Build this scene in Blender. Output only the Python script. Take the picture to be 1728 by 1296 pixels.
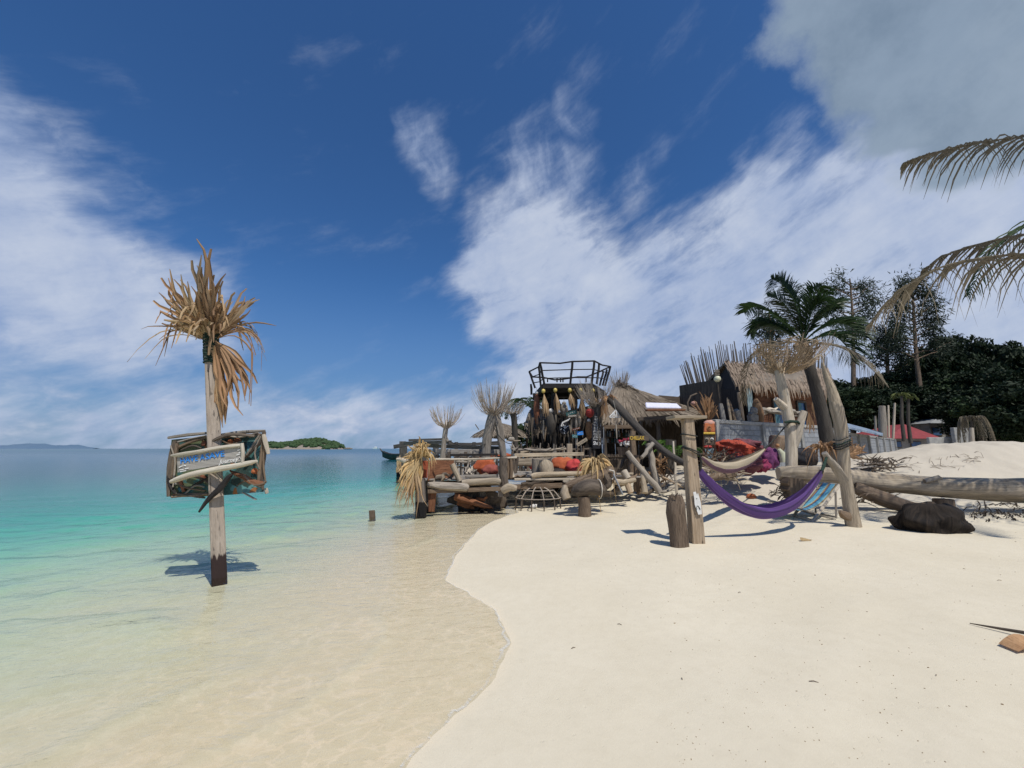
import bpy, math, random, bisect
import numpy as np
from mathutils import Vector, Matrix, noise as mnoise

for o in list(bpy.data.objects):
    bpy.data.objects.remove(o)
SC = bpy.context.scene
COL = SC.collection
rnd = random.Random(7)

# ------------------------------------------------------------------ camera
F = 680.0                                  # focal length in photo pixels (ultra wide phone lens)
EYE = Vector((0, 0, 1.65))
PIT = math.atan(109 / F)
cam_d = bpy.data.cameras.new('camera')
cam = bpy.data.objects.new('camera', cam_d); COL.objects.link(cam)
cam.location = EYE
cam.rotation_euler = (math.pi / 2 + PIT, 0, 0)
cam_d.sensor_width = 36; cam_d.lens = 36 * F / 1728
cam_d.clip_start = 0.05; cam_d.clip_end = 30000
SC.camera = cam
FW = Vector((0, math.cos(PIT), math.sin(PIT))); UP = Vector((0, -math.sin(PIT), math.cos(PIT)))

def ray(px, py):
    return FW + Vector((1, 0, 0)) * ((px - 864) / F) + UP * ((648 - py) / F)
def at(px, py, Y):
    d = ray(px, py)
    return EYE + d * (Y / d.y)

# ------------------------------------------------------------------ node helper
class V:
    """a socket that can be used in arithmetic"""
    def __init__(s, nt, sock): s.nt = nt; s.s = sock
    def _m(s, op, *a, clamp=False):
        n = s.nt.nodes.new('ShaderNodeMath'); n.operation = op; n.use_clamp = clamp
        for i, x in enumerate((s,) + a):
            if isinstance(x, V): s.nt.links.new(x.s, n.inputs[i])
            else: n.inputs[i].default_value = x
        return V(s.nt, n.outputs[0])
    def __add__(s, o): return s._m('ADD', o)
    __radd__ = __add__
    def __mul__(s, o): return s._m('MULTIPLY', o)
    __rmul__ = __mul__
    def __sub__(s, o): return s._m('SUBTRACT', o)
    def __rsub__(s, o): return (s * -1.0) + o
    def __truediv__(s, o): return s._m('DIVIDE', o)
    def pw(s, o): return s._m('POWER', o)
    def clamp(s): return s._m('ADD', 0.0, clamp=True)
    def mx(s, o): return s._m('MAXIMUM', o)
    def mn(s, o): return s._m('MINIMUM', o)
    def sstep(s, a, b, lo=0.0, hi=1.0):
        n = s.nt.nodes.new('ShaderNodeMapRange'); n.interpolation_type = 'SMOOTHSTEP'
        s.nt.links.new(s.s, n.inputs[0])
        for i, x in enumerate((a, b, lo, hi)): n.inputs[i + 1].default_value = x
        return V(s.nt, n.outputs[0])
def nmix(nt, fac, a, b, mode='MIX'):
    n = nt.nodes.new('ShaderNodeMix'); n.data_type = 'RGBA'; n.blend_type = mode
    for sock, x in ((n.inputs[0], fac), (n.inputs[6], a), (n.inputs[7], b)):
        if isinstance(x, V): nt.links.new(x.s, sock)
        elif isinstance(x, (int, float)): sock.default_value = x
        else: sock.default_value = (*x, 1) if len(x) == 3 else x
    return V(nt, n.outputs[2])
def ncomb(nt, x, y, z):
    n = nt.nodes.new('ShaderNodeCombineXYZ')
    for i, a in enumerate((x, y, z)):
        if isinstance(a, V): nt.links.new(a.s, n.inputs[i])
        else: n.inputs[i].default_value = a
    return V(nt, n.outputs[0])
def nsep(v):
    n = v.nt.nodes.new('ShaderNodeSeparateXYZ'); v.nt.links.new(v.s, n.inputs[0])
    return [V(v.nt, o) for o in n.outputs]
def nnoise(nt, vec, scale, detail=4, rough=.55, dist=0, lac=2.0):
    n = nt.nodes.new('ShaderNodeTexNoise')
    if vec is not None: nt.links.new(vec.s, n.inputs['Vector'])
    n.inputs['Scale'].default_value = scale; n.inputs['Detail'].default_value = detail
    n.inputs['Roughness'].default_value = rough; n.inputs['Distortion'].default_value = dist
    n.inputs['Lacunarity'].default_value = lac
    return V(nt, n.outputs['Fac'])
def ncoord(nt, which='Generated'):
    n = nt.nodes.new('ShaderNodeTexCoord'); return V(nt, n.outputs[which])

# ------------------------------------------------------------------ sun, sky
SUNV = Vector((.60, -1.0, 2.05)).normalized()
EL = math.asin(SUNV.z); AZ = math.atan2(SUNV.x, SUNV.y)
sun_d = bpy.data.lights.new('sun', 'SUN'); sun_d.energy = 4.0; sun_d.angle = math.radians(.55)
sun_d.color = (1.0, .955, .87)
sun = bpy.data.objects.new('sun', sun_d); COL.objects.link(sun)
sun.rotation_euler = SUNV.to_track_quat('Z', 'Y').to_euler()
sun.location = SUNV * 50

def azel(px, py):
    d = ray(px, py).normalized()
    return math.atan2(d.x, d.y), math.asin(d.z)

W = bpy.data.worlds.new('World'); SC.world = W; W.use_nodes = True
wt = W.node_tree; wt.nodes.clear()
def build_world():
    sky = wt.nodes.new('ShaderNodeTexSky'); sky.sky_type = 'NISHITA'; sky.sun_disc = False
    sky.sun_elevation = EL; sky.sun_rotation = AZ
    sky.altitude = 0; sky.air_density = 1.0; sky.dust_density = .3; sky.ozone_density = 3.5
    d = ncoord(wt)
    x, y, z = nsep(d)
    az = x._m('ARCTAN2', y)
    el = z._m('ARCSINE')
    # drifting coordinates so that no cloud has a drawn outline
    w1 = nnoise(wt, d, 3.4, 3, .6) - .5
    off = ncomb(wt, x + 7.3, y - 2.1, z * 1.3 + 4.0)
    w2 = nnoise(wt, off, 3.4, 3, .6) - .5
    azw = az + w1 * .30; elw = el + w2 * .24
    def blob(px, py, rx, ry, rot=0, soft=0.0):
        a0, e0 = azel(px, py)
        c, s = math.cos(math.radians(rot)), math.sin(math.radians(rot))
        a = azw * (c / rx) + elw * (s / rx) - (a0 * c + e0 * s) / rx
        b = elw * (c / ry) - azw * (s / ry) - (e0 * c - a0 * s) / ry
        return (a * a + b * b)._m('SQRT').sstep(1.0, soft)
    # streaky noise that runs with the wind (lower left to upper right)
    c, s = math.cos(.42), math.sin(.42)
    u = az * c + el * s; v = el * c - az * s
    st = nnoise(wt, ncomb(wt, u * 1.3, v * 4.6, w1 * 1.1 + .3), 2.4, 7, .62)
    fb = nnoise(wt, d, 5.0, 7, .64)
    wisp = nnoise(wt, ncomb(wt, azw * 4.2, elw * 1.5, 2.0), 2.6, 4, .62)
    hz = nnoise(wt, ncomb(wt, az * 1.0, el * 2.2, 3.1), 9.0, 5, .58)
    # one broad bank rising to the right, one in the left
    bank = blob(1330, 520, .85, .34, 8, .45).mx(blob(900, 480, .30, .30, 35, .35)).mx(blob(1520, 360, .66, .24, 22, .4))
    bank = bank.mx(blob(1050, 630, .60, .18, 2, .3) * .9).mx(blob(1720, 500, .62, .40, 0, .5))
    left = blob(60, 400, .46, .21, -26, .25).mx(blob(-260, 300, .60, .26, -20, .4)).mx(blob(280, 510, .30, .13, -32, .2) * .85)
    fan = (blob(890, 330, .26, .19, 45, .3) * .95).mx(blob(965, 190, .08, .10, 80) * .75).mx(blob(715, 258, .13, .09, -20, .2) * .9)
    fan = fan.mx(blob(1060, 300, .18, .13, 50) * .5)
    low = el.sstep(.22, .03)
    dens = bank * (bank * .34 + st * 1.45 + fb * .40 - .42)
    dens = dens.mx(left * (left * .30 + st * .75 + fb * .25 - .06))
    dens = dens.mx(fan * (wisp * 1.0 + fb * .9 - .38))
    dens = dens.mx(low * (hz * .55 + st * .75 - .12))
    # thin veil of high cirrus over the whole sky, and scattered banks behind the viewer
    dens = dens + (st - .37).mx(0.0) * .95
    back = y.sstep(.05, -.5) * (fb - .46).mx(0.0) * 4.0
    dens = dens.mx(back)
    soft = dens.sstep(.16, .92)
    # cumulus heaps: crisp at their edge
    gb = blob(1650, 0, .44, .22, -10, .3).mx(blob(1440, 30, .14, .16, 0, .3)).mx(blob(1760, 140, .24, .16, 0, .2))
    grey = (gb + (fb - .5) * 1.1).sstep(.26, .62)
    heap = ((hz - .47) * 4.0).clamp() * el.sstep(.13, .08) * el.sstep(.0, .03) * .55
    # colours
    tint = nmix(wt, 1.0, V(wt, sky.outputs[0]), (0.40, .70, 1.0), 'MULTIPLY')
    hzf = el.sstep(.42, .02) * .66
    base = nmix(wt, hzf, tint, (1.45, 2.35, 4.1))
    white = nmix(wt, fb.sstep(.35, .66) * .6 + st.sstep(.4, .7) * .4, (3.6, 4.5, 6.5), (5.8, 6.4, 7.6))
    c1 = nmix(wt, soft * .92, base, white)
    c2 = nmix(wt, heap, c1, nmix(wt, hz.sstep(.5, .68), (3.8, 4.4, 6.2), (6.2, 6.5, 7.5)))
    gcol = nmix(wt, fb.sstep(.30, .65), (1.9, 2.6, 3.5), (2.7, 3.5, 4.5))
    gcol = nmix(wt, grey.sstep(1.0, .1) * .6, gcol, (4.6, 5.3, 6.3))
    c3 = nmix(wt, grey * .93, c2, gcol)
    bg = wt.nodes.new('ShaderNodeBackground'); bg.inputs[1].default_value = .10
    wt.links.new(c3.s, bg.inputs[0])
    out = wt.nodes.new('ShaderNodeOutputWorld'); wt.links.new(bg.outputs[0], out.inputs[0])
    W.cycles.sampling_method = 'MANUAL'; W.cycles.sample_map_resolution = 256
build_world()

SC.view_settings.view_transform = 'Standard'; SC.view_settings.look = 'None'
SC.view_settings.exposure = 0.0; SC.view_settings.gamma = 1.0
SC.view_settings.use_curve_mapping = False
SC.render.engine = 'CYCLES'
cy = SC.cycles
cy.use_denoising = True
try: cy.denoiser = 'OPENIMAGEDENOISE'
except Exception: pass
try: cy.denoising_prefilter = 'FAST'
except Exception: pass
cy.max_bounces = 6; cy.diffuse_bounces = 2; cy.glossy_bounces = 3; cy.transmission_bounces = 3
cy.transparent_max_bounces = 12; cy.volume_bounces = 0
cy.caustics_reflective = False; cy.caustics_refractive = False

# ------------------------------------------------------------------ terrain
def zplane(px, py, z=0.0):
    d = ray(px, py); t = (z - EYE.z) / d.z
    return EYE + d * t
_sp = [(-60, -400), (-12, -40), (-4.5, -8), (-2.2, -1), (-1.25, 1.2)]
_sp += [tuple(zplane(a, b)[:2]) for a, b in ((650, 1296), (705, 1235), (772, 1180), (820, 1122), (836, 1080), (824, 1040),
        (790, 1010), (748, 988), (744, 966), (770, 925), (803, 893), (850, 869))]
_sp += [(.05, 10.9), (-.2, 12), (-.4, 14), (.2, 18), (3, 26), (12, 50), (45, 120), (200, 480), (1200, 3000)]
def catmull(P, step=8):
    out = []
    for i in range(len(P) - 1):
        p0 = np.array(P[max(i - 1, 0)]); p1 = np.array(P[i]); p2 = np.array(P[i + 1]); p3 = np.array(P[min(i + 2, len(P) - 1)])
        # chordal tangents keep the unevenly spaced points well behaved
        d1 = np.linalg.norm(p2 - p1)
        m1 = (p2 - p0) / max(np.linalg.norm(p2 - p0), 1e-6) * d1
        m2 = (p3 - p1) / max(np.linalg.norm(p3 - p1), 1e-6) * d1
        for k in range(step):
            t = k / step
            out.append((2*t**3-3*t**2+1)*p1 + (t**3-2*t**2+t)*m1 + (-2*t**3+3*t**2)*p2 + (t**3-t**2)*m2)
    out.append(np.array(P[-1]))
    return np.array(out)
SHORE = catmull(_sp, 12)
_r = np.random.RandomState(3); _n = np.gradient(SHORE, axis=0); _n = np.stack([_n[:, 1], -_n[:, 0]], 1) / np.linalg.norm(_n, axis=1)[:, None]
_k = np.arange(len(SHORE)); _w = .022 * np.sin(_k * .37) + .010 * np.sin(_k * .83 + 1) + .004 * np.sin(_k * 1.9 + 2)
SHORE = SHORE + _n * (_w * np.clip(SHORE[:, 1] / 5, .35, 1) * (np.abs(SHORE[:, 1] - 6) < 6))[:, None]
def shore_dist(x, y):
    """signed distance to the waterline, positive on land"""
    best = np.full(x.shape, 1e18); sg = np.ones(x.shape)
    for a, b in zip(SHORE[:-1], SHORE[1:]):
        ab = b - a; L = ab @ ab
        t = np.clip(((x - a[0]) * ab[0] + (y - a[1]) * ab[1]) / L, 0, 1)
        dx = x - (a[0] + t * ab[0]); dy = y - (a[1] + t * ab[1])
        d2 = dx * dx + dy * dy
        m = d2 < best - 1e-9
        best = np.where(m, d2, best)
        sg = np.where(m, np.sign(dx * ab[1] - dy * ab[0]), sg)
    return np.sqrt(best) * np.where(sg == 0, 1, sg)
def ss(a, b, x):
    t = np.clip((x - a) / (b - a), 0, 1); return t * t * (3 - 2 * t)
def vnoise(x, y, s, seed=0):
    """smooth value noise, vectorised"""
    r = np.random.RandomState(seed); tab = r.rand(256, 256)
    u = x * s; v = y * s
    i = np.floor(u).astype(int); j = np.floor(v).astype(int)
    a = u - i; b = v - j; a = a * a * (3 - 2 * a); b = b * b * (3 - 2 * b)
    g = lambda p, q: tab[p % 256, q % 256]
    return (g(i, j) * (1 - a) + g(i + 1, j) * a) * (1 - b) + (g(i, j + 1) * (1 - a) + g(i + 1, j + 1) * a) * b
def terrain(x, y, sd=None):
    x = np.asarray(x, float); y = np.asarray(y, float)
    s = shore_dist(x, y) if sd is None else sd
    lnd = np.clip(s, 0, None)
    lnd = np.clip(lnd + .05 * (vnoise(x, y, 1.3, 31) - .5) + .02 * (vnoise(x, y, 5.0, 32) - .5), 0, None) * (s > 0)
    z = .02 * np.minimum(lnd, .5) + .034 * np.clip(lnd - .5, 0, 6.0) + .002 * np.clip(lnd - 6.5, 0, 60)
    z = z + .62 * ss(10.2, 14.2, y) * ss(2.6, 6.5, x) * ss(0, 2, lnd)
    # sand heap behind the long log
    z = z + 1.02 * np.exp(-(((x - 16.9) / 4.6) ** 2 + ((y - 14.6) / 2.6) ** 2)) * (.84 + .22 * vnoise(x, y, .9, 4) + .09 * vnoise(x, y, 2.7, 8) + .04 * vnoise(x, y, 7.0, 9))
    z = z + .5 * np.exp(-(((x - 25) / 5) ** 2 + ((y - 18) / 4) ** 2))
    z = z + 1.2 * ss(30, 60, y) * ss(10, 40, x) + 5.0 * ss(60, 140, y) * ss(20, 100, x)
    dry = ss(.4, 1.6, lnd)
    near = ss(40, 20, np.hypot(x, y))
    z = z + dry * near * (.05 * (vnoise(x, y, .55, 1) - .5) + .022 * (vnoise(x, y, 2.1, 2) - .5) + .006 * (vnoise(x, y, 6.5, 7) - .5))
    rough = ss(5.5, 9.0, y - .15 * x) * ss(2, 5, x)
    z = z + dry * near * rough * (.05 * (vnoise(x, y, 2.6, 3) - .5) + .025 * (vnoise(x, y, 6.0, 5) - .5))
    d = np.clip(-s, 0, None)
    zw = -(.007 * np.minimum(d, 1.3) + .05 * np.clip(d - 1.3, 0, 6.2) + .07 * np.clip(d - 7.5, 0, 14) + .008 * np.clip(d - 21.5, 0, 800))
    zw = zw + .05 * ss(3.5, 8, d) * (vnoise(x, y, .5, 6) - .5) * ss(80, 30, d)
    return np.where(s >= 0, z, zw)
GT = {}
def tz(x, y):
    """height of the built ground sheet"""
    ax, ay, Z = GT['x'], GT['y'], GT['z']
    i = min(max(bisect.bisect(ax, x) - 1, 0), len(ax) - 2); j = min(max(bisect.bisect(ay, y) - 1, 0), len(ay) - 2)
    a = (x - ax[i]) / (ax[i + 1] - ax[i]); b = (y - ay[j]) / (ay[j + 1] - ay[j])
    r0, r1 = Z[j], Z[j + 1]
    return (r0[i] * (1 - a) + r0[i + 1] * a) * (1 - b) + (r1[i] * (1 - a) + r1[i + 1] * a) * b
def gnd(px, py):
    """the point of the ground that this direction meets"""
    d = ray(px, py); t = .5
    for _ in range(60):
        p = EYE + d * t
        h = p.z - tz(p.x, p.y)
        if abs(h) < .002: break
        t += h / max(.05, -d.z) * .6
    p = EYE + d * t
    return Vector((p.x, p.y, tz(p.x, p.y)))
def spread_axis(lo, hi, step, far_lo, far_hi, g=1.22):
    a = list(np.arange(lo, hi + step / 2, step))
    s = step
    while a[-1] < far_hi: s *= g; a.append(a[-1] + s)
    s = step
    while a[0] > far_lo: s *= g; a.insert(0, a[0] - s)
    return np.array(a)
def grid_mesh(name, X, Y, Z, mat, smooth=True):
    ny, nx = Z.shape
    v = np.empty((ny * nx, 3)); v[:, 0] = X.ravel(); v[:, 1] = Y.ravel(); v[:, 2] = Z.ravel()
    i = np.arange(ny * nx).reshape(ny, nx)
    f = np.stack([i[:-1, :-1], i[:-1, 1:], i[1:, 1:], i[1:, :-1]], -1).reshape(-1, 4)
    me = bpy.data.meshes.new(name)
    me.vertices.add(len(v)); me.vertices.foreach_set('co', v.ravel())
    me.loops.add(f.size); me.loops.foreach_set('vertex_index', f.ravel())
    me.polygons.add(len(f)); me.polygons.foreach_set('loop_start', np.arange(len(f)) * 4)
    me.polygons.foreach_set('use_smooth', np.full(len(f), smooth))
    me.update(calc_edges=True); me.validate()
    me.materials.append(mat)
    o = bpy.data.objects.new(name, me); COL.objects.link(o)
    return o

# ------------------------------------------------------------------ materials of the setting
def newmat(name):
    m = bpy.data.materials.new(name); m.use_nodes = True
    nt = m.node_tree; b = nt.nodes['Principled BSDF']
    return m, nt, b
def bump(nt, b, h, strength, dist=.01):
    n = nt.nodes.new('ShaderNodeBump'); n.inputs['Strength'].default_value = strength; n.inputs['Distance'].default_value = dist
    nt.links.new(h.s, n.inputs['Height']); nt.links.new(n.outputs[0], b.inputs['Normal'])
def mat_sand():
    m, nt, b = newmat('sand')
    g = nt.nodes.new('ShaderNodeNewGeometry'); p = V(nt, g.outputs['Position'])
    x, y, z = nsep(p)
    n1 = nnoise(nt, p, .8, 5, .6); n2 = nnoise(nt, p, 9, 6, .65); n3 = nnoise(nt, p, 240, 3, .7)
    col = nmix(nt, n1.sstep(.3, .7), (.625, .555, .42), (.66, .59, .455))
    col = nmix(nt, n2.sstep(.35, .8) * .35, col, (.55, .48, .355))
    # trodden, dirtier sand up by the wall and the logs
    dirt = (y - x * .12 + n1 * 3.0 + n2 * 1.5).sstep(10.0, 13.5) * x.sstep(3.0, 5.5)
    col = nmix(nt, dirt * .55, col, (.40, .36, .315))
    grain = nnoise(nt, p, 520, 2, .6)
    col = nmix(nt, grain.sstep(.62, .74) * .25, col, (.36, .30, .22))
    # sand stays dark and ochre where the swash has wetted it
    wet = (z + (n2 - .5) * .003).sstep(.0045, .0)
    col = nmix(nt, wet, col, nmix(nt, n2.sstep(.3, .7), (.72, .61, .44), (.76, .655, .49)))
    nt.links.new(col.s, b.inputs['Base Color'])
    nt.links.new((wet * -.55 + .95).s, b.inputs['Roughness'])
    b.inputs['Specular IOR Level'].default_value = .25
    pits = nnoise(nt, p, 22, 4, .6)
    bump(nt, b, n2 * .6 + n3 * .22 + grain * .15 + pits.sstep(.62, .75) * -.35, .5, .012)
    return m
def mat_water():
    m, nt, b = newmat('sea_water')
    nt.nodes.remove(b)
    g = nt.nodes.new('ShaderNodeNewGeometry'); p = V(nt, g.outputs['Position'])
    x, y, z = nsep(p)
    dist = (x * x + y * y)._m('SQRT')
    q = ncomb(nt, x * .55 + y * .25, y - x * .2, 0.0)
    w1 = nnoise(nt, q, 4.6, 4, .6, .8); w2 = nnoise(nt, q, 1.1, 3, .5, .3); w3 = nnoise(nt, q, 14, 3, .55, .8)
    # caustic light painted into the water's tint as a soft network, fading with distance
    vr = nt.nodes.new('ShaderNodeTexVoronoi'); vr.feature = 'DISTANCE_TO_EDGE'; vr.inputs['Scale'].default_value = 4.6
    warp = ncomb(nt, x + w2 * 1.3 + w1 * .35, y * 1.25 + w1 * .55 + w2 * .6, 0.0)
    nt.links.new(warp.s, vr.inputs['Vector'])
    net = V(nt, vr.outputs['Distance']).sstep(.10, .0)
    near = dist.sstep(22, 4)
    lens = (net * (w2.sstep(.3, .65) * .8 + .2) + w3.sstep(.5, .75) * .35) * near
    h = w1 * .75 + w2 * 1.0 + w3 * .34 * near
    bn = nt.nodes.new('ShaderNodeBump'); bn.inputs['Distance'].default_value = .05
    nt.links.new((dist.sstep(8, 140, .46, .14)).s, bn.inputs['Strength']); nt.links.new(h.s, bn.inputs['Height'])
    fr = nt.nodes.new('ShaderNodeFresnel'); fr.inputs[0].default_value = 1.333; nt.links.new(bn.outputs[0], fr.inputs[1])
    tr = nt.nodes.new('ShaderNodeBsdfTransparent')
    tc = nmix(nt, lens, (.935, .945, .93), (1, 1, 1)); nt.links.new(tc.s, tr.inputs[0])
    gl = nt.nodes.new('ShaderNodeBsdfGlossy'); nt.links.new(dist.sstep(8, 250, .06, .32).s, gl.inputs['Roughness'])
    nt.links.new(bn.outputs[0], gl.inputs['Normal'])
    mx = nt.nodes.new('ShaderNodeMixShader'); fac = V(nt, fr.outputs[0]) * dist.sstep(15, 300, .92, .62)
    nt.links.new(fac.s, mx.inputs[0]); nt.links.new(tr.outputs[0], mx.inputs[1]); nt.links.new(gl.outputs[0], mx.inputs[2])
    # light scattered back by the deeper water
    df = nt.nodes.new('ShaderNodeBsdfDiffuse'); df.inputs[0].default_value = (.02, .25, .36, 1)
    mb = nt.nodes.new('ShaderNodeMixShader'); nt.links.new((dist.sstep(7, 90) * .46).s, mb.inputs[0])
    nt.links.new(tr.outputs[0], mb.inputs[1]); nt.links.new(df.outputs[0], mb.inputs[2]); nt.links.new(mb.outputs[0], mx.inputs[1])
    ab = nt.nodes.new('ShaderNodeVolumeAbsorption')
    ab.inputs['Color'].default_value = (0.0, .925, .935, 1); ab.inputs['Density'].default_value = .34
    out = nt.nodes['Material Output']
    nt.links.new(mx.outputs[0], out.inputs['Surface']); nt.links.new(ab.outputs[0], out.inputs['Volume'])
    m.cycles.homogeneous_volume = True
    return m

def build_ground():
    ax = spread_axis(-9, 22, .10, -7000, 7000); ay = spread_axis(1.2, 17, .085, -500, 9000)
    X, Y = np.meshgrid(ax, ay)
    Z = terrain(X, Y)
    GT['x'], GT['y'], GT['z'] = ax.tolist(), ay.tolist(), Z.tolist()
    o = grid_mesh('ground', X, Y, Z, mat_sand()); o['kind'] = 'structure'
    # ---- the sea: a closed body with a rippled top
    ax = spread_axis(-9, 1.2, .055, -7000, 7000, 1.3); ay = spread_axis(1.6, 12, .055, -500, 9000, 1.3)
    X, Y = np.meshgrid(ax, ay)
    s = shore_dist(X, Y)
    dep = np.clip(-terrain(X, Y, s), 0, 3)
    d = np.clip(-s, 0, None)
    amp = ss(0, .10, dep) * ss(30, 12, np.hypot(X, Y))
    A = X * .55 + Y * .25; B = Y - X * .2
    Z = amp * (.05 * (vnoise(A, B, 1.3, 11) - .5) + .032 * (vnoise(A, B, 3.2, 12) - .5) + .014 * (vnoise(A, B, 7.5, 13) - .5))
    # small swash waves that follow the waterline
    wob = .5 * (vnoise(X, Y, .45, 14) - .5) + .25 * (vnoise(X, Y, 1.4, 15) - .5)
    for s0, hgt, w in ((.75, .018, .05), (1.5, .03, .07), (2.5, .03, .12), (3.8, .035, .2), (5.5, .04, .3)):
        e = (d - s0 - wob * (1 + s0 * .5))
        prof = np.where(e < 0, np.exp(-(e / (w * .6)) ** 2), np.exp(-(e / (w * 2.4)) ** 2))
        Z = Z + hgt * prof * (.15 + .85 * ss(.45, .7, vnoise(X, Y, .8, 20 + int(s0 * 4)))) * ss(25, 10, np.hypot(X, Y))
    Z = Z + .002
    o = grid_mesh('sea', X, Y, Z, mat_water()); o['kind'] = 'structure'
    me = o.data
    import bmesh
    bm = bmesh.new(); bm.from_mesh(me)
    edges = [e for e in bm.edges if e.is_boundary]
    r = bmesh.ops.extrude_edge_only(bm, edges=edges)
    vs = [g for g in r['geom'] if isinstance(g, bmesh.types.BMVert)]
    for v in vs: v.co.z = -60
    bes = [e for e in bm.edges if e.is_boundary]
    bmesh.ops.contextual_create(bm, geom=bes)
    bmesh.ops.recalc_face_normals(bm, faces=bm.faces)
    bm.to_mesh(me); bm.free()
build_ground()

# ------------------------------------------------------------------ object materials
MATS = {}
def wood(name, c1, c2, c3=None, rough=.85, scale=1.0, bumps=.6, wet=None, spots=None):
    """weathered wood: grain runs along the v axis of the uv map"""
    m, nt, b = newmat(name)
    uv = ncoord(nt, 'UV'); u, v, _ = nsep(uv)
    inf = nt.nodes.new('ShaderNodeObjectInfo'); r = V(nt, inf.outputs['Random'])
    q = ncomb(nt, u * 26 * scale, v * 2.2 * scale, r * 37.0)
    g = nnoise(nt, q, 1.0, 5, .65, .6)
    q2 = ncomb(nt, u * 5 * scale, v * 1.1 * scale, r * 19.0 + 3.0)
    blo = nnoise(nt, q2, 1.0, 4, .6, .3)
    col = nmix(nt, g.sstep(.32, .68), c1, c2)
    col = nmix(nt, blo.sstep(.52, .75) * .7, col, c3 or c1)
    crack = nnoise(nt, ncomb(nt, u * 60 * scale, v * 1.6 * scale, r * 11.0), 1.0, 3, .6, .3).sstep(.63, .72)
    col = nmix(nt, crack * .85, col, tuple(x * .22 for x in c1))
    str2 = nnoise(nt, ncomb(nt, u * 11 * scale, v * .55 * scale, r * 7.0 + 5.0), 1.0, 4, .6, .5)
    col = nmix(nt, str2.sstep(.5, .72) * .6, col, tuple(x * .5 for x in c1))
    col = nmix(nt, 1.0, col, nmix(nt, r, (.82, .82, .82), (1.12, 1.1, 1.06)), 'MULTIPLY')
    if spots:
        sp = nnoise(nt, ncomb(nt, u * 22, v * 7, r * 9.0), 1.0, 2, .5).sstep(.66, .72)
        col = nmix(nt, sp * .8, col, spots)
    if wet:
        gg = nt.nodes.new('ShaderNodeNewGeometry'); _, _, z = nsep(V(nt, gg.outputs['Position']))
        f = (z + (nnoise(nt, ncomb(nt, u * 30, v * 2, 1.0), 1, 3) - .5) * wet[1]).sstep(wet[0] + .02, wet[0] - .02)
        col = nmix(nt, f, col, wet[2])
    nt.links.new(col.s, b.inputs['Base Color']); b.inputs['Roughness'].default_value = rough
    b.inputs['Specular IOR Level'].default_value = .25
    bump(nt, b, g * .6 + blo * .5 + crack * -.9 + str2 * -.5, min(1.0, bumps * 1.5), .022)
    MATS[name] = m; return m
def plain(name, c1, c2=None, scale=8.0, rough=.8, bumps=.2, var=.12, spec=.3, coord='Object', trans=0.0, sheen=0):
    m, nt, b = newmat(name)
    p = ncoord(nt, coord)
    inf = nt.nodes.new('ShaderNodeObjectInfo'); r = V(nt, inf.outputs['Random'])
    n = nnoise(nt, p, scale, 5, .6)
    c2 = c2 or tuple(x * .7 for x in c1)
    col = nmix(nt, n.sstep(.33, .67), c1, c2)
    col = nmix(nt, 1.0, col, nmix(nt, r, (1 - var,) * 3, (1 + var,) * 3), 'MULTIPLY')
    nt.links.new(col.s, b.inputs['Base Color']); b.inputs['Roughness'].default_value = rough
    b.inputs['Specular IOR Level'].default_value = spec
    if bumps: bump(nt, b, nnoise(nt, p, scale * 5, 4, .6) + n * .7, bumps, .01)
    if trans:
        tl = nt.nodes.new('ShaderNodeBsdfTranslucent'); nt.links.new(col.s, tl.inputs[0])
        mx = nt.nodes.new('ShaderNodeMixShader'); mx.inputs[0].default_value = trans
        nt.links.new(b.outputs[0], mx.inputs[1]); nt.links.new(tl.outputs[0], mx.inputs[2])
        nt.links.new(mx.outputs[0], nt.nodes['Material Output'].inputs[0])
    MATS[name] = m; return m
def leafmat(name, c1, c2, c3, trans=.25, rough=.7):
    """dry or green blades: colour runs in stripes along the blade and differs from blade to blade"""
    m, nt, b = newmat(name)
    uv = ncoord(nt, 'UV'); u, v, _ = nsep(uv)
    inf = nt.nodes.new('ShaderNodeObjectInfo'); r = V(nt, inf.outputs['Random'])
    n = nnoise(nt, ncomb(nt, u * 3.0, v * .6, r * 23.0), 1.0, 3, .6)
    n2 = nnoise(nt, ncomb(nt, u * 30.0, v * 1.5, 2.0), 1.0, 3, .6)
    col = nmix(nt, n.sstep(.35, .65), c1, c2)
    col = nmix(nt, n2.sstep(.45, .75) * .7, col, c3)
    col = nmix(nt, 1.0, col, nmix(nt, r, (.72, .74, .76), (1.3, 1.25, 1.15)), 'MULTIPLY')
    nt.links.new(col.s, b.inputs['Base Color']); b.inputs['Roughness'].default_value = rough
    b.inputs['Specular IOR Level'].default_value = .3
    bump(nt, b, n2, .5, .006)
    tl = nt.nodes.new('ShaderNodeBsdfTranslucent'); nt.links.new(col.s, tl.inputs[0])
    mx = nt.nodes.new('ShaderNodeMixShader'); mx.inputs[0].default_value = trans
    nt.links.new(b.outputs[0], mx.inputs[1]); nt.links.new(tl.outputs[0], mx.inputs[2])
    nt.links.new(mx.outputs[0], nt.nodes['Material Output'].inputs[0])
    MATS[name] = m; return m

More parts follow.
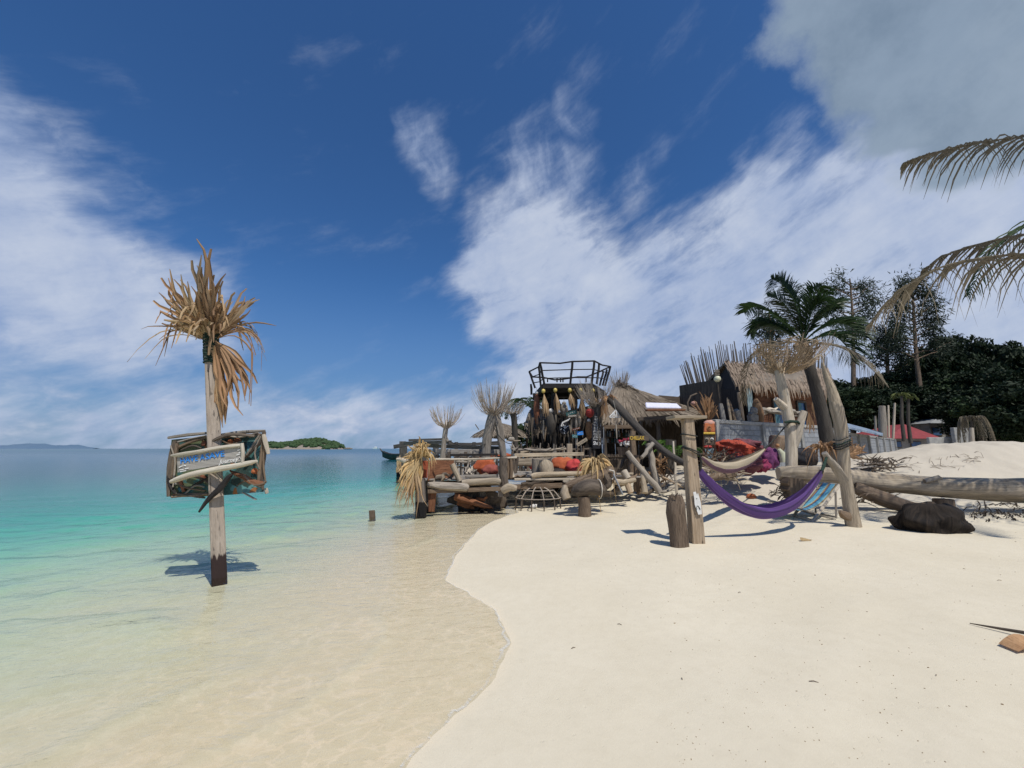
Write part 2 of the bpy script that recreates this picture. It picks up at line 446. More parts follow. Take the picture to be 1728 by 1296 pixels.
wood('post_wood', (.28, .235, .195), (.38, .325, .275), (.20, .165, .14), wet=(.28, .22, (.035, .022, .02)), spots=(.12, .1, .085))
wood('drift_grey', (.23, .20, .165), (.37, .33, .28), (.14, .12, .10))
wood('drift_dark', (.085, .068, .055), (.16, .128, .10), (.05, .04, .033))
wood('drift_brown', (.15, .105, .072), (.25, .185, .13), (.085, .06, .043))
wood('drift_pale', (.34, .275, .20), (.50, .42, .315), (.24, .185, .13), bumps=.6)
wood('bleached', (.43, .37, .29), (.57, .50, .41), (.33, .27, .21), bumps=.45)
wood('timber', (.33, .245, .165), (.47, .37, .265), (.25, .175, .115), spots=(.07, .05, .035), bumps=.5)
wood('plank_grey', (.27, .245, .22), (.40, .37, .335), (.20, .175, .155), bumps=.5)
wood('sign_plank', (.33, .31, .285), (.44, .415, .385), (.26, .24, .22), bumps=.4)
wood('batten', (.50, .45, .36), (.64, .585, .49), (.38, .32, .25), bumps=.4)
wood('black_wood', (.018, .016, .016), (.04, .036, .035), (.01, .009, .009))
wood('jetty_wood', (.06, .055, .052), (.13, .12, .11), (.035, .032, .03), wet=(.14, .06, (.012, .011, .011)))
wood('deck_post', (.17, .145, .125), (.27, .235, .205), (.09, .075, .065), wet=(.36, .12, (.012, .011, .011)))
wood('char_wood', (.010, .008, .007), (.036, .026, .019), (.006, .005, .004), bumps=1.0, scale=1.4)
wood('red_wood', (.17, .075, .04), (.26, .12, .065), (.10, .045, .028))
wood('stump_bark', (.115, .082, .058), (.20, .15, .11), (.06, .043, .032), bumps=1.0, scale=1.6)
wood('palm_bark', (.058, .050, .043), (.098, .087, .075), (.035, .03, .026), bumps=.9)
wood('twig', (.30, .255, .215), (.43, .375, .32), (.20, .165, .14), bumps=.2)
wood('twig_tan', (.34, .255, .17), (.48, .37, .255), (.22, .16, .105), bumps=.2)
wood('bamboo_dark', (.10, .09, .085), (.19, .17, .155), (.06, .055, .05), bumps=.2)
leafmat('dry_leaf', (.30, .185, .10), (.56, .41, .25), (.17, .10, .058), trans=.2)
leafmat('dry_leaf_gold', (.56, .385, .18), (.68, .51, .28), (.40, .23, .10), trans=.22)
leafmat('dry_leaf_brown', (.30, .17, .09), (.42, .26, .145), (.17, .09, .05), trans=.2)
leafmat('thatch', (.165, .138, .112), (.255, .215, .175), (.085, .068, .055), trans=.08, rough=.9)
leafmat('thatch_brown', (.16, .125, .10), (.25, .20, .16), (.085, .063, .048), trans=.08, rough=.9)
leafmat('palm_green', (.028, .058, .02), (.042, .08, .028), (.055, .08, .035), trans=.2, rough=.5)
leafmat('palm_dead', (.155, .135, .095), (.24, .205, .15), (.085, .068, .058), trans=.2)
leafmat('palm_yellow', (.10, .13, .04), (.15, .17, .06), (.08, .09, .035), trans=.2)
leafmat('fern_green', (.08, .17, .03), (.13, .25, .055), (.10, .16, .05), trans=.3)
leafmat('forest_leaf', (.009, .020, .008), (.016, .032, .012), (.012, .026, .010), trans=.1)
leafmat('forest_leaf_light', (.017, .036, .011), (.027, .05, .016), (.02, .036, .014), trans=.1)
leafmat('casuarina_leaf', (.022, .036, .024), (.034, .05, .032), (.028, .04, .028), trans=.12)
plain('net_green', (.012, .03, .022), (.03, .055, .04), 40, .9, .8)
plain('rope_dark', (.02, .022, .02), (.05, .05, .045), 60, .9)
plain('rope_pale', (.62, .58, .50), (.45, .41, .34), 60, .9)
plain('paint_blue', (.03, .21, .62), (.045, .27, .70), 30, .6, .1)
plain('paint_white', (.78, .77, .74), (.66, .65, .62), 40, .7, .1)
plain('paint_yellow', (.62, .42, .07), (.50, .32, .05), 30, .7, .1)
plain('float_yellow', (.72, .56, .16), (.62, .46, .12), 10, .5, .1)
plain('bean_orange', (.42, .105, .04), (.33, .075, .03), 9, .85, .4)
plain('bean_rust', (.34, .095, .07), (.26, .07, .055), 9, .85, .4)
plain('bean_red', (.50, .06, .055), (.38, .045, .045), 9, .85, .4)
plain('net_red', (.47, .075, .035), (.30, .05, .03), 22, .8, .9)
plain('net_maroon', (.22, .07, .085), (.14, .05, .06), 22, .8, .9)
plain('net_purple', (.19, .05, .15), (.11, .035, .10), 22, .8, .9)
plain('net_magenta', (.36, .045, .12), (.24, .035, .085), 22, .8, .9)
plain('hammock_purple', (.105, .036, .215), (.075, .026, .16), 6, .85, .25, trans=.12)
plain('sling_orange', (.33, .075, .03), (.26, .06, .026), 6, .8, .2)
plain('panel_orange', (.31, .075, .035), (.25, .06, .03), 6, .75, .2)
plain('tarp_blue', (.10, .16, .26), (.30, .36, .42), 4, .5, .2)
plain('mattress', (.66, .66, .76), (.56, .56, .68), 12, .85, .3)
plain('black_cloth', (.012, .012, .016), (.025, .025, .03), 10, .8, .3)
plain('block', (.30, .315, .33), (.24, .255, .275), 14, .95, .5)
plain('mortar', (.17, .175, .18), (.13, .135, .14), 20, .95, .3)
plain('concrete', (.36, .355, .335), (.25, .25, .24), 5, .95, .5)
plain('stone', (.26, .25, .235), (.17, .165, .155), 10, .95, .7)
plain('rock', (.30, .255, .205), (.17, .145, .12), 3, .95, .8)
plain('coconut', (.30, .20, .115), (.19, .12, .07), 18, .9, .8)
plain('husk_orange', (.55, .18, .075), (.44, .13, .055), 14, .8, .4)
plain('char', (.022, .018, .016), (.055, .043, .036), 5, .9, .9)
plain('dark_inside', (.02, .018, .017), (.035, .03, .028), 6, .95, .3)
plain('curtain', (.06, .17, .22), (.12, .25, .29), 7, .85, .2)
plain('curtain_pale', (.28, .36, .38), (.18, .26, .29), 7, .85, .2)
plain('window_blue', (.012, .055, .14), (.02, .08, .20), 3, .2, 0, spec=.6)
plain('roof_red', (.25, .045, .05), (.19, .036, .04), 3, .8, .2)
plain('roof_grey', (.30, .31, .32), (.22, .23, .24), 3, .8, .2)
plain('house_wall', (.30, .29, .27), (.22, .215, .20), 3, .9, .2)
plain('hull_dark', (.025, .025, .03), (.05, .05, .055), 3, .5, .1)
plain('hull_blue', (.03, .07, .17), (.04, .09, .2), 3, .5, .1)
plain('face_red', (.42, .05, .04), (.32, .04, .035), 20, .6, .2)
plain('face_tan', (.42, .22, .10), (.32, .16, .075), 14, .7, .3)
plain('flower_red', (.30, .03, .05), (.40, .05, .08), 14, .8, .2)
plain('shell_white', (.72, .70, .66), (.60, .58, .54), 30, .7, .4)
plain('glass_globe', (.62, .62, .44), (.56, .56, .40), 6, .35, 0, spec=.5)
plain('sea_green', (.07, .22, .24), (.05, .15, .15), 6, .7, .2)
plain('teal_dark', (.03, .10, .095), (.02, .06, .06), 6, .7, .2)
plain('rust', (.26, .10, .05), (.16, .06, .035), 12, .8, .4)
plain('float_pink', (.50, .28, .22), (.42, .22, .17), 10, .7, .2)
plain('bottle_green', (.03, .09, .05), (.05, .13, .07), 6, .25, 0, spec=.6)
plain('bottle_amber', (.20, .09, .025), (.14, .06, .02), 6, .25, 0, spec=.6)

def mat_camo():
    """backing board painted in big soft patches: sea green, dark green, moss, orange"""
    m, nt, b = newmat('camo_paint')
    p = ncoord(nt, 'Object'); x, y, z = nsep(p)
    n1 = nnoise(nt, p, 4.2, 3, .55, .6)
    n2 = nnoise(nt, ncomb(nt, x + 3.1, y + 7.7, z + 1.3), 5.0, 3, .55, .6)
    col = nmix(nt, n1.sstep(.50, .53), (.05, .15, .145), (.11, .29, .31))
    col = nmix(nt, n2.sstep(.56, .59), col, (.025, .055, .05))
    col = nmix(nt, nnoise(nt, p, 6.5, 2, .5, .4).sstep(.62, .65), col, (.34, .14, .05))
    lf = x.sstep(-.02, -.2)
    col = nmix(nt, lf * n1.sstep(.44, .47), col, (.115, .145, .075))
    col = nmix(nt, nnoise(nt, p, 60, 3, .6).sstep(.6, .72) * .5, col, (.16, .15, .13))
    nt.links.new(col.s, b.inputs['Base Color']); b.inputs['Roughness'].default_value = .75
    bump(nt, b, nnoise(nt, p, 30, 4, .6), .4, .008)
    MATS['camo'] = m
mat_camo()
def mat_stripes(name, cols, scale, axis='u', rough=.8, trans=0):
    m, nt, b = newmat(name)
    uv = ncoord(nt, 'UV'); u, v, _ = nsep(uv)
    t = (u if axis == 'u' else v) * scale
    t = t._m('FRACT')
    cr = nt.nodes.new('ShaderNodeValToRGB'); cr.color_ramp.interpolation = 'CONSTANT'
    el = cr.color_ramp.elements
    while len(el) < len(cols): el.new(.5)
    for e, (pos, c) in zip(el, cols): e.position = pos; e.color = (*c, 1)
    nt.links.new(t.s, cr.inputs[0])
    n = nnoise(nt, ncomb(nt, u * 120, v * 120, 0.0), 1.0, 3, .6)
    col = nmix(nt, n.sstep(.3, .7) * .25, V(nt, cr.outputs[0]), (.12, .12, .14))
    nt.links.new(col.s, b.inputs['Base Color']); b.inputs['Roughness'].default_value = rough
    bump(nt, b, n, .3, .004)
    MATS[name] = m
_bl, _db, _or, _cr, _lt = (.13, .44, .60), (.045, .15, .36), (.47, .25, .05), (.52, .49, .34), (.23, .54, .64)
mat_stripes('deckchair', [(0, _cr), (.06, _or), (.12, _lt), (.20, _bl), (.36, _db), (.42, _or), (.49, _cr), (.55, _lt), (.62, _bl), (.78, _db), (.84, _or), (.90, _cr)], 1.0)
mat_stripes('hammock_stripe', [(0, (.42, .33, .22)), (.22, (.10, .035, .06)), (.42, (.30, .24, .18)), (.52, (.13, .05, .085)), (.78, (.46, .38, .26))], 1.0)

# ------------------------------------------------------------------ mesh builder
class MB:
    def __init__(s): s.v = []; s.f = []; s.uv = []
    def tube(s, pts, rad, n=8, jit=0.0, seed=0, cap=True, flat=1.0, twist=0.0):
        """tapered round limb along pts; rad is one number or one per point"""
        pts = [Vector(p) for p in pts]; m = len(pts)
        if not hasattr(rad, '__len__'): rad = [rad] * m
        r0 = random.Random(seed * 7919 + 13); base = len(s.v)
        t0 = (pts[1] - pts[0]).normalized()
        a = t0.orthogonal().normalized(); L = 0.0; Ls = []
        pr = [r0.uniform(1 - jit, 1 + jit) for _ in range(n)]
        for i, p in enumerate(pts):
            t = (pts[min(i + 1, m - 1)] - pts[max(i - 1, 0)]).normalized()
            a = (a - t * a.dot(t)); a = a.normalized() if a.length > 1e-6 else t.orthogonal().normalized()
            b = t.cross(a)
            if i: L += (p - pts[i - 1]).length
            Ls.append(L)
            for k in range(n):
                an = 2 * math.pi * k / n + twist * i
                q = rad[i] * (1 + (pr[k] - 1) * .7 + (jit * (1.1 * mnoise.noise(Vector((math.cos(an) * 1.1 + seed * 3.1, math.sin(an) * 1.1, L * 1.6 / max(.25, rad[i] * 4)))) + .8 * mnoise.noise(Vector((math.cos(an) * 3 + seed, math.sin(an) * 3, L * 1.1)))) if jit else 0))
                s.v.append(p + a * (math.cos(an) * q) + b * (math.sin(an) * q * flat))
        for i in range(m - 1):
            ci = 2 * math.pi * max(rad[i], 1e-4)
            for k in range(n):
                k2 = (k + 1) % n
                s.f.append((base + i * n + k, base + i * n + k2, base + (i + 1) * n + k2, base + (i + 1) * n + k))
                u0, u1 = k / n * ci, (k + 1) / n * ci
                s.uv.append(((u0, Ls[i]), (u1, Ls[i]), (u1, Ls[i + 1]), (u0, Ls[i + 1])))
        if cap:
            for ring, rev in ((0, True), (m - 1, False)):
                idx = [base + ring * n + k for k in range(n)]
                if rev: idx.reverse()
                s.f.append(tuple(idx)); s.uv.append(tuple((.01 * math.cos(k), .01 * math.sin(k)) for k in range(n)))
        return s
    def hexa(s, P, ch=0.0):
        """box from 8 corners: P[0..3] bottom loop, P[4..7] top loop; ch = chamfer in metres"""
        P = [Vector(p) for p in P]
        L = [(P[1] - P[0]).length, (P[3] - P[0]).length, (P[4] - P[0]).length]
        lax = L.index(max(L))
        faces = [(0, 3, 2, 1), (4, 5, 6, 7), (0, 1, 5, 4), (1, 2, 6, 5), (2, 3, 7, 6), (3, 0, 4, 7)]
        c = sum(P, Vector()) / 8
        def uvs(pts):
            e = [pts[1] - pts[0], pts[-1] - pts[0]]
            ax = (P[1] - P[0], P[3] - P[0], P[4] - P[0])[lax].normalized()
            nrm = e[0].cross(e[1]); nrm = nrm.normalized() if nrm.length > 1e-12 else Vector((0, 0, 1))
            o = ax.cross(nrm)
            if o.length < .1: o = nrm.orthogonal(); ax2 = nrm.cross(o)
            else: ax2 = ax
            o.normalize()
            return tuple(((p - c).dot(o), (p - c).dot(ax2)) for p in pts)
        if ch <= 0:
            base = len(s.v); s.v += P
            for f in faces:
                s.f.append(tuple(base + i for i in f)); s.uv.append(uvs([P[i] for i in f]))
            return s
        # every face is inset, bevel strips and corner triangles join them
        ins = {}
        base = len(s.v)
        for fi, f in enumerate(faces):
            pts = [P[i] for i in f]
            for j, i in enumerate(f):
                a = pts[j - 1] - pts[j]; b = pts[(j + 1) % 4] - pts[j]
                q = pts[j] + a.normalized() * min(ch, a.length * .3) + b.normalized() * min(ch, b.length * .3)
                ins[(fi, i)] = len(s.v); s.v.append(q)
            idx = [ins[(fi, i)] for i in f]
            s.f.append(tuple(idx)); s.uv.append(uvs([s.v[k] for k in idx]))
        ed = {}
        for fi, f in enumerate(faces):
            for j in range(4): ed.setdefault(frozenset((f[j], f[(j + 1) % 4])), []).append((fi, f[j], f[(j + 1) % 4]))
        for (f1, a, b), (f2, c2, d2) in ed.values():
            idx = (ins[(f1, b)], ins[(f1, a)], ins[(f2, a)], ins[(f2, b)])
            s.f.append(idx); s.uv.append(uvs([s.v[k] for k in idx]))
        for i in range(8):
            fs = [fi for fi, f in enumerate(faces) if i in f]
            idx = [ins[(fi, i)] for fi in fs]
            q = [s.v[k] for k in idx]
            if (q[1] - q[0]).cross(q[2] - q[0]).dot(q[0] - c) < 0: idx.reverse()
            s.f.append(tuple(idx)); s.uv.append(uvs([s.v[k] for k in idx]))
        return s
    def box(s, c, size, rot=None, ch=0.0, jit=0.0, seed=0):
        c = Vector(c); r0 = random.Random(seed + 5); R = rot or Matrix.Identity(3)
        P = []
        for z in (-.5, .5):
            for x, y in ((-.5, -.5), (.5, -.5), (.5, .5), (-.5, .5)):
                q = Vector((x * size[0], y * size[1], z * size[2]))
                if jit: q += Vector([r0.uniform(-jit, jit) for _ in range(3)])
                P.append(c + R @ q)
        return s.hexa(P, ch)
    def beam(s, p0, p1, w, h, up=(0, 0, 1), ch=0.0, w1=None, h1=None, jit=0.0, seed=0):
        p0 = Vector(p0); p1 = Vector(p1); t = (p1 - p0).normalized(); up = Vector(up)
        a = t.cross(up); a = a.normalized() if a.length > 1e-4 else t.orthogonal().normalized()
        b = a.cross(t); w1 = w if w1 is None else w1; h1 = h if h1 is None else h1
        r0 = random.Random(seed + 11); P = []
        for p, ww, hh in ((p0, w, h), (p1, w1, h1)):
            for x, y in ((-.5, -.5), (.5, -.5), (.5, .5), (-.5, .5)):
                q = p + a * (x * ww) + b * (y * hh)
                if jit: q += Vector([r0.uniform(-jit, jit) for _ in range(3)])
                P.append(q)
        return s.hexa(P, ch)
    def strip(s, pts, wid, side, fold=0.0, sg=1):
        """thin blade along pts; side = vector across; fold lifts the midrib"""
        pts = [Vector(p) for p in pts]; m = len(pts); side = Vector(side); base = len(s.v); L = 0
        for i, p in enumerate(pts):
            t = (pts[min(i + 1, m - 1)] - pts[max(i - 1, 0)]).normalized()
            a = side - t * side.dot(t); a = a.normalized() if a.length > 1e-6 else t.orthogonal()
            w = wid[i] if hasattr(wid, '__len__') else wid
            if i: L += (p - pts[i - 1]).length
            nrm = a.cross(t)
            if fold: s.v += [p - a * (w / 2), p + nrm * (fold * w), p + a * (w / 2)]
            else: s.v += [p - a * (w / 2), p + a * (w / 2)]
            k = 3 if fold else 2
            if i:
                for j in range(k - 1):
                    q = base + i * k + j
                    s.f.append((q - k, q - k + 1, q + 1, q))
                    L0 = L - (p - pts[i - 1]).length
                    u0, u1 = base * .37 + j * .02, base * .37 + (j + 1) * .02
                    s.uv.append(((u0, L0), (u1, L0), (u1, L), (u0, L)))
        return s
    def ball(s, c, r, nu=12, nv=8, jit=0.0, seed=0, squash=(1, 1, 1), rot=None):
        c = Vector(c); R = rot or Matrix.Identity(3); base = len(s.v)
        sq = Vector(squash)
        for j in range(nv + 1):
            th = math.pi * j / nv
            for i in range(nu):
                ph = 2 * math.pi * i / nu
                d = Vector((math.sin(th) * math.cos(ph), math.sin(th) * math.sin(ph), math.cos(th)))
                q = 1 + (jit * mnoise.noise(d * 1.9 + Vector((seed * 3.7, 1.3, .2))) * 2 + jit * .6 * mnoise.noise(d * 4.3 + Vector((seed, 5, 1))) if jit else 0)
                s.v.append(c + R @ Vector((d.x * sq.x, d.y * sq.y, d.z * sq.z)) * (r * q))
        for j in range(nv):
            for i in range(nu):
                i2 = (i + 1) % nu; a = base + j * nu
                s.f.append((a + i, a + nu + i, a + nu + i2, a + i2))
                s.uv.append(((i / nu * 6 * r, j / nv * 3 * r), (i / nu * 6 * r, (j + 1) / nv * 3 * r), ((i + 1) / nu * 6 * r, (j + 1) / nv * 3 * r), ((i + 1) / nu * 6 * r, j / nv * 3 * r)))
        return s
    def poly(s, pts, uv=None):
        base = len(s.v); s.v += [Vector(p) for p in pts]
        s.f.append(tuple(range(base, base + len(pts))))
        s.uv.append(tuple(uv) if uv else tuple((p[0], p[2]) for p in pts)); return s
    def slab(s, pts, thick, nrm, along=False):
        """flat outline with thickness"""
        nrm = Vector(nrm).normalized(); pts = [Vector(p) for p in pts]; n = len(pts); base = len(s.v)
        s.v += [p - nrm * thick / 2 for p in pts] + [p + nrm * thick / 2 for p in pts]
        ux = nrm.cross(Vector((0, 0, 1))); ux = ux.normalized() if ux.length > .01 else Vector((1, 0, 0)); uy = ux.cross(nrm)
        uvp = [(p.dot(uy), p.dot(ux)) if along else (p.dot(ux), p.dot(uy)) for p in pts]
        s.f.append(tuple(base + i for i in reversed(range(n)))); s.uv.append(tuple(reversed(uvp)))
        s.f.append(tuple(base + n + i for i in range(n))); s.uv.append(tuple(uvp))
        for i in range(n):
            j = (i + 1) % n
            s.f.append((base + i, base + j, base + n + j, base + n + i)); s.uv.append(((0, 0), (.1, 0), (.1, thick), (0, thick)))
        return s
    def sheet(s, rows, uvs=None):
        """grid of points -> quads"""
        base = len(s.v); n = len(rows[0])
        for r in rows: s.v += [Vector(p) for p in r]
        for j in range(len(rows) - 1):
            for i in range(n - 1):
                s.f.append((base + j * n + i, base + j * n + i + 1, base + (j + 1) * n + i + 1, base + (j + 1) * n + i))
                s.uv.append(tuple((ii / (n - 1), jj / (len(rows) - 1)) for ii, jj in ((i, j), (i + 1, j), (i + 1, j + 1), (i, j + 1))))
        return s
    def mesh(s, name, mat, org, smooth=None):
        me = bpy.data.meshes.new(name)
        me.from_pydata([tuple(v - org) for v in s.v], [], s.f)
        uvl = me.uv_layers.new(name='UVMap')
        flat = [c for f in s.uv for p in f for c in p]
        uvl.data.foreach_set('uv', flat)
        if smooth: me.polygons.foreach_set('use_smooth', [True] * len(me.polygons))
        if smooth and hasattr(me, 'set_sharp_from_angle'): me.set_sharp_from_angle(angle=math.radians(52))
        for m in (mat if isinstance(mat, (list, tuple)) else [mat]): me.materials.append(MATS[m])
        return me
    def build(s, name, mat, parent=None, org=None, smooth=False, kind=None):
        """one mesh object; with a parent its origin is the thing's base"""
        if parent is not None: org = ORG[parent.name]
        elif org is None: org = Vector((sum(v.x for v in s.v) / len(s.v), sum(v.y for v in s.v) / len(s.v), min(v.z for v in s.v)))
        org = Vector(org)
        o = bpy.data.objects.new(name, s.mesh(name, mat, org, smooth)); COL.objects.link(o)
        if parent is not None: o.parent = parent
        else: o.location = org
        ORG[o.name] = org
        if kind: o['kind'] = kind
        return o
ORG = {}
def tag(o, label, cat, group=None):
    o['label'] = label; o['category'] = cat
    if group: o['group'] = group
    return o
def thing(name, label, cat, loc, group=None):
    o = bpy.data.objects.new(name, None); COL.objects.link(o); o.empty_display_size = .1
    o.location = Vector(loc); ORG[o.name] = Vector(loc)
    return tag(o, label, cat, group)
def share(o, name, mat_world, parent):
    """a further piece that shares its mesh with an earlier one"""
    c = bpy.data.objects.new(name, o.data); COL.objects.link(c); c.parent = parent
    c.matrix_local = Matrix.Translation(-ORG[parent.name]) @ mat_world
    ORG[c.name] = ORG[parent.name]
    return c
def text(name, body, size, mat, parent, pos, right, up, depth=.004, shear=0.0, align='LEFT', bold=0.0, width=None):
    """raised lettering as a mesh, standing on the plane given by right and up"""
    cu = bpy.data.curves.new(name, 'FONT'); cu.body = body; cu.size = size; cu.extrude = depth; cu.shear = shear
    cu.align_x = align; cu.offset = bold; cu.resolution_u = 2
    tmp = bpy.data.objects.new(name, cu); COL.objects.link(tmp)
    dg = bpy.context.evaluated_depsgraph_get()
    me = bpy.data.meshes.new_from_object(tmp.evaluated_get(dg))
    bpy.data.objects.remove(tmp)
    if width:
        xs = [v.co.x for v in me.vertices]; k = width / (max(xs) - min(xs))
        me.transform(Matrix.Diagonal((k, 1, 1, 1)))
    right = Vector(right).normalized(); up = Vector(up); up = (up - right * up.dot(right)).normalized(); n = right.cross(up)
    M = Matrix((right, up, n)).transposed().to_4x4(); M.translation = Vector(pos) - ORG[parent.name]
    me.transform(M); me.materials.clear(); me.materials.append(MATS[mat])
    o = bpy.data.objects.new(name, me); COL.objects.link(o); o.parent = parent; ORG[o.name] = ORG[parent.name]
    return o
def wob(p0, p1, n, amp, seed=0, sag=0.0):
    """uneven line from p0 to p1"""
    p0 = Vector(p0); p1 = Vector(p1); r0 = random.Random(seed * 31 + 3); t = p1 - p0
    a = t.orthogonal().normalized(); b = t.normalized().cross(a); out = []
    for i in range(n + 1):
        k = i / n; e = math.sin(math.pi * k) ** .5 if 0 < k < 1 else 0
        out.append(p0 + t * k + (a * r0.uniform(-amp, amp) + b * r0.uniform(-amp, amp)) * e - Vector((0, 0, sag * 4 * k * (1 - k))))
    return out
def limb(name, p0, p1, r0, r1, mat, parent=None, n=8, seg=6, amp=.02, jit=.12, seed=0, flat=1.0, smooth=True):
    pts = wob(p0, p1, seg, amp, seed)
    rad = [r0 + (r1 - r0) * i / seg for i in range(seg + 1)]
    return MB().tube(pts, rad, n, jit, seed, flat=flat).build(name, mat, parent, smooth=smooth, org=None if parent else Vector(p0))

_pa, _pb, _pc = (.088, .030, .185), (.15, .072, .275), (.052, .017, .115)
mat_stripes('hammock_lilac', [(0, _pa), (.10, _pb), (.13, _pa), (.24, _pc), (.30, _pa), (.42, _pb), (.45, _pa), (.56, _pc), (.60, _pb), (.64, _pa), (.78, _pc), (.83, _pa), (.92, _pb)], 1.0)

# ------------------------------------------------------------------ leaves, fronds, twig crowns
def fan_leaf(mb, base, d, nrm, L, spread, k, w, droop=.2, seed=0, ragged=.25, split=.45, torn=0.0):
    """dried fan-palm leaf: pleated blades joined at the stalk, torn apart towards their tips"""
    r0 = random.Random(seed); d = Vector(d).normalized(); nrm = Vector(nrm); nrm = (nrm - d * nrm.dot(d)).normalized()
    base = Vector(base)
    for i in range(k):
        f = (i / (k - 1) - .5) if k > 1 else 0
        a = math.radians(spread) * f + r0.uniform(-.05, .05)
        dk = (Matrix.Rotation(a, 3, nrm) @ d).normalized(); sd = nrm.cross(dk)
        Lk = L * (1 - .35 * abs(f) * 2 * .6) * r0.uniform(1 - ragged, 1.05)
        kk = r0.uniform(.55, .85) if r0.random() < .3 else 9; dr = droop * r0.uniform(.5, 1.6); cu = r0.uniform(-.12, .12); tw = r0.uniform(-.5, .5)
        pts = []; wd = []
        m = 8
        for j in range(m + 1):
            t = j / m
            p = base + dk * (Lk * t) + Vector((0, 0, -1)) * (dr * Lk * t * t * t * 1.0) + sd * (cu * Lk * t * t) + nrm * (tw * .10 * Lk * t * t) + sd * (.05 * Lk * math.sin(t * 9 + i * 2.1) * t * t) - dk * (.10 * Lk * max(0, t - .8) * 5 * r0.random() * abs(tw))
            if t > kk: p += (Vector((0, 0, -1)) * .9 - dk * .75 + sd * .3 * tw) * (Lk * (t - kk))
            pts.append(p)
            grow = min(1, t / split)
            wd.append(max(.003, w * (.15 + .85 * grow) * (1 - max(0, (t - split) / (1 - split)) ** 1.5 * (.94 - (torn if i % 3 == 0 else torn * .3)))))
        mb.strip(pts, wd, sd, fold=.28 * (1 if i % 2 else -1))
    return mb
def frond(mb, pts, side, nl, ll, lw, droop=.5, seed=0, r0=.025, fwd=.55, miss=0.0, tipk=.45):
    """palm frond: arching midrib with two rows of leaflets"""
    rr = random.Random(seed); pts = [Vector(p) for p in pts]
    C = catmull3(pts, 10); n = len(C)
    mb.tube(C[::3] + ([C[-1]] if (n - 1) % 3 else []), [r0 * (1 - .85 * i / max(1, len(C[::3]))) for i in range(len(C[::3]) + (1 if (n - 1) % 3 else 0))], 5)
    side = Vector(side)
    for i in range(nl):
        t = .10 + .90 * i / (nl - 1); x = t * (n - 1); j = min(int(x), n - 2); p = C[j].lerp(C[j + 1], x - j)
        tg = (C[min(j + 2, n - 1)] - C[max(j - 1, 0)]).normalized()
        s0 = (side - tg * side.dot(tg)).normalized()
        for sg in (-1, 1):
            if rr.random() < miss: continue
            un = rr.uniform(.6, 1.5); Lk = ll * (1 if rr.random() > .12 else .55) * (math.sin(math.pi * (.12 + .80 * t)) * .75 + .25) * (1 - tipk * max(0, t - .7) / .3) * rr.uniform(.8, 1.1)
            d = (s0 * sg * (1 - fwd * .5) + tg * fwd + Vector((0, 0, rr.uniform(-.1, .25)))).normalized()
            q = []
            for k in range(5):
                u = k / 4
                q.append(p + d * (Lk * u * (1 - .25 * droop * u)) + Vector((0, 0, -1)) * (droop * un * Lk * u * u) + s0 * rr.uniform(-.03, .03) * Lk + tg * ((un - 1) * .25 * Lk * u * u))
            mb.strip(q, [lw * .6, lw, lw * .85, lw * .55, .004], tg.cross(d) if abs(tg.cross(d).z) < .9 else tg, fold=.0)
    return mb
def catmull3(P, step):
    out = []
    for i in range(len(P) - 1):
        p0 = P[max(i - 1, 0)]; p1 = P[i]; p2 = P[i + 1]; p3 = P[min(i + 2, len(P) - 1)]
        for k in range(step):
            t = k / step
            out.append(.5 * ((2 * p1) + (p2 - p0) * t + (2 * p0 - 5 * p1 + 4 * p2 - p3) * t * t + (3 * p1 - p0 - 3 * p2 + p3) * t ** 3))
    out.append(P[-1].copy()); return out
def pxpath(pts, Y, dY=None):
    """points given by direction and distance"""
    return [at(p[0], p[1], p[2] if len(p) > 2 else Y) for p in pts]
def m_per_px(Y, px=864):
    """metres per photo pixel across a round limb seen in this direction"""
    return Y / F * math.cos(math.atan((px - 864) / F))
def twig_crown(mb, c, r, h, n, seed=0, flare=.8, tr=.007, low=.25, lean=Vector((0, 0, 0))):
    """bundle of sticks tied round a trunk, opening like a bowl"""
    rr = random.Random(seed); c = Vector(c)
    for i in range(n):
        a = rr.uniform(0, 2 * math.pi); k = rr.uniform(.25, 1) ** .5
        hh = h * rr.uniform(.62, 1.08); R = r * k
        d = Vector((math.cos(a), math.sin(a), 0)); tgn = Vector((-math.sin(a), math.cos(a), 0))
        b = c + d * (r * low * .5) * rr.uniform(.6, 1.2) + Vector((0, 0, -h * .18 * rr.random()))
        tw = rr.uniform(-.25, .25)
        p = [b]
        for u in (.33, .66, 1.0):
            p.append(b + d * (R * u ** flare) + tgn * (tw * R * u) + Vector((0, 0, hh * (.35 * u + .65 * u ** 2.0) * (.75 + .35 * (1 - k) + .1))) + lean * u + Vector([rr.uniform(-.02, .02) * h for _ in range(3)]))
        mb.tube(p, [tr * 1.2, tr, tr * .8, tr * .35], 4, cap=False)
        if rr.random() < .55:
            u = p[2]; e = u + (p[3] - p[2]) * rr.uniform(.5, 1) + tgn * rr.uniform(-.3, .3) * r * .5
            mb.tube([u, e], [tr * .6, tr * .3], 3, cap=False)
    return mb

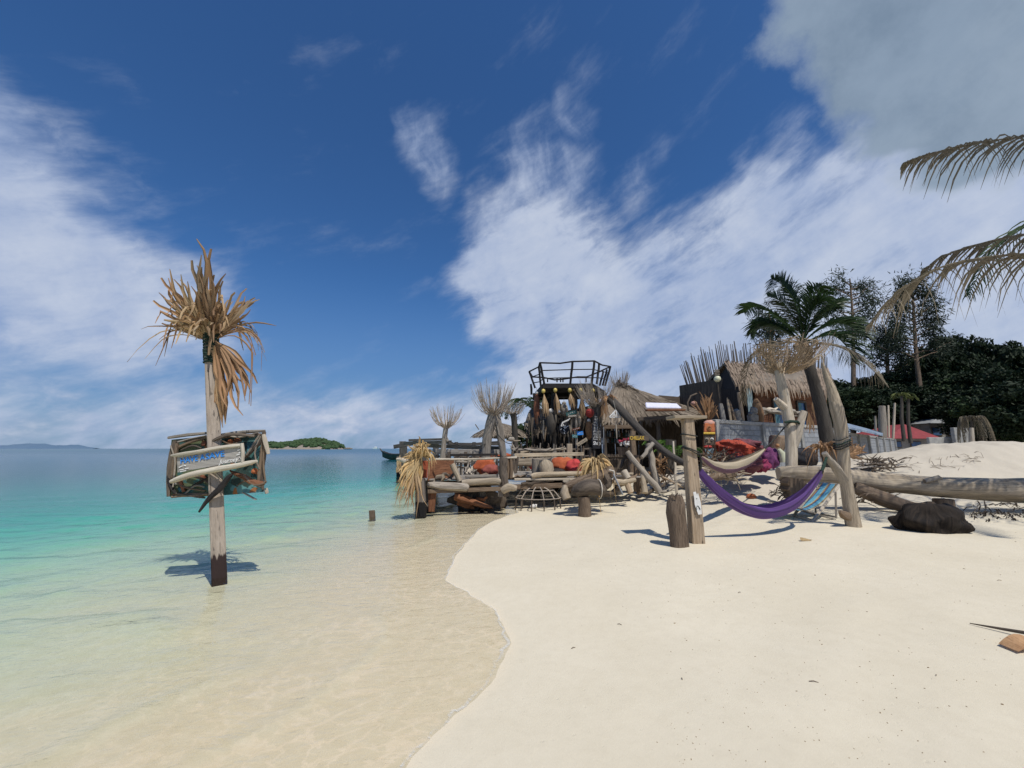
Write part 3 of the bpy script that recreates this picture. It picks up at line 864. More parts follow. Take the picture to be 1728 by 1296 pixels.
# ------------------------------------------------------------------ the sign post standing in the sea
PB = zplane(373, 974); PY = PB.y
FACE = Vector((-PB.x, -PB.y, 0)).normalized() * -1
def sign_post():
    base = Vector((PB.x, PB.y, tz(PB.x, PB.y) - .05))
    t = thing('sign_post', 'tall grey square post standing in the shallow sea, its foot stained dark', 'post', base)
    top = at(355, 560, PY)
    MB().beam(base, top, .165, .15, up=FACE, ch=.012, w1=.15, h1=.14, jit=.004).build('shaft', 'post_wood', t)
    # dark netting wound round the head of the post
    mb = MB()
    a = base.lerp(top, (at(357, 612, PY).z - base.z) / (top.z - base.z))
    for i in range(13):
        c = a.lerp(top, i / 12)
        ring = []
        for k in range(17):
            an = 2 * math.pi * k / 16 + math.pi / 4
            q = max(abs(math.cos(an - .6)), abs(math.sin(an - .6)))
            ring.append(c + Vector((math.cos(an) / q * .082, math.sin(an) / q * .08, .014 * math.sin(k * 1.3 + i) + .004 * i)))
        mb.tube(ring, .017, 5, .25, i)
    mb.build('net_binding', 'net_green', t, smooth=True)
    # bundle of dried palm leaves
    b = thing('dried_palm_bundle', 'crown of dried tan palm leaves tied to the top of the sign post', 'dried leaves', top)
    C = top + Vector((0, 0, -.12)); k = m_per_px(PY)
    V3 = Vector
    sp = [  # dir, length, spread, blades, width, droop
        ((-.42, -.25, .95), 1.00, 26, 6, .085, .02), ((-.28, -.40, .95), .95, 26, 6, .09, .0), ((-.10, -.45, .95), .90, 26, 6, .085, .02),
        ((.12, -.40, .95), .92, 26, 6, .09, .0), ((.33, -.30, .95), 1.02, 26, 6, .09, .05), ((.20, .25, .98), .98, 28, 6, .085, .05),
        ((-.22, .25, .98), .98, 28, 6, .085, .05), ((-.48, .05, .90), 1.0, 22, 5, .08, .10), ((.46, .02, .88), 1.02, 24, 5, .085, .12),
        ((-.60, -.20, .80), .80, 22, 4, .06, .25), ((.03, -.30, 1.0), 1.34, 7, 3, .12, .0), ((.04, -.22, 1.0), 1.28, 8, 3, .12, .0),
        ((-.80, -.1, .80), 1.20, 8, 2, .045, .50), ((-.75, -.2, .50), 1.15, 8, 2, .035, .60), ((.60, .1, .80), 1.1, 22, 4, .05, .55), ((.70, -.2, .60), 1.1, 24, 4, .045, .80),
        ((-.2, -.5, .85), .60, 34, 5, .09, .45), ((.1, -.5, .85), .52, 34, 5, .09, .6), ((.30, -.45, .85), .6, 34, 5, .08, .35), ((-.38, -.4, .8), .66, 30, 5, .08, .3)]
    for i, (d, L, s_, n, w, dr) in enumerate(sp):
        if d[2] > .84: L *= 1.10
        d = (d[0] * 1.4, d[1], d[2])
        n = int(n * 1.9); w *= .55
        fan_leaf(MB(), C + V3((d[0] * .10, d[1] * .10, 0)), d, V3((0, -1, .15)) if abs(d[1]) < .5 else V3((.2, -1, .4)), L, s_ * 1.15, n, w, dr, 40 + i, .35, .6, .45).build('leaf', 'dry_leaf' if i % 3 else 'dry_leaf_brown', b)
    # leaves that hang down the seaward side
    hang = [((.42, -.05, -.80), 1.15, 44, 11, .055, .05), ((.62, -.1, -.45), 1.02, 24, 6, .05, .45), ((.30, .05, -.95), 1.0, 24, 6, .045, .0)]
    for i, (d, L, s_, n, w, dr) in enumerate(hang):
        fan_leaf(MB(), C + V3((.10, -.04, -.02)), d, V3((.1, -1, .1)), L, s_, n, w, dr, 70 + i, .3, .55, .3).build('leaf', 'dry_leaf_brown' if i < 2 else 'dry_leaf', b)
    mb = MB(); e = at(380, 716, PY)
    for i in range(5):
        o = V3((.006 * i - .01, -.02 * (i % 2), 0))
        mb.strip([C + V3((.10, -.05, -.1)) + o, (C + V3((.12, -.05, 0))).lerp(e, .4) + o * 2, (C + V3((.12, -.05, 0))).lerp(e, .75) + o * 3, e + o * 2 + V3((rnd.uniform(-.03, .03), 0, rnd.uniform(-.06, .1)))], [.05, .075, .06, .01], (1, .2 * (i - 2), 0), fold=.2)
    mb.build('leaf', 'dry_leaf', b)
sign_post()

def sign_board():
    Yb = PY + .115; k = m_per_px(PY)
    P = lambda x, y, dy=0: at(x, y, PY + dy)
    c = P(367, 836, .12)
    t = thing('driftwood_sign', 'sea green driftwood-framed sign lettered HAVE A SAVE Journey on the post in the sea', 'sign', c)
    pan = [P(291, 742, .125), P(330, 738, .125), P(440, 731, .125), P(446, 760, .125), P(444, 830, .125), P(400, 834, .125), P(340, 838, .125), P(289, 839, .125), P(286, 790, .125)]
    MB().slab(pan, .03, (0, -1, 0)).build('backing_panel', 'camo', t)
    sticks = [
        ([(284, 739), (318, 734), (352, 731)], 3.2, .09, 'drift_grey'), ([(368, 735), (410, 729), (447, 727)], 3.4, .08, 'drift_grey'),
        ([(290, 772), (297, 758), (318, 747), (352, 737)], 3.0, .06, 'drift_brown'), ([(293, 748), (310, 744), (345, 742)], 2.4, .07, 'drift_dark'),
        ([(350, 753), (358, 745), (372, 738), (392, 733), (430, 736)], 3.0, -.05, 'drift_dark'), ([(375, 738), (405, 735), (440, 733)], 2.6, .05, 'drift_brown'),
        ([(446, 727), (440, 745), (428, 758), (414, 772)], 3.2, .04, 'drift_dark'), ([(447, 729), (441, 770), (437, 812)], 3.4, .05, 'drift_brown'),
        ([(444, 730), (447, 760), (442, 800), (444, 826)], 3.0, .06, 'drift_dark'), ([(437, 735), (425, 755), (416, 768)], 2.2, .02, 'drift_grey'),
        ([(445, 733), (449, 750), (453, 766)], 3.6, .0, 'bleached'), ([(448, 824), (450, 833)], 3.4, .03, 'bleached'),
        ([(296, 744), (290, 765), (286, 800), (285, 838)], 4.5, .06, 'drift_dark'), ([(299, 748), (294, 775), (291, 810)], 4.0, .04, 'drift_brown'),
        ([(284, 800), (287, 818), (296, 833)], 3.2, .05, 'black_wood'), ([(290, 838), (318, 835), (352, 834)], 3.0, .07, 'drift_brown'),
        ([(293, 832), (330, 838), (346, 840)], 2.2, .05, 'drift_dark'), ([(303, 805), (306, 815), (311, 830)], 3.2, .07, 'rust'),
        ([(388, 794), (396, 799), (412, 805), (425, 813), (446, 816)], [2, 3.5, 4.2, 5.5, 4.5], -.03, 'red_wood'),
        ([(411, 801), (430, 818), (447, 815)], 2.2, -.05, 'drift_brown'), ([(425, 812), (440, 818), (449, 812)], 2.5, -.04, 'drift_brown'),
        ([(336, 864), (352, 843), (372, 824), (386, 806), (392, 800)], [2.5, 4, 5.5, 5, 3], -.135, 'black_wood'),
        ([(362, 797), (369, 803), (375, 812)], 1.4, -.12, 'drift_pale'), ([(316, 800), (340, 808), (352, 815)], 2.4, .07, 'drift_dark'),
        ([(325, 820), (340, 812), (352, 806)], 2.8, .07, 'black_wood'), ([(288, 752), (296, 780), (292, 822)], 1.8, .02, 'drift_grey'),
        ([(300, 746), (320, 741), (348, 735)], 1.6, .04, 'drift_grey'), ([(380, 733), (404, 738), (436, 730)], 1.7, .03, 'drift_grey'), ([(440, 736), (430, 765), (438, 792)], 1.7, .03, 'drift_grey'),
        ([(449, 738), (444, 775), (448, 815)], 1.8, .03, 'drift_brown'), ([(296, 812), (312, 822), (346, 828)], 1.8, .06, 'drift_brown'), ([(310, 836), (328, 820), (345, 822)], 1.6, .06, 'drift_grey'),
        ([(400, 820), (415, 812), (440, 822)], 1.5, .05, 'drift_dark'), ([(372, 742), (390, 750), (408, 744)], 1.8, .06, 'drift_brown'), ([(305, 760), (325, 752), (340, 757)], 1.6, .06, 'drift_dark')]
    for i, (pts, r, dy, m) in enumerate(sticks):
        q = [P(x, y, dy) for x, y in pts]
        q = catmull3(q, 3)
        rad = [a * k * .82 for a in ([r] * len(q) if not hasattr(r, '__len__') else np.interp(np.linspace(0, 1, len(q)), np.linspace(0, 1, len(r)), r))]
        rad = [x * (.75 + .35 * math.sin(math.pi * (j + .6) / (len(rad) + .2))) for j, x in enumerate(rad)]
        MB().tube(q, rad, 7, .18, i).build('branch', m, t, smooth=True)
    MB().beam(P(410, 831, .09), P(432, 843, .03), .03, .012).build('slat', 'plank_grey', t)
    MB().beam(P(293, 836, .09), P(304, 835, .09), .045, .03).build('block', 'rust', t)
    for i, (x, y, m) in enumerate(((342, 806, 'rust'), (430, 795, 'husk_orange'), (344, 748, 'rust'), (388, 746, 'husk_orange'), (400, 743, 'rust'), (297, 813, 'shell_white'), (306, 826, 'sea_green'), (353, 800, 'sea_green'))):
        MB().ball(P(x, y, .10), 5.5 * k, 8, 6, .3, i, (1, .5, .8)).build('shell', m, t, smooth=True)
    # the name board, nailed slanting across the post
    A, B, Cc, D = P(301, 797, -.115), P(408, 778, -.115), P(409, 752, -.115), P(300, 770, -.115)
    nb = MB().slab([A, B, Cc, D], .028, (0, -1, 0), True).build('name_board', 'sign_plank', t)
    q = [P(288, 813, -.14), P(320, 802, -.15), P(360, 793, -.15), P(400, 786, -.15), P(434, 778, -.14)]
    MB().tube(catmull3(q, 3), [x * k for x in (2.8, 4, 4.6, 4.8, 4.5, 4.4, 4.6, 4.4, 4.2, 4.1, 4, 3.5, 2)], 8, .1, 3).build('batten', 'batten', t, smooth=True)
    q = [P(289, 769, -.14), P(330, 763, -.145), P(372, 755, -.145), P(409, 751, -.14)]
    MB().tube(catmull3(q, 3), [x * k for x in (1.8, 3, 3.2, 3.2, 3.2, 3, 3, 3, 3, 2.6)], 7, .12, 4).build('batten', 'batten', t, smooth=True)
    MB().tube([P(408, 748, -.15), P(410, 765, -.15), P(409, 780, -.15)], [2.6 * k, 3 * k, 2.6 * k], 7, .1, 5).build('batten', 'batten', t, smooth=True)
    rt = P(378, 767, -.13) - P(305, 780, -.13); upv = Vector((0, 0, 1)); f = -.135
    text('lettering', 'HAVE', 13.2 * k, 'paint_blue', nb, P(304, 782.8, f), rt, upv, .003, bold=.0009, width=28 * k)
    text('lettering', 'A', 13.2 * k, 'paint_blue', nb, P(338, 777, f), rt, upv, .003, bold=.0009, width=7.5 * k)
    text('lettering', 'SAVE', 13.2 * k, 'paint_blue', nb, P(347, 775.5, f), rt, upv, .003, bold=.0009, width=30 * k)
    text('lettering', 'Journey', 9.5 * k, 'paint_white', nb, P(370, 783.2, f), rt, upv, .002, shear=.35, bold=.0008, width=33 * k)
    for i, (x, y, dx, dy) in enumerate(((402, 755, 5, -1), (401, 760, 5, -2), (403, 764, 4, -1), (399, 768, 6, -2), (404, 771, 3, 4), (302, 789, 6, -3), (303, 793, 7, -1), (310, 785, 4, 1), (312, 791, 6, -1), (304, 796, 10, -2))):
        MB().beam(P(x, y, f), P(x + dx, y + dy, f), 1.6 * k, .006, up=(0, -1, 0)).build('paint_stroke', 'paint_white', nb)
    for x, y in ((404, 756), (405, 773), (306, 775), (356, 790)):
        MB().ball(P(x, y, f), .006, 6, 4).build('nail', 'rust', nb)
sign_board()

def small_stump_in_sea():
    p = zplane(628, 873); k = m_per_px(p.y)
    q = at(628, 861, p.y)
    o = MB().beam(Vector((p.x + .02, p.y, -.12)), q, 8 * k, 8 * k, up=(0, 1, 0), ch=.01, jit=.01).build('cut_stake', 'stump_bark')
    tag(o, 'short dark sawn-off stake sticking out of the sea by itself', 'stake')
small_stump_in_sea()

# ------------------------------------------------------------------ hammock corner
HP = gnd(1177, 916); HY = HP.y
def hammock_corner():
    k = m_per_px(HY)
    t = thing('timber_post', 'leaning square brown timber post with a flat board on top and rope wound round it', 'post', HP)
    top = at(1160, 707, HY)
    b0 = HP + Vector((0, .02, -.15))
    MB().beam(b0, top, .205, .19, up=(0, 1, 0), ch=.012, w1=.17, h1=.17, jit=.006).build('shaft', 'timber', t)
    MB().box(top + Vector((.0, .05, .025)), (.56, .34, .055), Matrix.Rotation(.05, 3, 'Z'), .008, .006).build('cap_board', 'drift_pale', t)
    def ring(z, r, th, tilt, m='rope_dark', par=t):
        f = (z - HP.z) / (top.z - HP.z); c = HP.lerp(top, f); pts = []
        for i in range(21):
            a = 2 * math.pi * i / 20; q = max(abs(math.cos(a)), abs(math.sin(a)))
            s_ = (r + .012) * min(1 / q, 1.3)
            pts.append(c + Vector((math.cos(a) * s_, math.sin(a) * s_, tilt * math.cos(a))))
        MB().tube(pts, th, 6).build('rope', m, par, smooth=True)
    z1 = at(1165, 735, HY).z; z2 = at(1168, 759, HY).z
    ring(z1, .095, .010, -.02); ring(z2, .097, .012, -.05); ring(z2 - .03, .098, .010, -.06)
    # torn paper notice on the front face
    c = at(1176, 851, HY - .104)
    pl = [(-5, 19), (-1, 20), (1, 15), (3, 18), (5, 9), (6.5, 2), (7, -15), (1, -16), (-1, -10), (-4, 0), (-4, 8)]
    MB().slab([c + Vector((x * k, -.006 + .0007 * x, y * k)) for x, y in pl], .004, (0, -1, 0)).build('paper_notice', 'paint_white', t)
    for i in range(6):
        q = c + Vector((rnd.uniform(-3, 4) * k, -.011, rnd.uniform(-12, 13) * k))
        MB().beam(q, q + Vector((rnd.uniform(.01, .03), 0, rnd.uniform(-.05, .05))), .008, .003, up=(0, -1, 0)).build('print_mark', 'net_green', t)
    # short thick stump beside it
    g = gnd(1147, 921); ks = m_per_px(g.y)
    mb = MB(); pts = [g + Vector((0, 0, -.1)), g + Vector((.0, 0, .12)), g + Vector((-.015, 0, .3)), g + Vector((-.03, 0, .5)), g + Vector((-.02, 0, .66)), g + Vector((-.01, 0, .76))]
    mb.tube(pts, [.145, .142, .138, .145, .138, .10], 20, .09, 4)
    n = 18; r0 = random.Random(3)
    for i in range(len(mb.v) - n, len(mb.v)): mb.v[i] += Vector((0, 0, r0.uniform(-.06, .05)))
    for i in range(46):      # splintered fibres on the broken top
        a = r0.uniform(0, 6.28); rr = r0.uniform(.02, .12); q = g + Vector((math.cos(a) * rr - .01, math.sin(a) * rr, .72))
        mb.tube([q, q + Vector((r0.uniform(-.03, .03), r0.uniform(-.03, .03), r0.uniform(.02, .09)))], [.012, .003], 4)
    tag(mb.build('tree_stump', 'stump_bark', org=g, smooth=True), 'short upright brown stump with splintered top beside the square post', 'stump')

    # leaning driftwood post that carries the other end
    LB = gnd(1440, 888); LY = LB.y; kl = m_per_px(LY, 1430)
    t2 = thing('driftwood_post', 'leaning pale driftwood post with a thin crooked tip holding the purple hammock', 'post', LB)
    px = [(1441, 893), (1434, 850), (1426, 805), (1423, 765), (1419, 725), (1411, 690), (1402, 655), (1394, 635), (1388, 612)]
    rp = [14, 12.5, 11, 11, 12, 12, 8.5, 5.5, 2.2]
    q = catmull3([at(x, y, LY) for x, y in px], 3)
    MB().tube(q, [r * kl for r in np.interp(np.linspace(0, 1, len(q)), np.linspace(0, 1, 9), rp)], 16, .12, 21).build('trunk', 'drift_pale', t2, smooth=True)
    q = catmull3([at(1389, 616, LY), at(1388, 603, LY), at(1381, 600, LY), at(1374, 604, LY)], 4)
    MB().tube(q, [2 * kl, 1.8 * kl] + [1.5 * kl] * (len(q) - 2), 5).build('twig', 'drift_pale', t2, smooth=True)
    q = [at(1426, 812, LY), at(1412, 790, LY - .05), at(1400, 776, LY - .1), at(1391, 764, LY - .14)]
    MB().tube(catmull3(q, 3), np.linspace(10, 5, 10) * kl, 12, .18, 5).build('branch_stub', 'drift_grey', t2, smooth=True)
    MB().tube([at(1432, 872, LY), at(1424, 869, LY - .06), at(1417, 863, LY - .12)], [10 * kl, 8 * kl, 3 * kl], 8, .15, 6).build('branch_stub', 'drift_brown', t2, smooth=True)
    for i, y in enumerate((739, 746, 750, 754)):
        c = at(1421, y, LY); pts = []
        for j in range(17):
            a = 2 * math.pi * j / 16
            pts.append(c + Vector((math.cos(a) * 15.5 * kl, math.sin(a) * 15.5 * kl, .05 * math.cos(a) + .01 * math.sin(3 * a))))
        MB().tube(pts, .012 if i else .008, 5).build('rope', 'rope_dark' if i != 1 else 'net_green', t2, smooth=True)
    # purple hammock
    E0 = at(1181, 793, HY - .02); E1 = at(1386, 797, LY - .3)
    hm = thing('hammock', 'purple cloth hammock slung between the square post and the leaning driftwood post', 'hammock', (E0 + E1) / 2 - Vector((0, 0, .8)))
    def cloth(E0, E1, mid, R, mat, par, n=60, m=44, pleat=.02, tall=1.15):
        """gathered cloth hanging between two ends; mid = lowest point of its middle line"""
        rows = []
        cp = Vector(mid) * 2 - (E0 + E1) / 2
        for i in range(n + 1):
            t_ = i / n
            c = E0 * (1 - t_) ** 2 + cp * (2 * t_ * (1 - t_)) + E1 * t_ ** 2
            tg = ((cp - E0) * (1 - t_) + (E1 - cp) * t_).normalized()
            sd = tg.cross(Vector((0, 0, 1))).normalized(); upn = sd.cross(tg)
            e = math.sin(math.pi * t_) ** .7 if 0 < t_ < 1 else 0
            w = .022 + R * e * (.8 + .5 * t_)
            row = []
            for j in range(m + 1):
                a = (j / m - .5) * 2
                th = a * 2.3
                pl = pleat * math.sin(a * 17 + t_ * 2.5 + .8 * math.sin(t_ * 7)) * (1 - .3 * e) + pleat * .55 * math.sin(a * 27 + 1 + 3 * t_) + .012 * mnoise.noise(Vector((a * 3, t_ * 9, 2)))
                row.append(c + sd * (math.sin(th) * w * .75 + (pl * .4)) + upn * (-math.cos(th) * w * tall + pl) )
            rows.append(row)
        return MB().sheet(rows).build('cloth', mat, par, smooth=True)
    cloth(E0, E1, at(1292, 862, (HY + LY) / 2 - .2), .072, 'hammock_lilac', hm, pleat=.034)
    MB().tube([E1, at(1390, 787, LY - .25), at(1395, 772, LY - .15)], [.022, .03, .02], 7, .1).build('rope', 'net_green', hm, smooth=True)
    MB().tube([E1 + Vector((-.02, 0, -.02)), E1 + Vector((.01, 0, .03))], [.035, .035], 8).build('knot', 'black_cloth', hm, smooth=True)
    MB().tube([at(1181, 766, HY - .1), at(1183, 780, HY - .06), E0], [.014, .018, .03], 6).build('rope', 'rope_dark', hm, smooth=True)
    # striped hammock behind it
    TY = 10.5
    S0 = at(1183, 771, HY + .05); S1 = at(1290, 758, TY - .35)
    h2 = thing('hammock', 'brown and cream striped hammock hanging behind the square post before the red sacks', 'hammock', (S0 + S1) / 2 - Vector((0, 0, .6)))
    cloth(S0, S1, at(1236, 786, (HY + TY) / 2), .10, 'hammock_stripe', h2, pleat=.012)
    MB().tube([S1, at(1304, 744, TY - .25), at(1318, 728, TY - .12), at(1330, 714, TY - .1), at(1346, 711, TY - .12)], [.02, .016, .016, .025, .03], 6).build('rope', 'rope_dark', h2, smooth=True)
    return TY
TY = hammock_corner()

def deck_chair():
    F1 = gnd(1370, 881); wv = (gnd(1330, 871) - F1); wv.z = 0; wv = wv.normalized() * .58
    T1 = at(1417, 818, F1.y + .5)
    N1 = gnd(1412, 875); N1.y = F1.y + .28; N1 = Vector((at(1411, 873, N1.y).x, N1.y, tz(at(1411, 873, N1.y).x, N1.y)))
    t = thing('deck_chair', 'folding wooden deck chair with blue and orange striped sling under the purple hammock', 'deck chair', F1)
    rl = T1 - F1
    fr = N1 + Vector((-1.02, .02, .30))
    for j, o in enumerate((Vector(), wv)):
        MB().beam(F1 + o, T1 + o, .055, .03, ch=.005).build('back_rail', 'bleached', t)
        oo = o + wv.normalized() * (.035 if j == 0 else -.035)
        MB().beam(N1 + oo, fr + oo, .05, .028, ch=.005).build('seat_rail', 'drift_grey', t)
        MB().beam(F1 + o + rl * .80 - wv.normalized() * (.03 if j == 0 else -.03), N1 + o + Vector((0, 0, .03)), .035, .025, ch=.004).build('prop', 'drift_grey', t)
    MB().tube([T1 - wv * .03, T1 + wv * 1.03], .018, 8).build('crossbar', 'bleached', t, smooth=True)
    MB().tube([fr + wv * .02, fr + wv * .98], .018, 8).build('crossbar', 'drift_grey', t, smooth=True)
    MB().beam(F1 + rl * .05 + wv * .02, F1 + rl * .05 + wv * .98, .04, .03).build('crossbar', 'drift_grey', t)
    MB().beam(N1 + Vector((0, 0, .05)) + wv * .06, N1 + Vector((0, 0, .05)) + wv * .94, .04, .03).build('crossbar', 'drift_grey', t)
    rows = []
    for i in range(19):
        s_ = i / 18; c = T1.lerp(fr, s_) - Vector((0, 0, .30 * 4 * s_ * (1 - s_) * (.75 + .5 * s_))) + Vector((.05 * math.sin(math.pi * s_), 0, .02))
        rows.append([c + wv * (.06 + .88 * j / 8) for j in range(9)])
    MB().sheet(rows).build('sling', 'deckchair', t, smooth=True)
deck_chair()

def big_log():
    px = [(1313, 798, 10.2), (1340, 799, 10.15), (1400, 803, 10.05), (1470, 812, 9.9), (1540, 818, 9.75), (1610, 823, 9.6), (1690, 826, 9.45), (1790, 830, 9.3), (1900, 836, 9.1)]
    rp = [10, 13.5, 14.5, 14, 15, 16, 18, 21, 24]
    base = gnd(1338, 838)
    t = thing('driftwood_log', 'huge pale driftwood log lying across the sand on props, below the sand heap', 'log', base)
    q = catmull3([at(*p) for p in px], 8)
    MB().tube(q, [r * m_per_px(9.8) for r in np.interp(np.linspace(0, 1, len(q)), np.linspace(0, 1, 9), rp)], 22, .13, 9).build('trunk', 'drift_pale', t, smooth=True)
    q = [at(1440, 822, 9.8), at(1480, 838, 9.65), at(1515, 850, 9.5), at(1546, 858, 9.45), at(1575, 850, 9.5)]
    MB().tube(catmull3(q, 3), np.array([9, 11, 12, 12, 12, 12, 11, 11, 10, 9, 7, 6, 4]) * m_per_px(9.6), 9, .14, 4).build('root', 'drift_brown', t, smooth=True)
    MB().tube([at(1560, 812, 9.5), at(1585, 806, 9.45), at(1589, 808, 9.4)], [.05, .06, .03], 7, .1).build('knot', 'drift_grey', t, smooth=True)
    g = gnd(1593, 855); g.y = 9.62; g = Vector((at(1593, 850, 9.62).x, 9.62, tz(at(1593, 850, 9.62).x, 9.62)))
    tag(MB().tube([g - Vector((0, 0, .2)), g + Vector((0, 0, .12)), Vector((g.x, g.y, at(1593, 842, 9.62).z))], [.20, .19, .18], 12, .06).build('log_prop', 'stump_bark', org=g, smooth=True),
        'short round stump propping up the middle of the big driftwood log', 'stump')
    # the brown slab under the log's end
    c = gnd(1342, 838); cy_ = 10.1; kk = m_per_px(cy_)
    outl = [(1330, 842), (1350, 841), (1358, 828), (1354, 815), (1346, 807), (1326, 806), (1322, 815), (1326, 820), (1323, 826), (1328, 830)]
    tag(MB().slab([at(x, y, cy_ - .12) for x, y in outl], .30, (0, -1, 0)).build('wood_block', 'drift_brown'), 'rough brown wood block under the near end of the big log', 'block')
big_log()

def dark_boulder():
    g = gnd(1598, 900); k = m_per_px(g.y)
    mb = MB().ball(g + Vector((0, .25, .10)), .5, 48, 30, .13, 9, (1.14, .66, .74))
    for v in mb.v:
        if v.z < g.z - .05: v.z = g.z - .05
        n_ = mnoise.noise(Vector((v.x * 2.2, v.y * 5, v.z * 7)))
        v.z += .07 * n_; v.y += .07 * mnoise.noise(v * 5); v.x += .03 * mnoise.noise(v * 7)
    o = mb.build('burnt_stump', 'char_wood', org=g, smooth=True)
    tag(o, 'low dark charred tree stump lying on the sand at the front of the big log', 'stump')
dark_boulder()

def forked_trunk():
    base = at(1337, 815, TY); base.z = tz(base.x, base.y); k = m_per_px(TY, 1335)
    t = thing('forked_trunk', 'tall bleached forked tree trunk standing behind the end of the big log', 'tree trunk', base)
    px = [(1336, 825), (1335, 790), (1335, 755), (1333, 722), (1327, 690), (1321, 660), (1315, 632), (1312, 612)]
    rp = [12, 11, 10.5, 11, 10, 9.5, 8.5, 8]
    q = catmull3([at(x, y, TY) for x, y in px], 3)
    MB().tube(q, [r * k for r in np.interp(np.linspace(0, 1, len(q)), np.linspace(0, 1, 8), rp)], 16, .10, 31).build('trunk', 'bleached', t, smooth=True)
    q = catmull3([at(1338, 752, TY), at(1345, 735, TY - .05), at(1350, 715, TY - .08), at(1357, 694, TY - .1)], 3)
    MB().tube(q, np.linspace(9.5, 6, len(q)) * k, 10, .07, 3).build('branch_stub', 'bleached', t, smooth=True)
    MB().tube([at(1328, 690, TY), at(1318, 682, TY - .05), at(1309, 673, TY - .1)], [9 * k, 7 * k, 4.5 * k], 9, .1, 8).build('branch_stub', 'bleached', t, smooth=True)
    MB().tube([at(1324, 713, TY - .2), at(1334, 711, TY - .24), at(1346, 712, TY - .2), at(1350, 716, TY - .1)], [.03, .035, .035, .025], 7, .1).build('rope', 'net_green', t, smooth=True)
    c = at(1316, 618, TY)
    n = thing('twig_nest', 'wide nest of tan sticks on top of the forked trunk in front of the palm', 'twig bundle', c)
    mb = MB()
    rr = random.Random(5); R = 62 * k; H = 58 * k
    cx = at(1330, 600, TY)
    # woven bowl
    for i in range(230):
        a = rr.uniform(0, 6.28); z = rr.random(); rad = R * (.30 + .62 * z ** .7) * rr.uniform(.9, 1.05)
        p0 = cx + Vector((math.cos(a) * rad, math.sin(a) * rad * .9, (z - .5) * H * .72))
        a2 = a + rr.choice((-1, 1)) * rr.uniform(.3, .8); z2 = min(1.2, z + rr.uniform(.05, .4)); rad2 = R * (.30 + .66 * z2 ** .7)
        p1 = cx + Vector((math.cos(a2) * rad2, math.sin(a2) * rad2 * .9, (z2 - .5) * H * .72))
        mid = (p0 + p1) / 2 + Vector((math.cos((a + a2) / 2), math.sin((a + a2) / 2), 0)) * .06
        mb.tube([p0, mid, p1], [.012, .012, .006], 4, cap=False)
    mb.build('woven_bowl', 'twig_tan', n, kind='stuff')
    mb = twig_crown(MB(), c + Vector((.08, 0, -.05)), R * 1.0, H * 1.25, 130, 8, .75, .0095, .5, Vector((.30, 0, 0)))
    mb.build('sticks', 'twig_tan', n, kind='stuff')
forked_trunk()

ORD = ('first','second','third','fourth','fifth','sixth','seventh','eighth','ninth','tenth','eleventh','twelfth','thirteenth','fourteenth')

# ------------------------------------------------------------------ deck over the water's edge
DZ = .84
def lin(a, b, n): return [a + (b - a) * i / max(1, n - 1) for i in range(n)]
def edge_x(Y): return -2.25 - (Y - 10.3) * .19
def stack_leaf(name, label, c, L, n, mat, seed, dirs=None, spread=46, blades=8, w=.05, droop=.6, cat='dried leaves', group=None):
    t = thing(name, label, cat, c, group)
    r0 = random.Random(seed)
    for i in range(n):
        if dirs: d = Vector(dirs[i % len(dirs)]) + Vector([r0.uniform(-.15, .15) for _ in range(3)])
        else:
            a = 2 * math.pi * i / n + r0.uniform(-.3, .3); d = Vector((math.cos(a), math.sin(a), r0.uniform(.3, 1.0)))
        nr = Vector((-d.x * .5, -1, .6))
        fan_leaf(MB(), Vector(c) + d * .03, d, nr, L * r0.uniform(.75, 1.1), spread, blades, w, droop * r0.uniform(.7, 1.3), seed * 50 + i).build('leaf', mat, t)
    return t
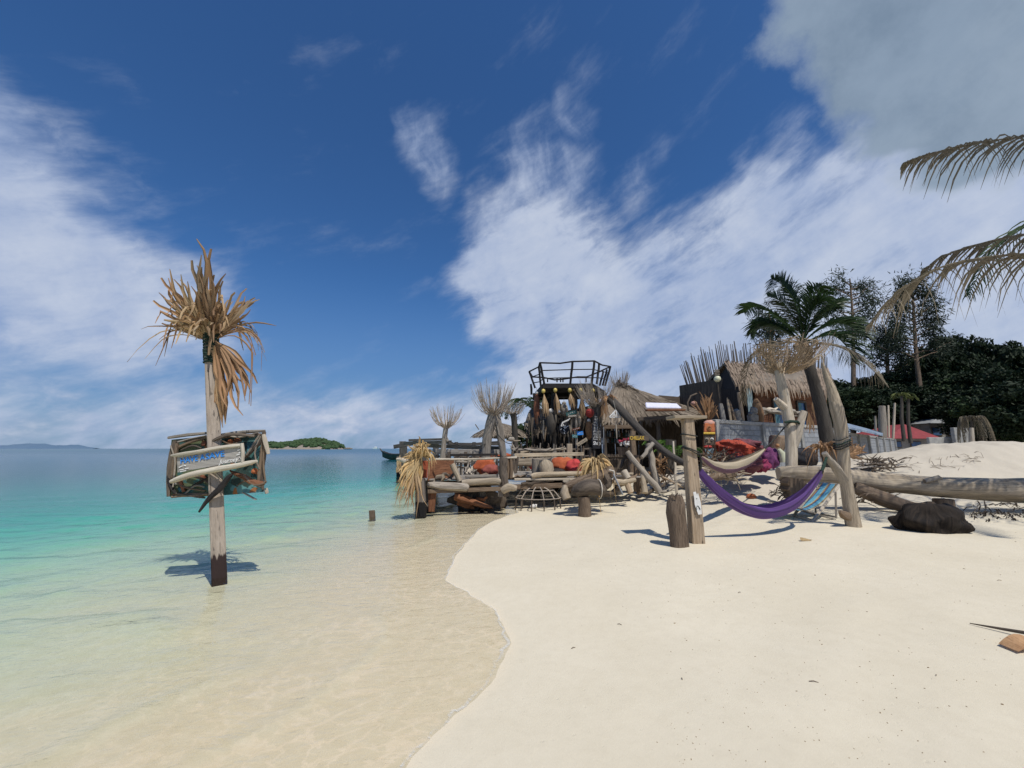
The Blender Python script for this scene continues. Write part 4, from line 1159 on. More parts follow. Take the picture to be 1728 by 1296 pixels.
def deck():
    t = thing('beach_deck', 'weathered grey plank deck on posts at the water edge, in front of the bar', 'deck', Vector((.4, 12, 0)))
    r0 = random.Random(2)
    # planks, row by row, with staggered joints
    y = 10.75; row = 0
    while y < 17.6:
        w = r0.uniform(.17, .23); x0 = edge_x(y) + r0.uniform(-.08, .05); xe = 3.55 + r0.uniform(-.1, .12)
        cuts = sorted([x0, xe] + [x0 + (xe - x0) * f + r0.uniform(-.3, .3) for f in ((.33, .7) if row % 2 else (.5,))])
        if y < 11.45: cuts = [c for c in cuts if c < -.3] + [-.12]
        for a, b in zip(cuts[:-1], cuts[1:]):
            z = DZ + r0.uniform(-.012, .012)
            MB().beam((a + .006, y + w / 2, z), (b - .006, y + w / 2, z + r0.uniform(-.01, .01)), w, .042, ch=.006, jit=.006, seed=row).build('plank', 'plank_grey', t)
        y += w + r0.uniform(.012, .03); row += 1
    # bearers and posts
    for i, Y in enumerate((11.0, 13.1, 15.2, 17.2)):
        MB().beam((edge_x(Y) - .05, Y, DZ - .10), (3.6 if i else -.1, Y, DZ - .10), .12, .14, ch=.01, jit=.01).build('bearer', 'drift_dark', t)
        for x in (edge_x(Y) + .15, edge_x(Y) + 1.6, .8, 2.2, 3.4)[:(5 if i else 2)]:
            MB().tube(wob((x, Y + .14, tz(x, Y) - .3), (x + r0.uniform(-.05, .05), Y + .14, DZ - .03), 4, .02, i), [.11, .1, .1, .095, .09], 9, .1, i).build('post', 'jetty_wood', t, smooth=True)
    # front edge: split logs and beams of different kinds
    q = [at(722, 818, 10.45), at(755, 821, 10.42), at(782, 822, 10.4), at(791, 824, 10.4)]
    MB().tube(catmull3(q, 3), [.07, .10, .11, .115, .11, .11, .10, .10, .08, .05], 12, .2, 3, flat=.8).build('edge_log', 'drift_grey', t, smooth=True)
    MB().beam(at(722, 829, 10.45), at(860, 824, 10.55), .16, .10, ch=.01).build('edge_beam', 'drift_brown', t)
    q = [at(780, 815, 10.5), at(805, 813, 10.5), at(838, 812, 10.5), at(846, 814, 10.5)]
    MB().tube(catmull3(q, 3), [.07, .085, .085, .085, .085, .085, .08, .08, .075, .05], 9, .08, 4).build('edge_log', 'drift_pale', t, smooth=True)
    MB().beam(at(785, 804, 10.7), at(840, 803, 10.7), .14, .07, ch=.01).build('edge_beam', 'drift_grey', t)
    q = [at(848, 828, 10.45), at(858, 822, 10.4), at(872, 824, 10.4)]
    MB().tube(catmull3(q, 3), [.09, .10, .10, .10, .09, .08, .06], 8, .14, 5).build('edge_log', 'drift_pale', t, smooth=True)
    MB().beam(at(862, 822, 11.4), at(965, 818, 11.45), .14, .13, ch=.01).build('edge_beam', 'drift_brown', t)
    MB().beam(at(868, 809, 11.42), at(985, 808, 11.4), .10, .06, ch=.008).build('edge_beam', 'bleached', t)
    q = [at(897, 804, 11.4), at(915, 801, 11.4), at(970, 799, 11.4), at(1030, 797, 11.4)]
    MB().tube(catmull3(q, 3), [.07, .085, .08, .075, .075, .07, .07, .065, .06, .055], 9, .08, 6).build('edge_log', 'drift_pale', t, smooth=True)
    # front corner post: thick foot, dark upper post
    g = Vector((at(711, 866, 10.3).x, 10.3, -.15))
    MB().beam(g, at(710, 807, 10.3), .24, .22, up=(0, 1, 0), ch=.02, w1=.22, h1=.2, jit=.012).build('post', 'deck_post', t)
    MB().beam(at(707, 808, 10.38), at(706, 772, 10.38), .17, .17, up=(0, 1, 0), ch=.015, jit=.01).build('post', 'black_wood', t)
    MB().beam(at(728, 864, 10.5), at(731, 825, 10.5), .13, .10, up=(0, 1, 0), jit=.02, ch=.01, w1=.22).build('brace', 'red_wood', t)
    MB().beam(at(845, 838, 10.55), at(846, 815, 10.55), .14, .12, up=(0, 1, 0), ch=.01).build('post', 'deck_post', t)
    # crooked post with roots at mid front
    q = [at(855, 838, 10.5), at(852, 815, 10.5), at(849, 795, 10.55), at(850, 772, 10.6)]
    MB().tube(catmull3(q, 3), [.06, .09, .10, .10, .10, .11, .10, .11, .11, .10], 9, .2, 8).build('post', 'drift_dark', t, smooth=True)
    for dx in (7, 13):
        MB().tube([at(849 + dx, 807, 10.75), at(850 + dx, 790, 10.75), at(849 + dx, 773, 10.72)], [.05, .06, .05], 7, .15, dx).build('post', 'drift_brown', t, smooth=True)
    # long rails
    q = [at(735, 775, 10.7), at(790, 775, 10.7), at(850, 773, 10.68), at(872, 772, 10.7)]
    MB().tube(catmull3(q, 4), .028, 7, .1, 3).build('rail', 'bleached', t, smooth=True)
    MB().beam(at(868, 768.5, 11.3), at(985, 766, 11.6), .05, .10, ch=.008).build('rail', 'drift_pale', t)
    MB().beam(at(870, 779, 12.6), at(960, 775, 12.8), .05, .16, ch=.008).build('rail', 'drift_pale', t)
    MB().tube(wob(at(868, 764, 13.6), at(955, 757, 13.6), 7, .05, 3), .05, 7, .15, 3).build('rail', 'drift_pale', t, smooth=True)
    MB().tube(wob(at(868, 760, 13.4), at(930, 757, 13.4), 7, .06, 5), .04, 7, .15, 4).build('rail', 'drift_grey', t, smooth=True)
    MB().beam(at(961, 782, 12.9), at(961, 749, 12.9), .17, .12, up=(0, 1, 0), ch=.01).build('post', 'drift_pale', t)
    for i, x in enumerate((875, 896, 915, 936)):
        MB().tube([at(x, 780, 13.5), at(x + 1, 757, 13.5)], [.06, .05], 7, .12, i).build('post', 'drift_grey', t, smooth=True)
    # rail and posts of the left hand side
    for i, (x, Y) in enumerate(((758, 12.0), (786, 12.6), (812, 13.4))):
        MB().beam(at(x, 797, Y), at(x, 762, Y), .10, .08, up=(0, 1, 0), ch=.008).build('post', 'drift_dark', t)
    MB().beam(at(730, 762, 12.4), at(845, 763, 13.4), .06, .16, ch=.01).build('rail', 'plank_grey', t)
    MB().beam(at(760, 768, 11.9), at(840, 767, 12.4), .05, .07, ch=.01).build('rail', 'black_wood', t)
    # painted side panels of the seat corner
    MB().box(at(715, 792, 10.42), (.20, .03, .43), Matrix.Rotation(.12, 3, 'Z'), .004).build('side_panel', 'panel_orange', t)
    MB().beam(at(708.5, 805, 10.36), at(708.5, 778, 10.36), .03, .03).build('corner_strip', 'bleached', t)
    MB().hexa([at(722, 812, 10.7), at(766, 806, 11.6), at(766, 806, 11.66), at(722, 812, 10.76), at(722, 778, 10.7), at(766, 774, 11.6), at(766, 774, 11.66), at(722, 778, 10.76)], .004).build('side_panel', 'red_wood', t)
    # driftwood heaped under the deck
    for i, (x0, y0, x1, y1, r) in enumerate(((768, 838, 830, 856, .10), (790, 852, 822, 838, .07), (772, 846, 800, 858, .09), (800, 846, 832, 858, .06), (780, 842, 812, 846, .05))):
        a, b = at(x0, y0, 11.0 + .05 * i), at(x1, y1, 10.9 + .1 * i)
        tag(MB().tube(wob(a, b, 5, .05, i), [r, r * 1.1, r, r * .8, r * .7, r * .3], 8, .2, i).build('driftwood_branch', 'red_wood', smooth=True),
            ('longest', 'upper', 'thickest lower', 'right lower', 'thin middle')[i] + ' wet brown branch of the driftwood jammed under the left deck front', 'driftwood', 'driftwood jammed under the deck')
    mb = MB().ball(Vector((-.95, 11.7, .18)), .52, 20, 14, .25, 6, (1.3, .7, .75))
    tag(mb.build('root_stump', 'drift_dark', smooth=True), 'dark round root stump in the shade under the left of the deck', 'stump')
deck()

def deck_things():
    # dried leaves over the corner post
    c = at(713, 772, 10.25)
    stack_leaf('dried_palm_bundle', 'big golden bundle of dried palm leaves draped over the corner post of the deck', c, .72, 16, 'dry_leaf_gold', 6,
               [(-.5, -.4, .5), (-.3, -.5, .9), (0, -.6, 1), (.2, -.5, .9), (-.8, -.3, .2), (-.7, -.1, -.2), (-.5, -.35, -.6), (-.7, -.3, -.4), (-.15, -.3, 1.1), (.35, -.4, .6), (-.35, -.3, -.9), (-.5, -.4, -.8), (.6, -.3, .25), (-.3, .2, 1.0), (.15, .2, .9), (-.55, -.5, -.25)], 40, 8, .055, .55)
    b = thing('dried_palm_bundle', 'pale brown frayed palm leaves hanging down the seaward side of the deck corner', 'dried leaves', at(697, 800, 10.2))
    for i, (d, L) in enumerate((((-.25, -.2, -1), .95), ((-.1, -.2, -1), 1.05), ((-.4, -.1, -.8), .8), ((-.15, -.1, -1), 1.15), ((.05, -.2, -1), 1.25), ((-.55, 0, -.6), .7))):
        fan_leaf(MB(), at(700, 778, 10.15), d, (0, -1, 0), L, 34, 7, .05, .15, 300 + i).build('leaf', 'dry_leaf', b)
    # dried leaf bundle on the big log
    stack_leaf('dried_palm_bundle', 'spray of golden brown dried palm leaves arching over the thick log at the deck front', at(1004, 783, 10.6), .72, 20, 'dry_leaf_gold', 9, None, 30, 5, .06, 1.35)
    # bean bags
    for i, (x, y, Y, r, m, sq, lab) in enumerate((
            (818, 786, 11.3, .29, 'bean_orange', (1, .8, .72), 'bright orange bean bag slumped on the left of the deck'),
            (826, 794, 11.1, .22, 'bean_rust', (1.05, .8, .72), 'rust red bean bag leaning against the orange bean bag'),
            (842, 769, 14.2, .30, 'bean_orange', (1.5, .9, .35), 'flat orange cushion behind the rail on the far part of the deck'),
            (952, 785, 12.3, .36, 'bean_orange', (1.1, .8, .62), 'orange bean bag between the dark dome and the red bean bag'),
            (970, 789, 12.0, .24, 'bean_red', (1, .8, .9), 'crimson bean bag with pointed top beside the golden leaf spray'),
            (896, 783, 13.2, .14, 'bean_red', (.6, .8, 1.2), 'small crimson cushion at the end of the pale log bench'),
            (932, 785, 12.9, .3, 'face_tan', (1.2, .8, .5), 'tan cushion behind the dark dome on the deck'))):
        c = at(x, y, Y); mb = MB().ball(c, r, 22, 14, .16, i + 2, sq)
        for v in mb.v: v.z = max(v.z, DZ + .022) + .012 * mnoise.noise(v * 9); v.x += .012 * mnoise.noise(v * 11 + Vector((3, 1, 2)))
        tag(mb.build('bean_bag' if 'cushion' not in lab else 'cushion', m, smooth=True), lab, 'bean bag' if 'cushion' not in lab else 'cushion')
    c = at(937, 796, 11.7); mb = MB().ball(Vector((c.x, c.y, DZ + .02)), .33, 20, 12, .08, 3, (1, .9, .75))
    for v in mb.v: v.z = max(v.z, DZ + .022)
    tag(mb.build('fishing_float', 'char', smooth=True), 'dark mossy half dome float lying on the deck in front of the red bean bags', 'float')
    # stumps and wood pieces
    def stump(name, px, y0, y1, Y, r, m, lab, cat='stump', lean=0, rt=1.0, jit=.1):
        a = at(px, y0, Y); b = at(px + lean, y1, Y)
        tag(MB().tube([a, a.lerp(b, .3), a.lerp(b, .65), b], [r, r * .98, r, r * rt], 12, jit, int(px)).build(name, m, org=a, smooth=True), lab, cat)
    stump('wood_stump', 907, 799, 774, 11.9, .17, 'drift_grey', 'grey split stump standing on the deck left of its pale twin')
    stump('wood_stump', 923, 800, 775, 11.6, .22, 'drift_pale', 'pale rough stump with slanting top standing mid deck', lean=-4, rt=.7)
    stump('driftwood_stub', 862, 806, 788, 11.0, .11, 'bleached', 'pale smooth driftwood wedge leaning by the crooked post', 'driftwood', -4, .8)
    stump('driftwood_log', 776, 812, 783, 10.7, .075, 'drift_pale', 'short pale log leaning at a slant inside the deck corner', 'log', -13)
    mb = MB().slab([at(x, y, 10.7) for x, y in ((732, 814), (737, 803), (750, 801), (751, 807), (743, 815))], .16, (0, -1, .3))
    tag(mb.build('wood_chunk', 'drift_pale'), 'light brown sawn wood chunk on the front log of the deck', 'wood')
    for i in range(7):
        a = at(784 + i * 2.2, 797 + (i % 3) * 2, 11.0); b = at(790 + i * 3.0, 784 + (i * 7) % 9, 11.3)
        tag(MB().tube(wob(a, b, 4, .03, i), .022, 6, .2, i).build('driftwood_stick', 'bleached' if i % 2 else 'drift_grey', smooth=True),
            ORD[i] + ' stick from the left in the tangle before the orange bean bag', 'stick', 'sticks tangled in the deck corner')
    a, b = at(868, 783, 13.0), at(897, 783, 13.0)
    tag(MB().tube([a, (a + b) / 2, b], [.085, .08, .08], 10, .06).build('log_bench', 'drift_pale', smooth=True), 'pale round log bench lying across the middle of the deck', 'bench')
    # thick brown log at the front and its props
    q = [at(952, 824, 10.3), at(975, 818, 10.25), at(1005, 808, 10.3), at(1028, 800, 10.35), at(1036, 797, 10.38)]
    t = thing('driftwood_log', 'thick brown driftwood log slanting up along the front of the deck to a rounded root', 'log', at(955, 830, 10.3))
    MB().tube(catmull3(q, 3), [.07, .11, .14, .16, .17, .17, .16, .16, .16, .17, .17, .15, .09], 14, .18, 14).build('trunk', 'drift_brown', t, smooth=True)
    q = [at(1020, 803, 10.3), at(1026, 815, 10.25), at(1022, 826, 10.2)]
    MB().tube(catmull3(q, 3), [.16, .15, .14, .12, .10, .07, .03], 10, .2, 3).build('root', 'drift_dark', t, smooth=True)
    MB().tube([at(957, 842, 10.15), at(953, 831, 10.2), at(955, 820, 10.25)], [.10, .11, .08], 8, .15, 3).build('branch_stub', 'drift_pale', t, smooth=True)
    MB().tube([at(1028, 793, 10.15), at(1036, 795, 10.12), at(1037, 803, 10.12), at(1033, 809, 10.12)], .018, 6).build('rope', 'rope_pale', t, smooth=True)
    o = MB().tube([at(1035, 800, 10.1), at(1043, 817, 10.05), at(1051, 835, 10.0)], [.022, .022, .024], 7).build('metal_pole', 'roof_grey', smooth=True)
    tag(o, 'thin white pole slanting from the thick log down to the sand', 'pole')
    # pedestal stump with a rounded log tied on
    g = gnd(987, 871); k = m_per_px(g.y)
    t = thing('stump_seat', 'dark stump in the sand carrying a rounded log piece tied with pale rope', 'stump', g)
    MB().tube([g - Vector((0, 0, .1)), g + Vector((0, 0, .2)), at(985, 838, g.y)], [.155, .14, .135], 12, .08, 3).build('foot', 'stump_bark', t, smooth=True)
    q = [at(966, 832, g.y + .1), at(978, 826, g.y), at(996, 822, g.y), at(1012, 825, g.y), at(1020, 832, g.y + .05)]
    MB().tube(catmull3(q, 3), [.05, .10, .14, .165, .18, .185, .185, .18, .17, .155, .13, .10, .05], 14, .2, 9).build('seat', 'drift_dark', t, smooth=True)
    pts = [at(1004, 825, g.y) + Vector((.06 * math.sin(a) * .6 + .09, -math.sin(a) * .225, math.cos(a) * .225)) for a in np.linspace(0, 6.28, 18)]
    MB().tube(pts, .011, 5).build('rope', 'rope_pale', t, smooth=True)
    # bamboo cage
    g = gnd(908, 858)
    t = thing('bamboo_cage', 'low domed cage frame of bent grey bamboo standing on the sand before the deck', 'cage', g)
    R0, R1, H, leg = .64, .50, .30, .30
    for i in range(12):
        a = 2 * math.pi * i / 12 + .2; d = Vector((math.cos(a), math.sin(a) * .85, 0))
        p = g + d * R0; p.z = tz(p.x, p.y) - .03
        rim = g + d * (R0 * .97) + Vector((0, 0, leg)); sh = g + d * (R0 * .66) + Vector((0, 0, leg + H * .72)); tp = g + d * .14 + Vector((0, 0, leg + H))
        MB().tube([p, rim], .017, 6, .1).build('leg', 'drift_dark', t, smooth=True)
        MB().tube(catmull3([rim, sh, tp, g + Vector((0, 0, leg + H + .01))], 3), .015, 6, .1).build('rib', 'twig', t, smooth=True)
    for rr, zz in ((R0 * .985, leg), (R0 * .70, leg + H * .68), (R0 * .30, leg + H * .97)):
        MB().tube([g + Vector((math.cos(a) * rr, math.sin(a) * rr * .85, zz)) for a in np.linspace(0, 6.2832, 25)], .014, 6).build('hoop', 'twig', t, smooth=True)
    gg = g + Vector((-.12, .05, .05))
    tag(MB().ball(gg, .09, 10, 8, .2, 3, (1.2, 1, .7)).build('shell', 'shell_white', smooth=True), 'white shell lying inside the bamboo cage', 'shell')
    # forked prop logs right of the deck
    props = [((1068, 727, 12.3), (1067, 812, 12.3), .10, 'drift_brown', 'upright brown driftwood post beside the forked prop'),
             ((1058, 762, 12.0), (1114, 832, 11.6), .085, 'drift_grey', 'long pale forked prop slanting down to the sand right of the deck'),
             ((1094, 749, 12.2), (1110, 825, 11.9), .095, 'drift_grey', 'thick grey prop log leaning behind the forked prop'),
             ((1083, 788, 11.9), (1088, 832, 11.7), .085, 'drift_pale', 'short upright pale post in the middle of the props'),
             ((1074, 768, 12.2), (1075, 830, 12.1), .09, 'drift_brown', 'brown post with a flat side next to the upright driftwood post'),
             ((1098, 795, 12.3), (1160, 825, 12.6), .04, 'timber', 'thin yellowish pole lying slanted behind the props'),
             ((1136, 745, 12.0), (1142, 833, 11.5), .035, 'bleached', 'thin pale upright stake between the props and the square post'),
             ((1083, 772, 11.8), (1102, 748, 12.0), .06, 'drift_grey', 'short fork arm branching up from the forked prop')]
    for i, (a, b, r, m, lab) in enumerate(props):
        A = at(*a); B = at(*b)
        tag(MB().tube(wob(A, B, 6, r * .35, i + 30), lin(r * .85, r * 1.1, 7), 10, .1, i).build('driftwood_prop', m, org=B, smooth=True), lab, 'driftwood')
    # small bench in the gap
    t = thing('wooden_bench', 'rough plank seat on a log leg between the thick log and the props', 'bench', at(1055, 830, 11.2))
    MB().tube([at(1036, 812, 11.2), at(1052, 814, 11.15), at(1072, 809, 11.2)], [.08, .075, .06], 8, .1, 1).build('rail', 'drift_pale', t, smooth=True)
    MB().beam(at(1040, 800, 11.6), at(1068, 799, 11.6), .12, .05, ch=.008).build('seat', 'drift_pale', t)
    MB().tube([at(1052, 795, 11.3), at(1060, 808, 11.2)], [.10, .09], 9, .08, 2).build('arm', 'bleached', t, smooth=True)
    MB().tube([at(1058, 815, 11.2), at(1064, 832, 11.1)], [.085, .08], 9, .08, 3).build('leg', 'timber', t, smooth=True)
deck_things()

def jetty():
    t = thing('jetty', 'dark old timber jetty frame standing in the sea behind the deck', 'jetty', Vector((-5.5, 21, 0)))
    def pst(px, ytop, ybase, w=.26, m='jetty_wood'):
        g = zplane(px, ybase); g.z = tz(g.x, g.y) - .1
        MB().beam(g, at(px, ytop, g.y), w, w, up=(0, 1, 0), ch=.02, jit=.02).build('post', m, t)
        return g.y
    y1 = pst(681, 745, 803, .40); pst(673, 770, 801, .22); y2 = pst(697, 768, 821, .28); pst(716, 760, 818, .25); pst(736, 748, 806, .3); pst(730, 770, 812, .2); pst(702, 770, 806, .28, 'concrete')
    MB().beam(at(665, 754, 24), at(704, 747, 24), .26, .22).build('beam', 'jetty_wood', t)
    MB().beam(at(690, 743, 26), at(750, 741, 26), .2, .14).build('beam', 'jetty_wood', t)
    MB().beam(at(683, 748, 22), at(760, 746, 19), .16, .16).build('beam', 'jetty_wood', t)
    MB().beam(at(718, 752, 21), at(850, 757, 17), .16, .18).build('beam', 'jetty_wood', t)
    MB().beam(at(755, 749, 20), at(850, 750, 20), .14, .12).build('beam', 'jetty_wood', t)
    MB().beam(at(765, 752, 22), at(840, 746, 22), .14, .12).build('beam', 'jetty_wood', t)
    for i in range(14):
        Y = 18.2 + i * .42
        MB().beam((edge_x(Y) - .1, Y, DZ + .12), (-.8, Y, DZ + .12), .34, .05, jit=.012, seed=i).build('plank', 'plank_grey', t)
    for x, Y in ((770, 20), (800, 19), (826, 20)):
        MB().beam(at(x, 775, Y), at(x, 746, Y), .16, .16, up=(0, 1, 0)).build('post', 'jetty_wood', t)
    o = MB().tube(wob(at(670, 775, 17.6), at(697, 782, 17.0), 5, .06, 2), [.06, .09, .1, .1, .12, .12], 8, .15).build('driftwood_branch', 'bleached', smooth=True)
    tag(o, 'pale driftwood branch sticking out over the sea from the jetty', 'driftwood')
    b = thing('dried_palm_bundle', 'small dried brown palm leaf hanging from the outermost jetty post', 'dried leaves', at(672, 768, 23.5))
    fan_leaf(MB(), at(675, 768, 23.4), (-.1, 0, -1), (0, -1, 0), 1.1, 22, 6, .12, .0, 77).build('leaf', 'dry_leaf', b)
jetty()

def twig_tree(label, tr, r, Y, crown, n, seed, mat='drift_grey', extra=(), tw='twig'):
    """dead trunk with a bowl of sticks tied on top"""
    base = at(tr[0][0], tr[0][1], Y); k = m_per_px(Y)
    t = thing('twig_tree', label, 'driftwood tree', base)
    q = catmull3([at(x, y, Y) for x, y in tr], 3)
    MB().tube(q, [a * k for a in np.interp(np.linspace(0, 1, len(q)), np.linspace(0, 1, len(r)), r)], 10, .12, seed).build('trunk', mat, t, smooth=True)
    for i, (pts, rr) in enumerate(extra):
        q = catmull3([at(*p) if len(p) > 2 else at(*p, Y) for p in pts], 3)
        MB().tube(q, [a * k for a in np.interp(np.linspace(0, 1, len(q)), np.linspace(0, 1, len(rr)), rr)], 9, .14, seed + i).build('trunk_fork', mat, t, smooth=True)
    x, y, R, H = crown
    mb = twig_crown(MB(), at(x, y, Y), R * k, H * k, n, seed, .72, .0085, .25)
    mb.build('stick_crown', tw, t, kind='stuff')
    return t
twig_tree('slim grey trunk with a small bowl of sticks, leftmost on the deck', [(744, 800), (747, 770), (750, 740), (753, 718)], [4.5, 4.5, 4, 4], 11.9, (753, 717, 29, 36), 70, 3,
          extra=[([(755, 745), (752, 738), (750, 730)], [3, 3, 2])])
twig_tree('thick bleached two-legged trunk with the largest bowl of sticks on the deck', [(820, 772), (822, 745), (827, 720), (833, 696)], [7.5, 8, 8, 7.5], 12.8, (833, 694, 38, 56), 130, 5,
          extra=[([(850, 770), (846, 745), (842, 720), (836, 698)], [4.5, 6, 6, 6]), ([(824, 735), (822, 745), (826, 760)], [2, 3, 2])])
twig_tree('dark grey trunk with a shallow bowl of sticks right of the large one', [(870, 760), (869, 735), (868, 712), (866, 698)], [5, 5, 5.5, 6], 14.2, (866, 697, 24, 26), 60, 7, 'palm_bark')
twig_tree('twig-crowned grey trunk in front of the lookout and the thatched roof', [(1009, 752), (1010, 720), (1010, 695), (1009, 682)], [6.5, 6.5, 7, 7.5], 14.6, (1009, 681, 36, 44), 120, 9, 'palm_bark')
def carved_post():
    b = at(868, 800, 11.9)
    t = thing('totem_post', 'grey post of twisted driftwood with a small hat-shaped top at the deck rail', 'post', b)
    for i, (x0, x1) in enumerate(((866, 864), (870, 872), (868, 868))):
        MB().tube(wob(at(x0, 798, 11.9), at(x1, 752, 11.9 + .05 * i), 6, .04, i), .045, 7, .2, i).build('shaft', 'drift_dark', t, smooth=True)
    for i, (x, y) in enumerate(((860, 752), (876, 751), (864, 746))):
        MB().tube(wob(at(868, 760, 11.9), at(x, y, 11.85), 4, .03, i), [.035, .03, .03, .02, .012], 6, .2, i).build('branch', 'drift_grey', t, smooth=True)
    MB().beam(at(854, 744, 11.9), at(878, 743.5, 11.9), .10, .03, ch=.006).build('crosspiece', 'drift_pale', t)
    MB().ball(at(863, 741, 11.9), .10, 12, 8, .1, 2, (1, .9, .7)).build('head', 'drift_grey', t, smooth=True)
carved_post()

# ------------------------------------------------------------------ thatch
def thatch_face(mb, A, B, C, D, rows, per, L, seed=0, w=.05, lift=.03, hang=.25):
    """blades laid in courses on the roof plane A-B (ridge) / D-C (eave)"""
    A, B, C, D = map(Vector, (A, B, C, D)); rr = random.Random(seed)
    n = (B - A).cross(D - A)
    if n.length < 1e-6: n = (C - B).cross(D - A)
    n = (C - A).cross(D - B) if n.length < 1e-6 else n
    n.normalize()
    if n.z < 0: n = -n
    for r in range(rows):
        v = (r + 1) / rows
        for i in range(per):
            u = (i + rr.random()) / per
            top = A.lerp(B, u); bot = D.lerp(C, u); dn = (bot - top).normalized()
            p = top.lerp(bot, v) + n * (lift * rr.random() + .01) + dn * rr.uniform(-.1, .1)
            st = p - dn * L * rr.uniform(.7, 1.0)
            sd = dn.cross(n) + n * rr.uniform(-.4, .4)
            last = v > .99
            e = p + dn * (rr.uniform(0, hang) if last else .02) + (Vector((0, 0, -1)) * rr.uniform(.0, hang) if last else Vector()) + dn.cross(n) * rr.uniform(-.06, .06)
            mb.strip([st, p, e], [w, w, w * .25], sd)
    return mb

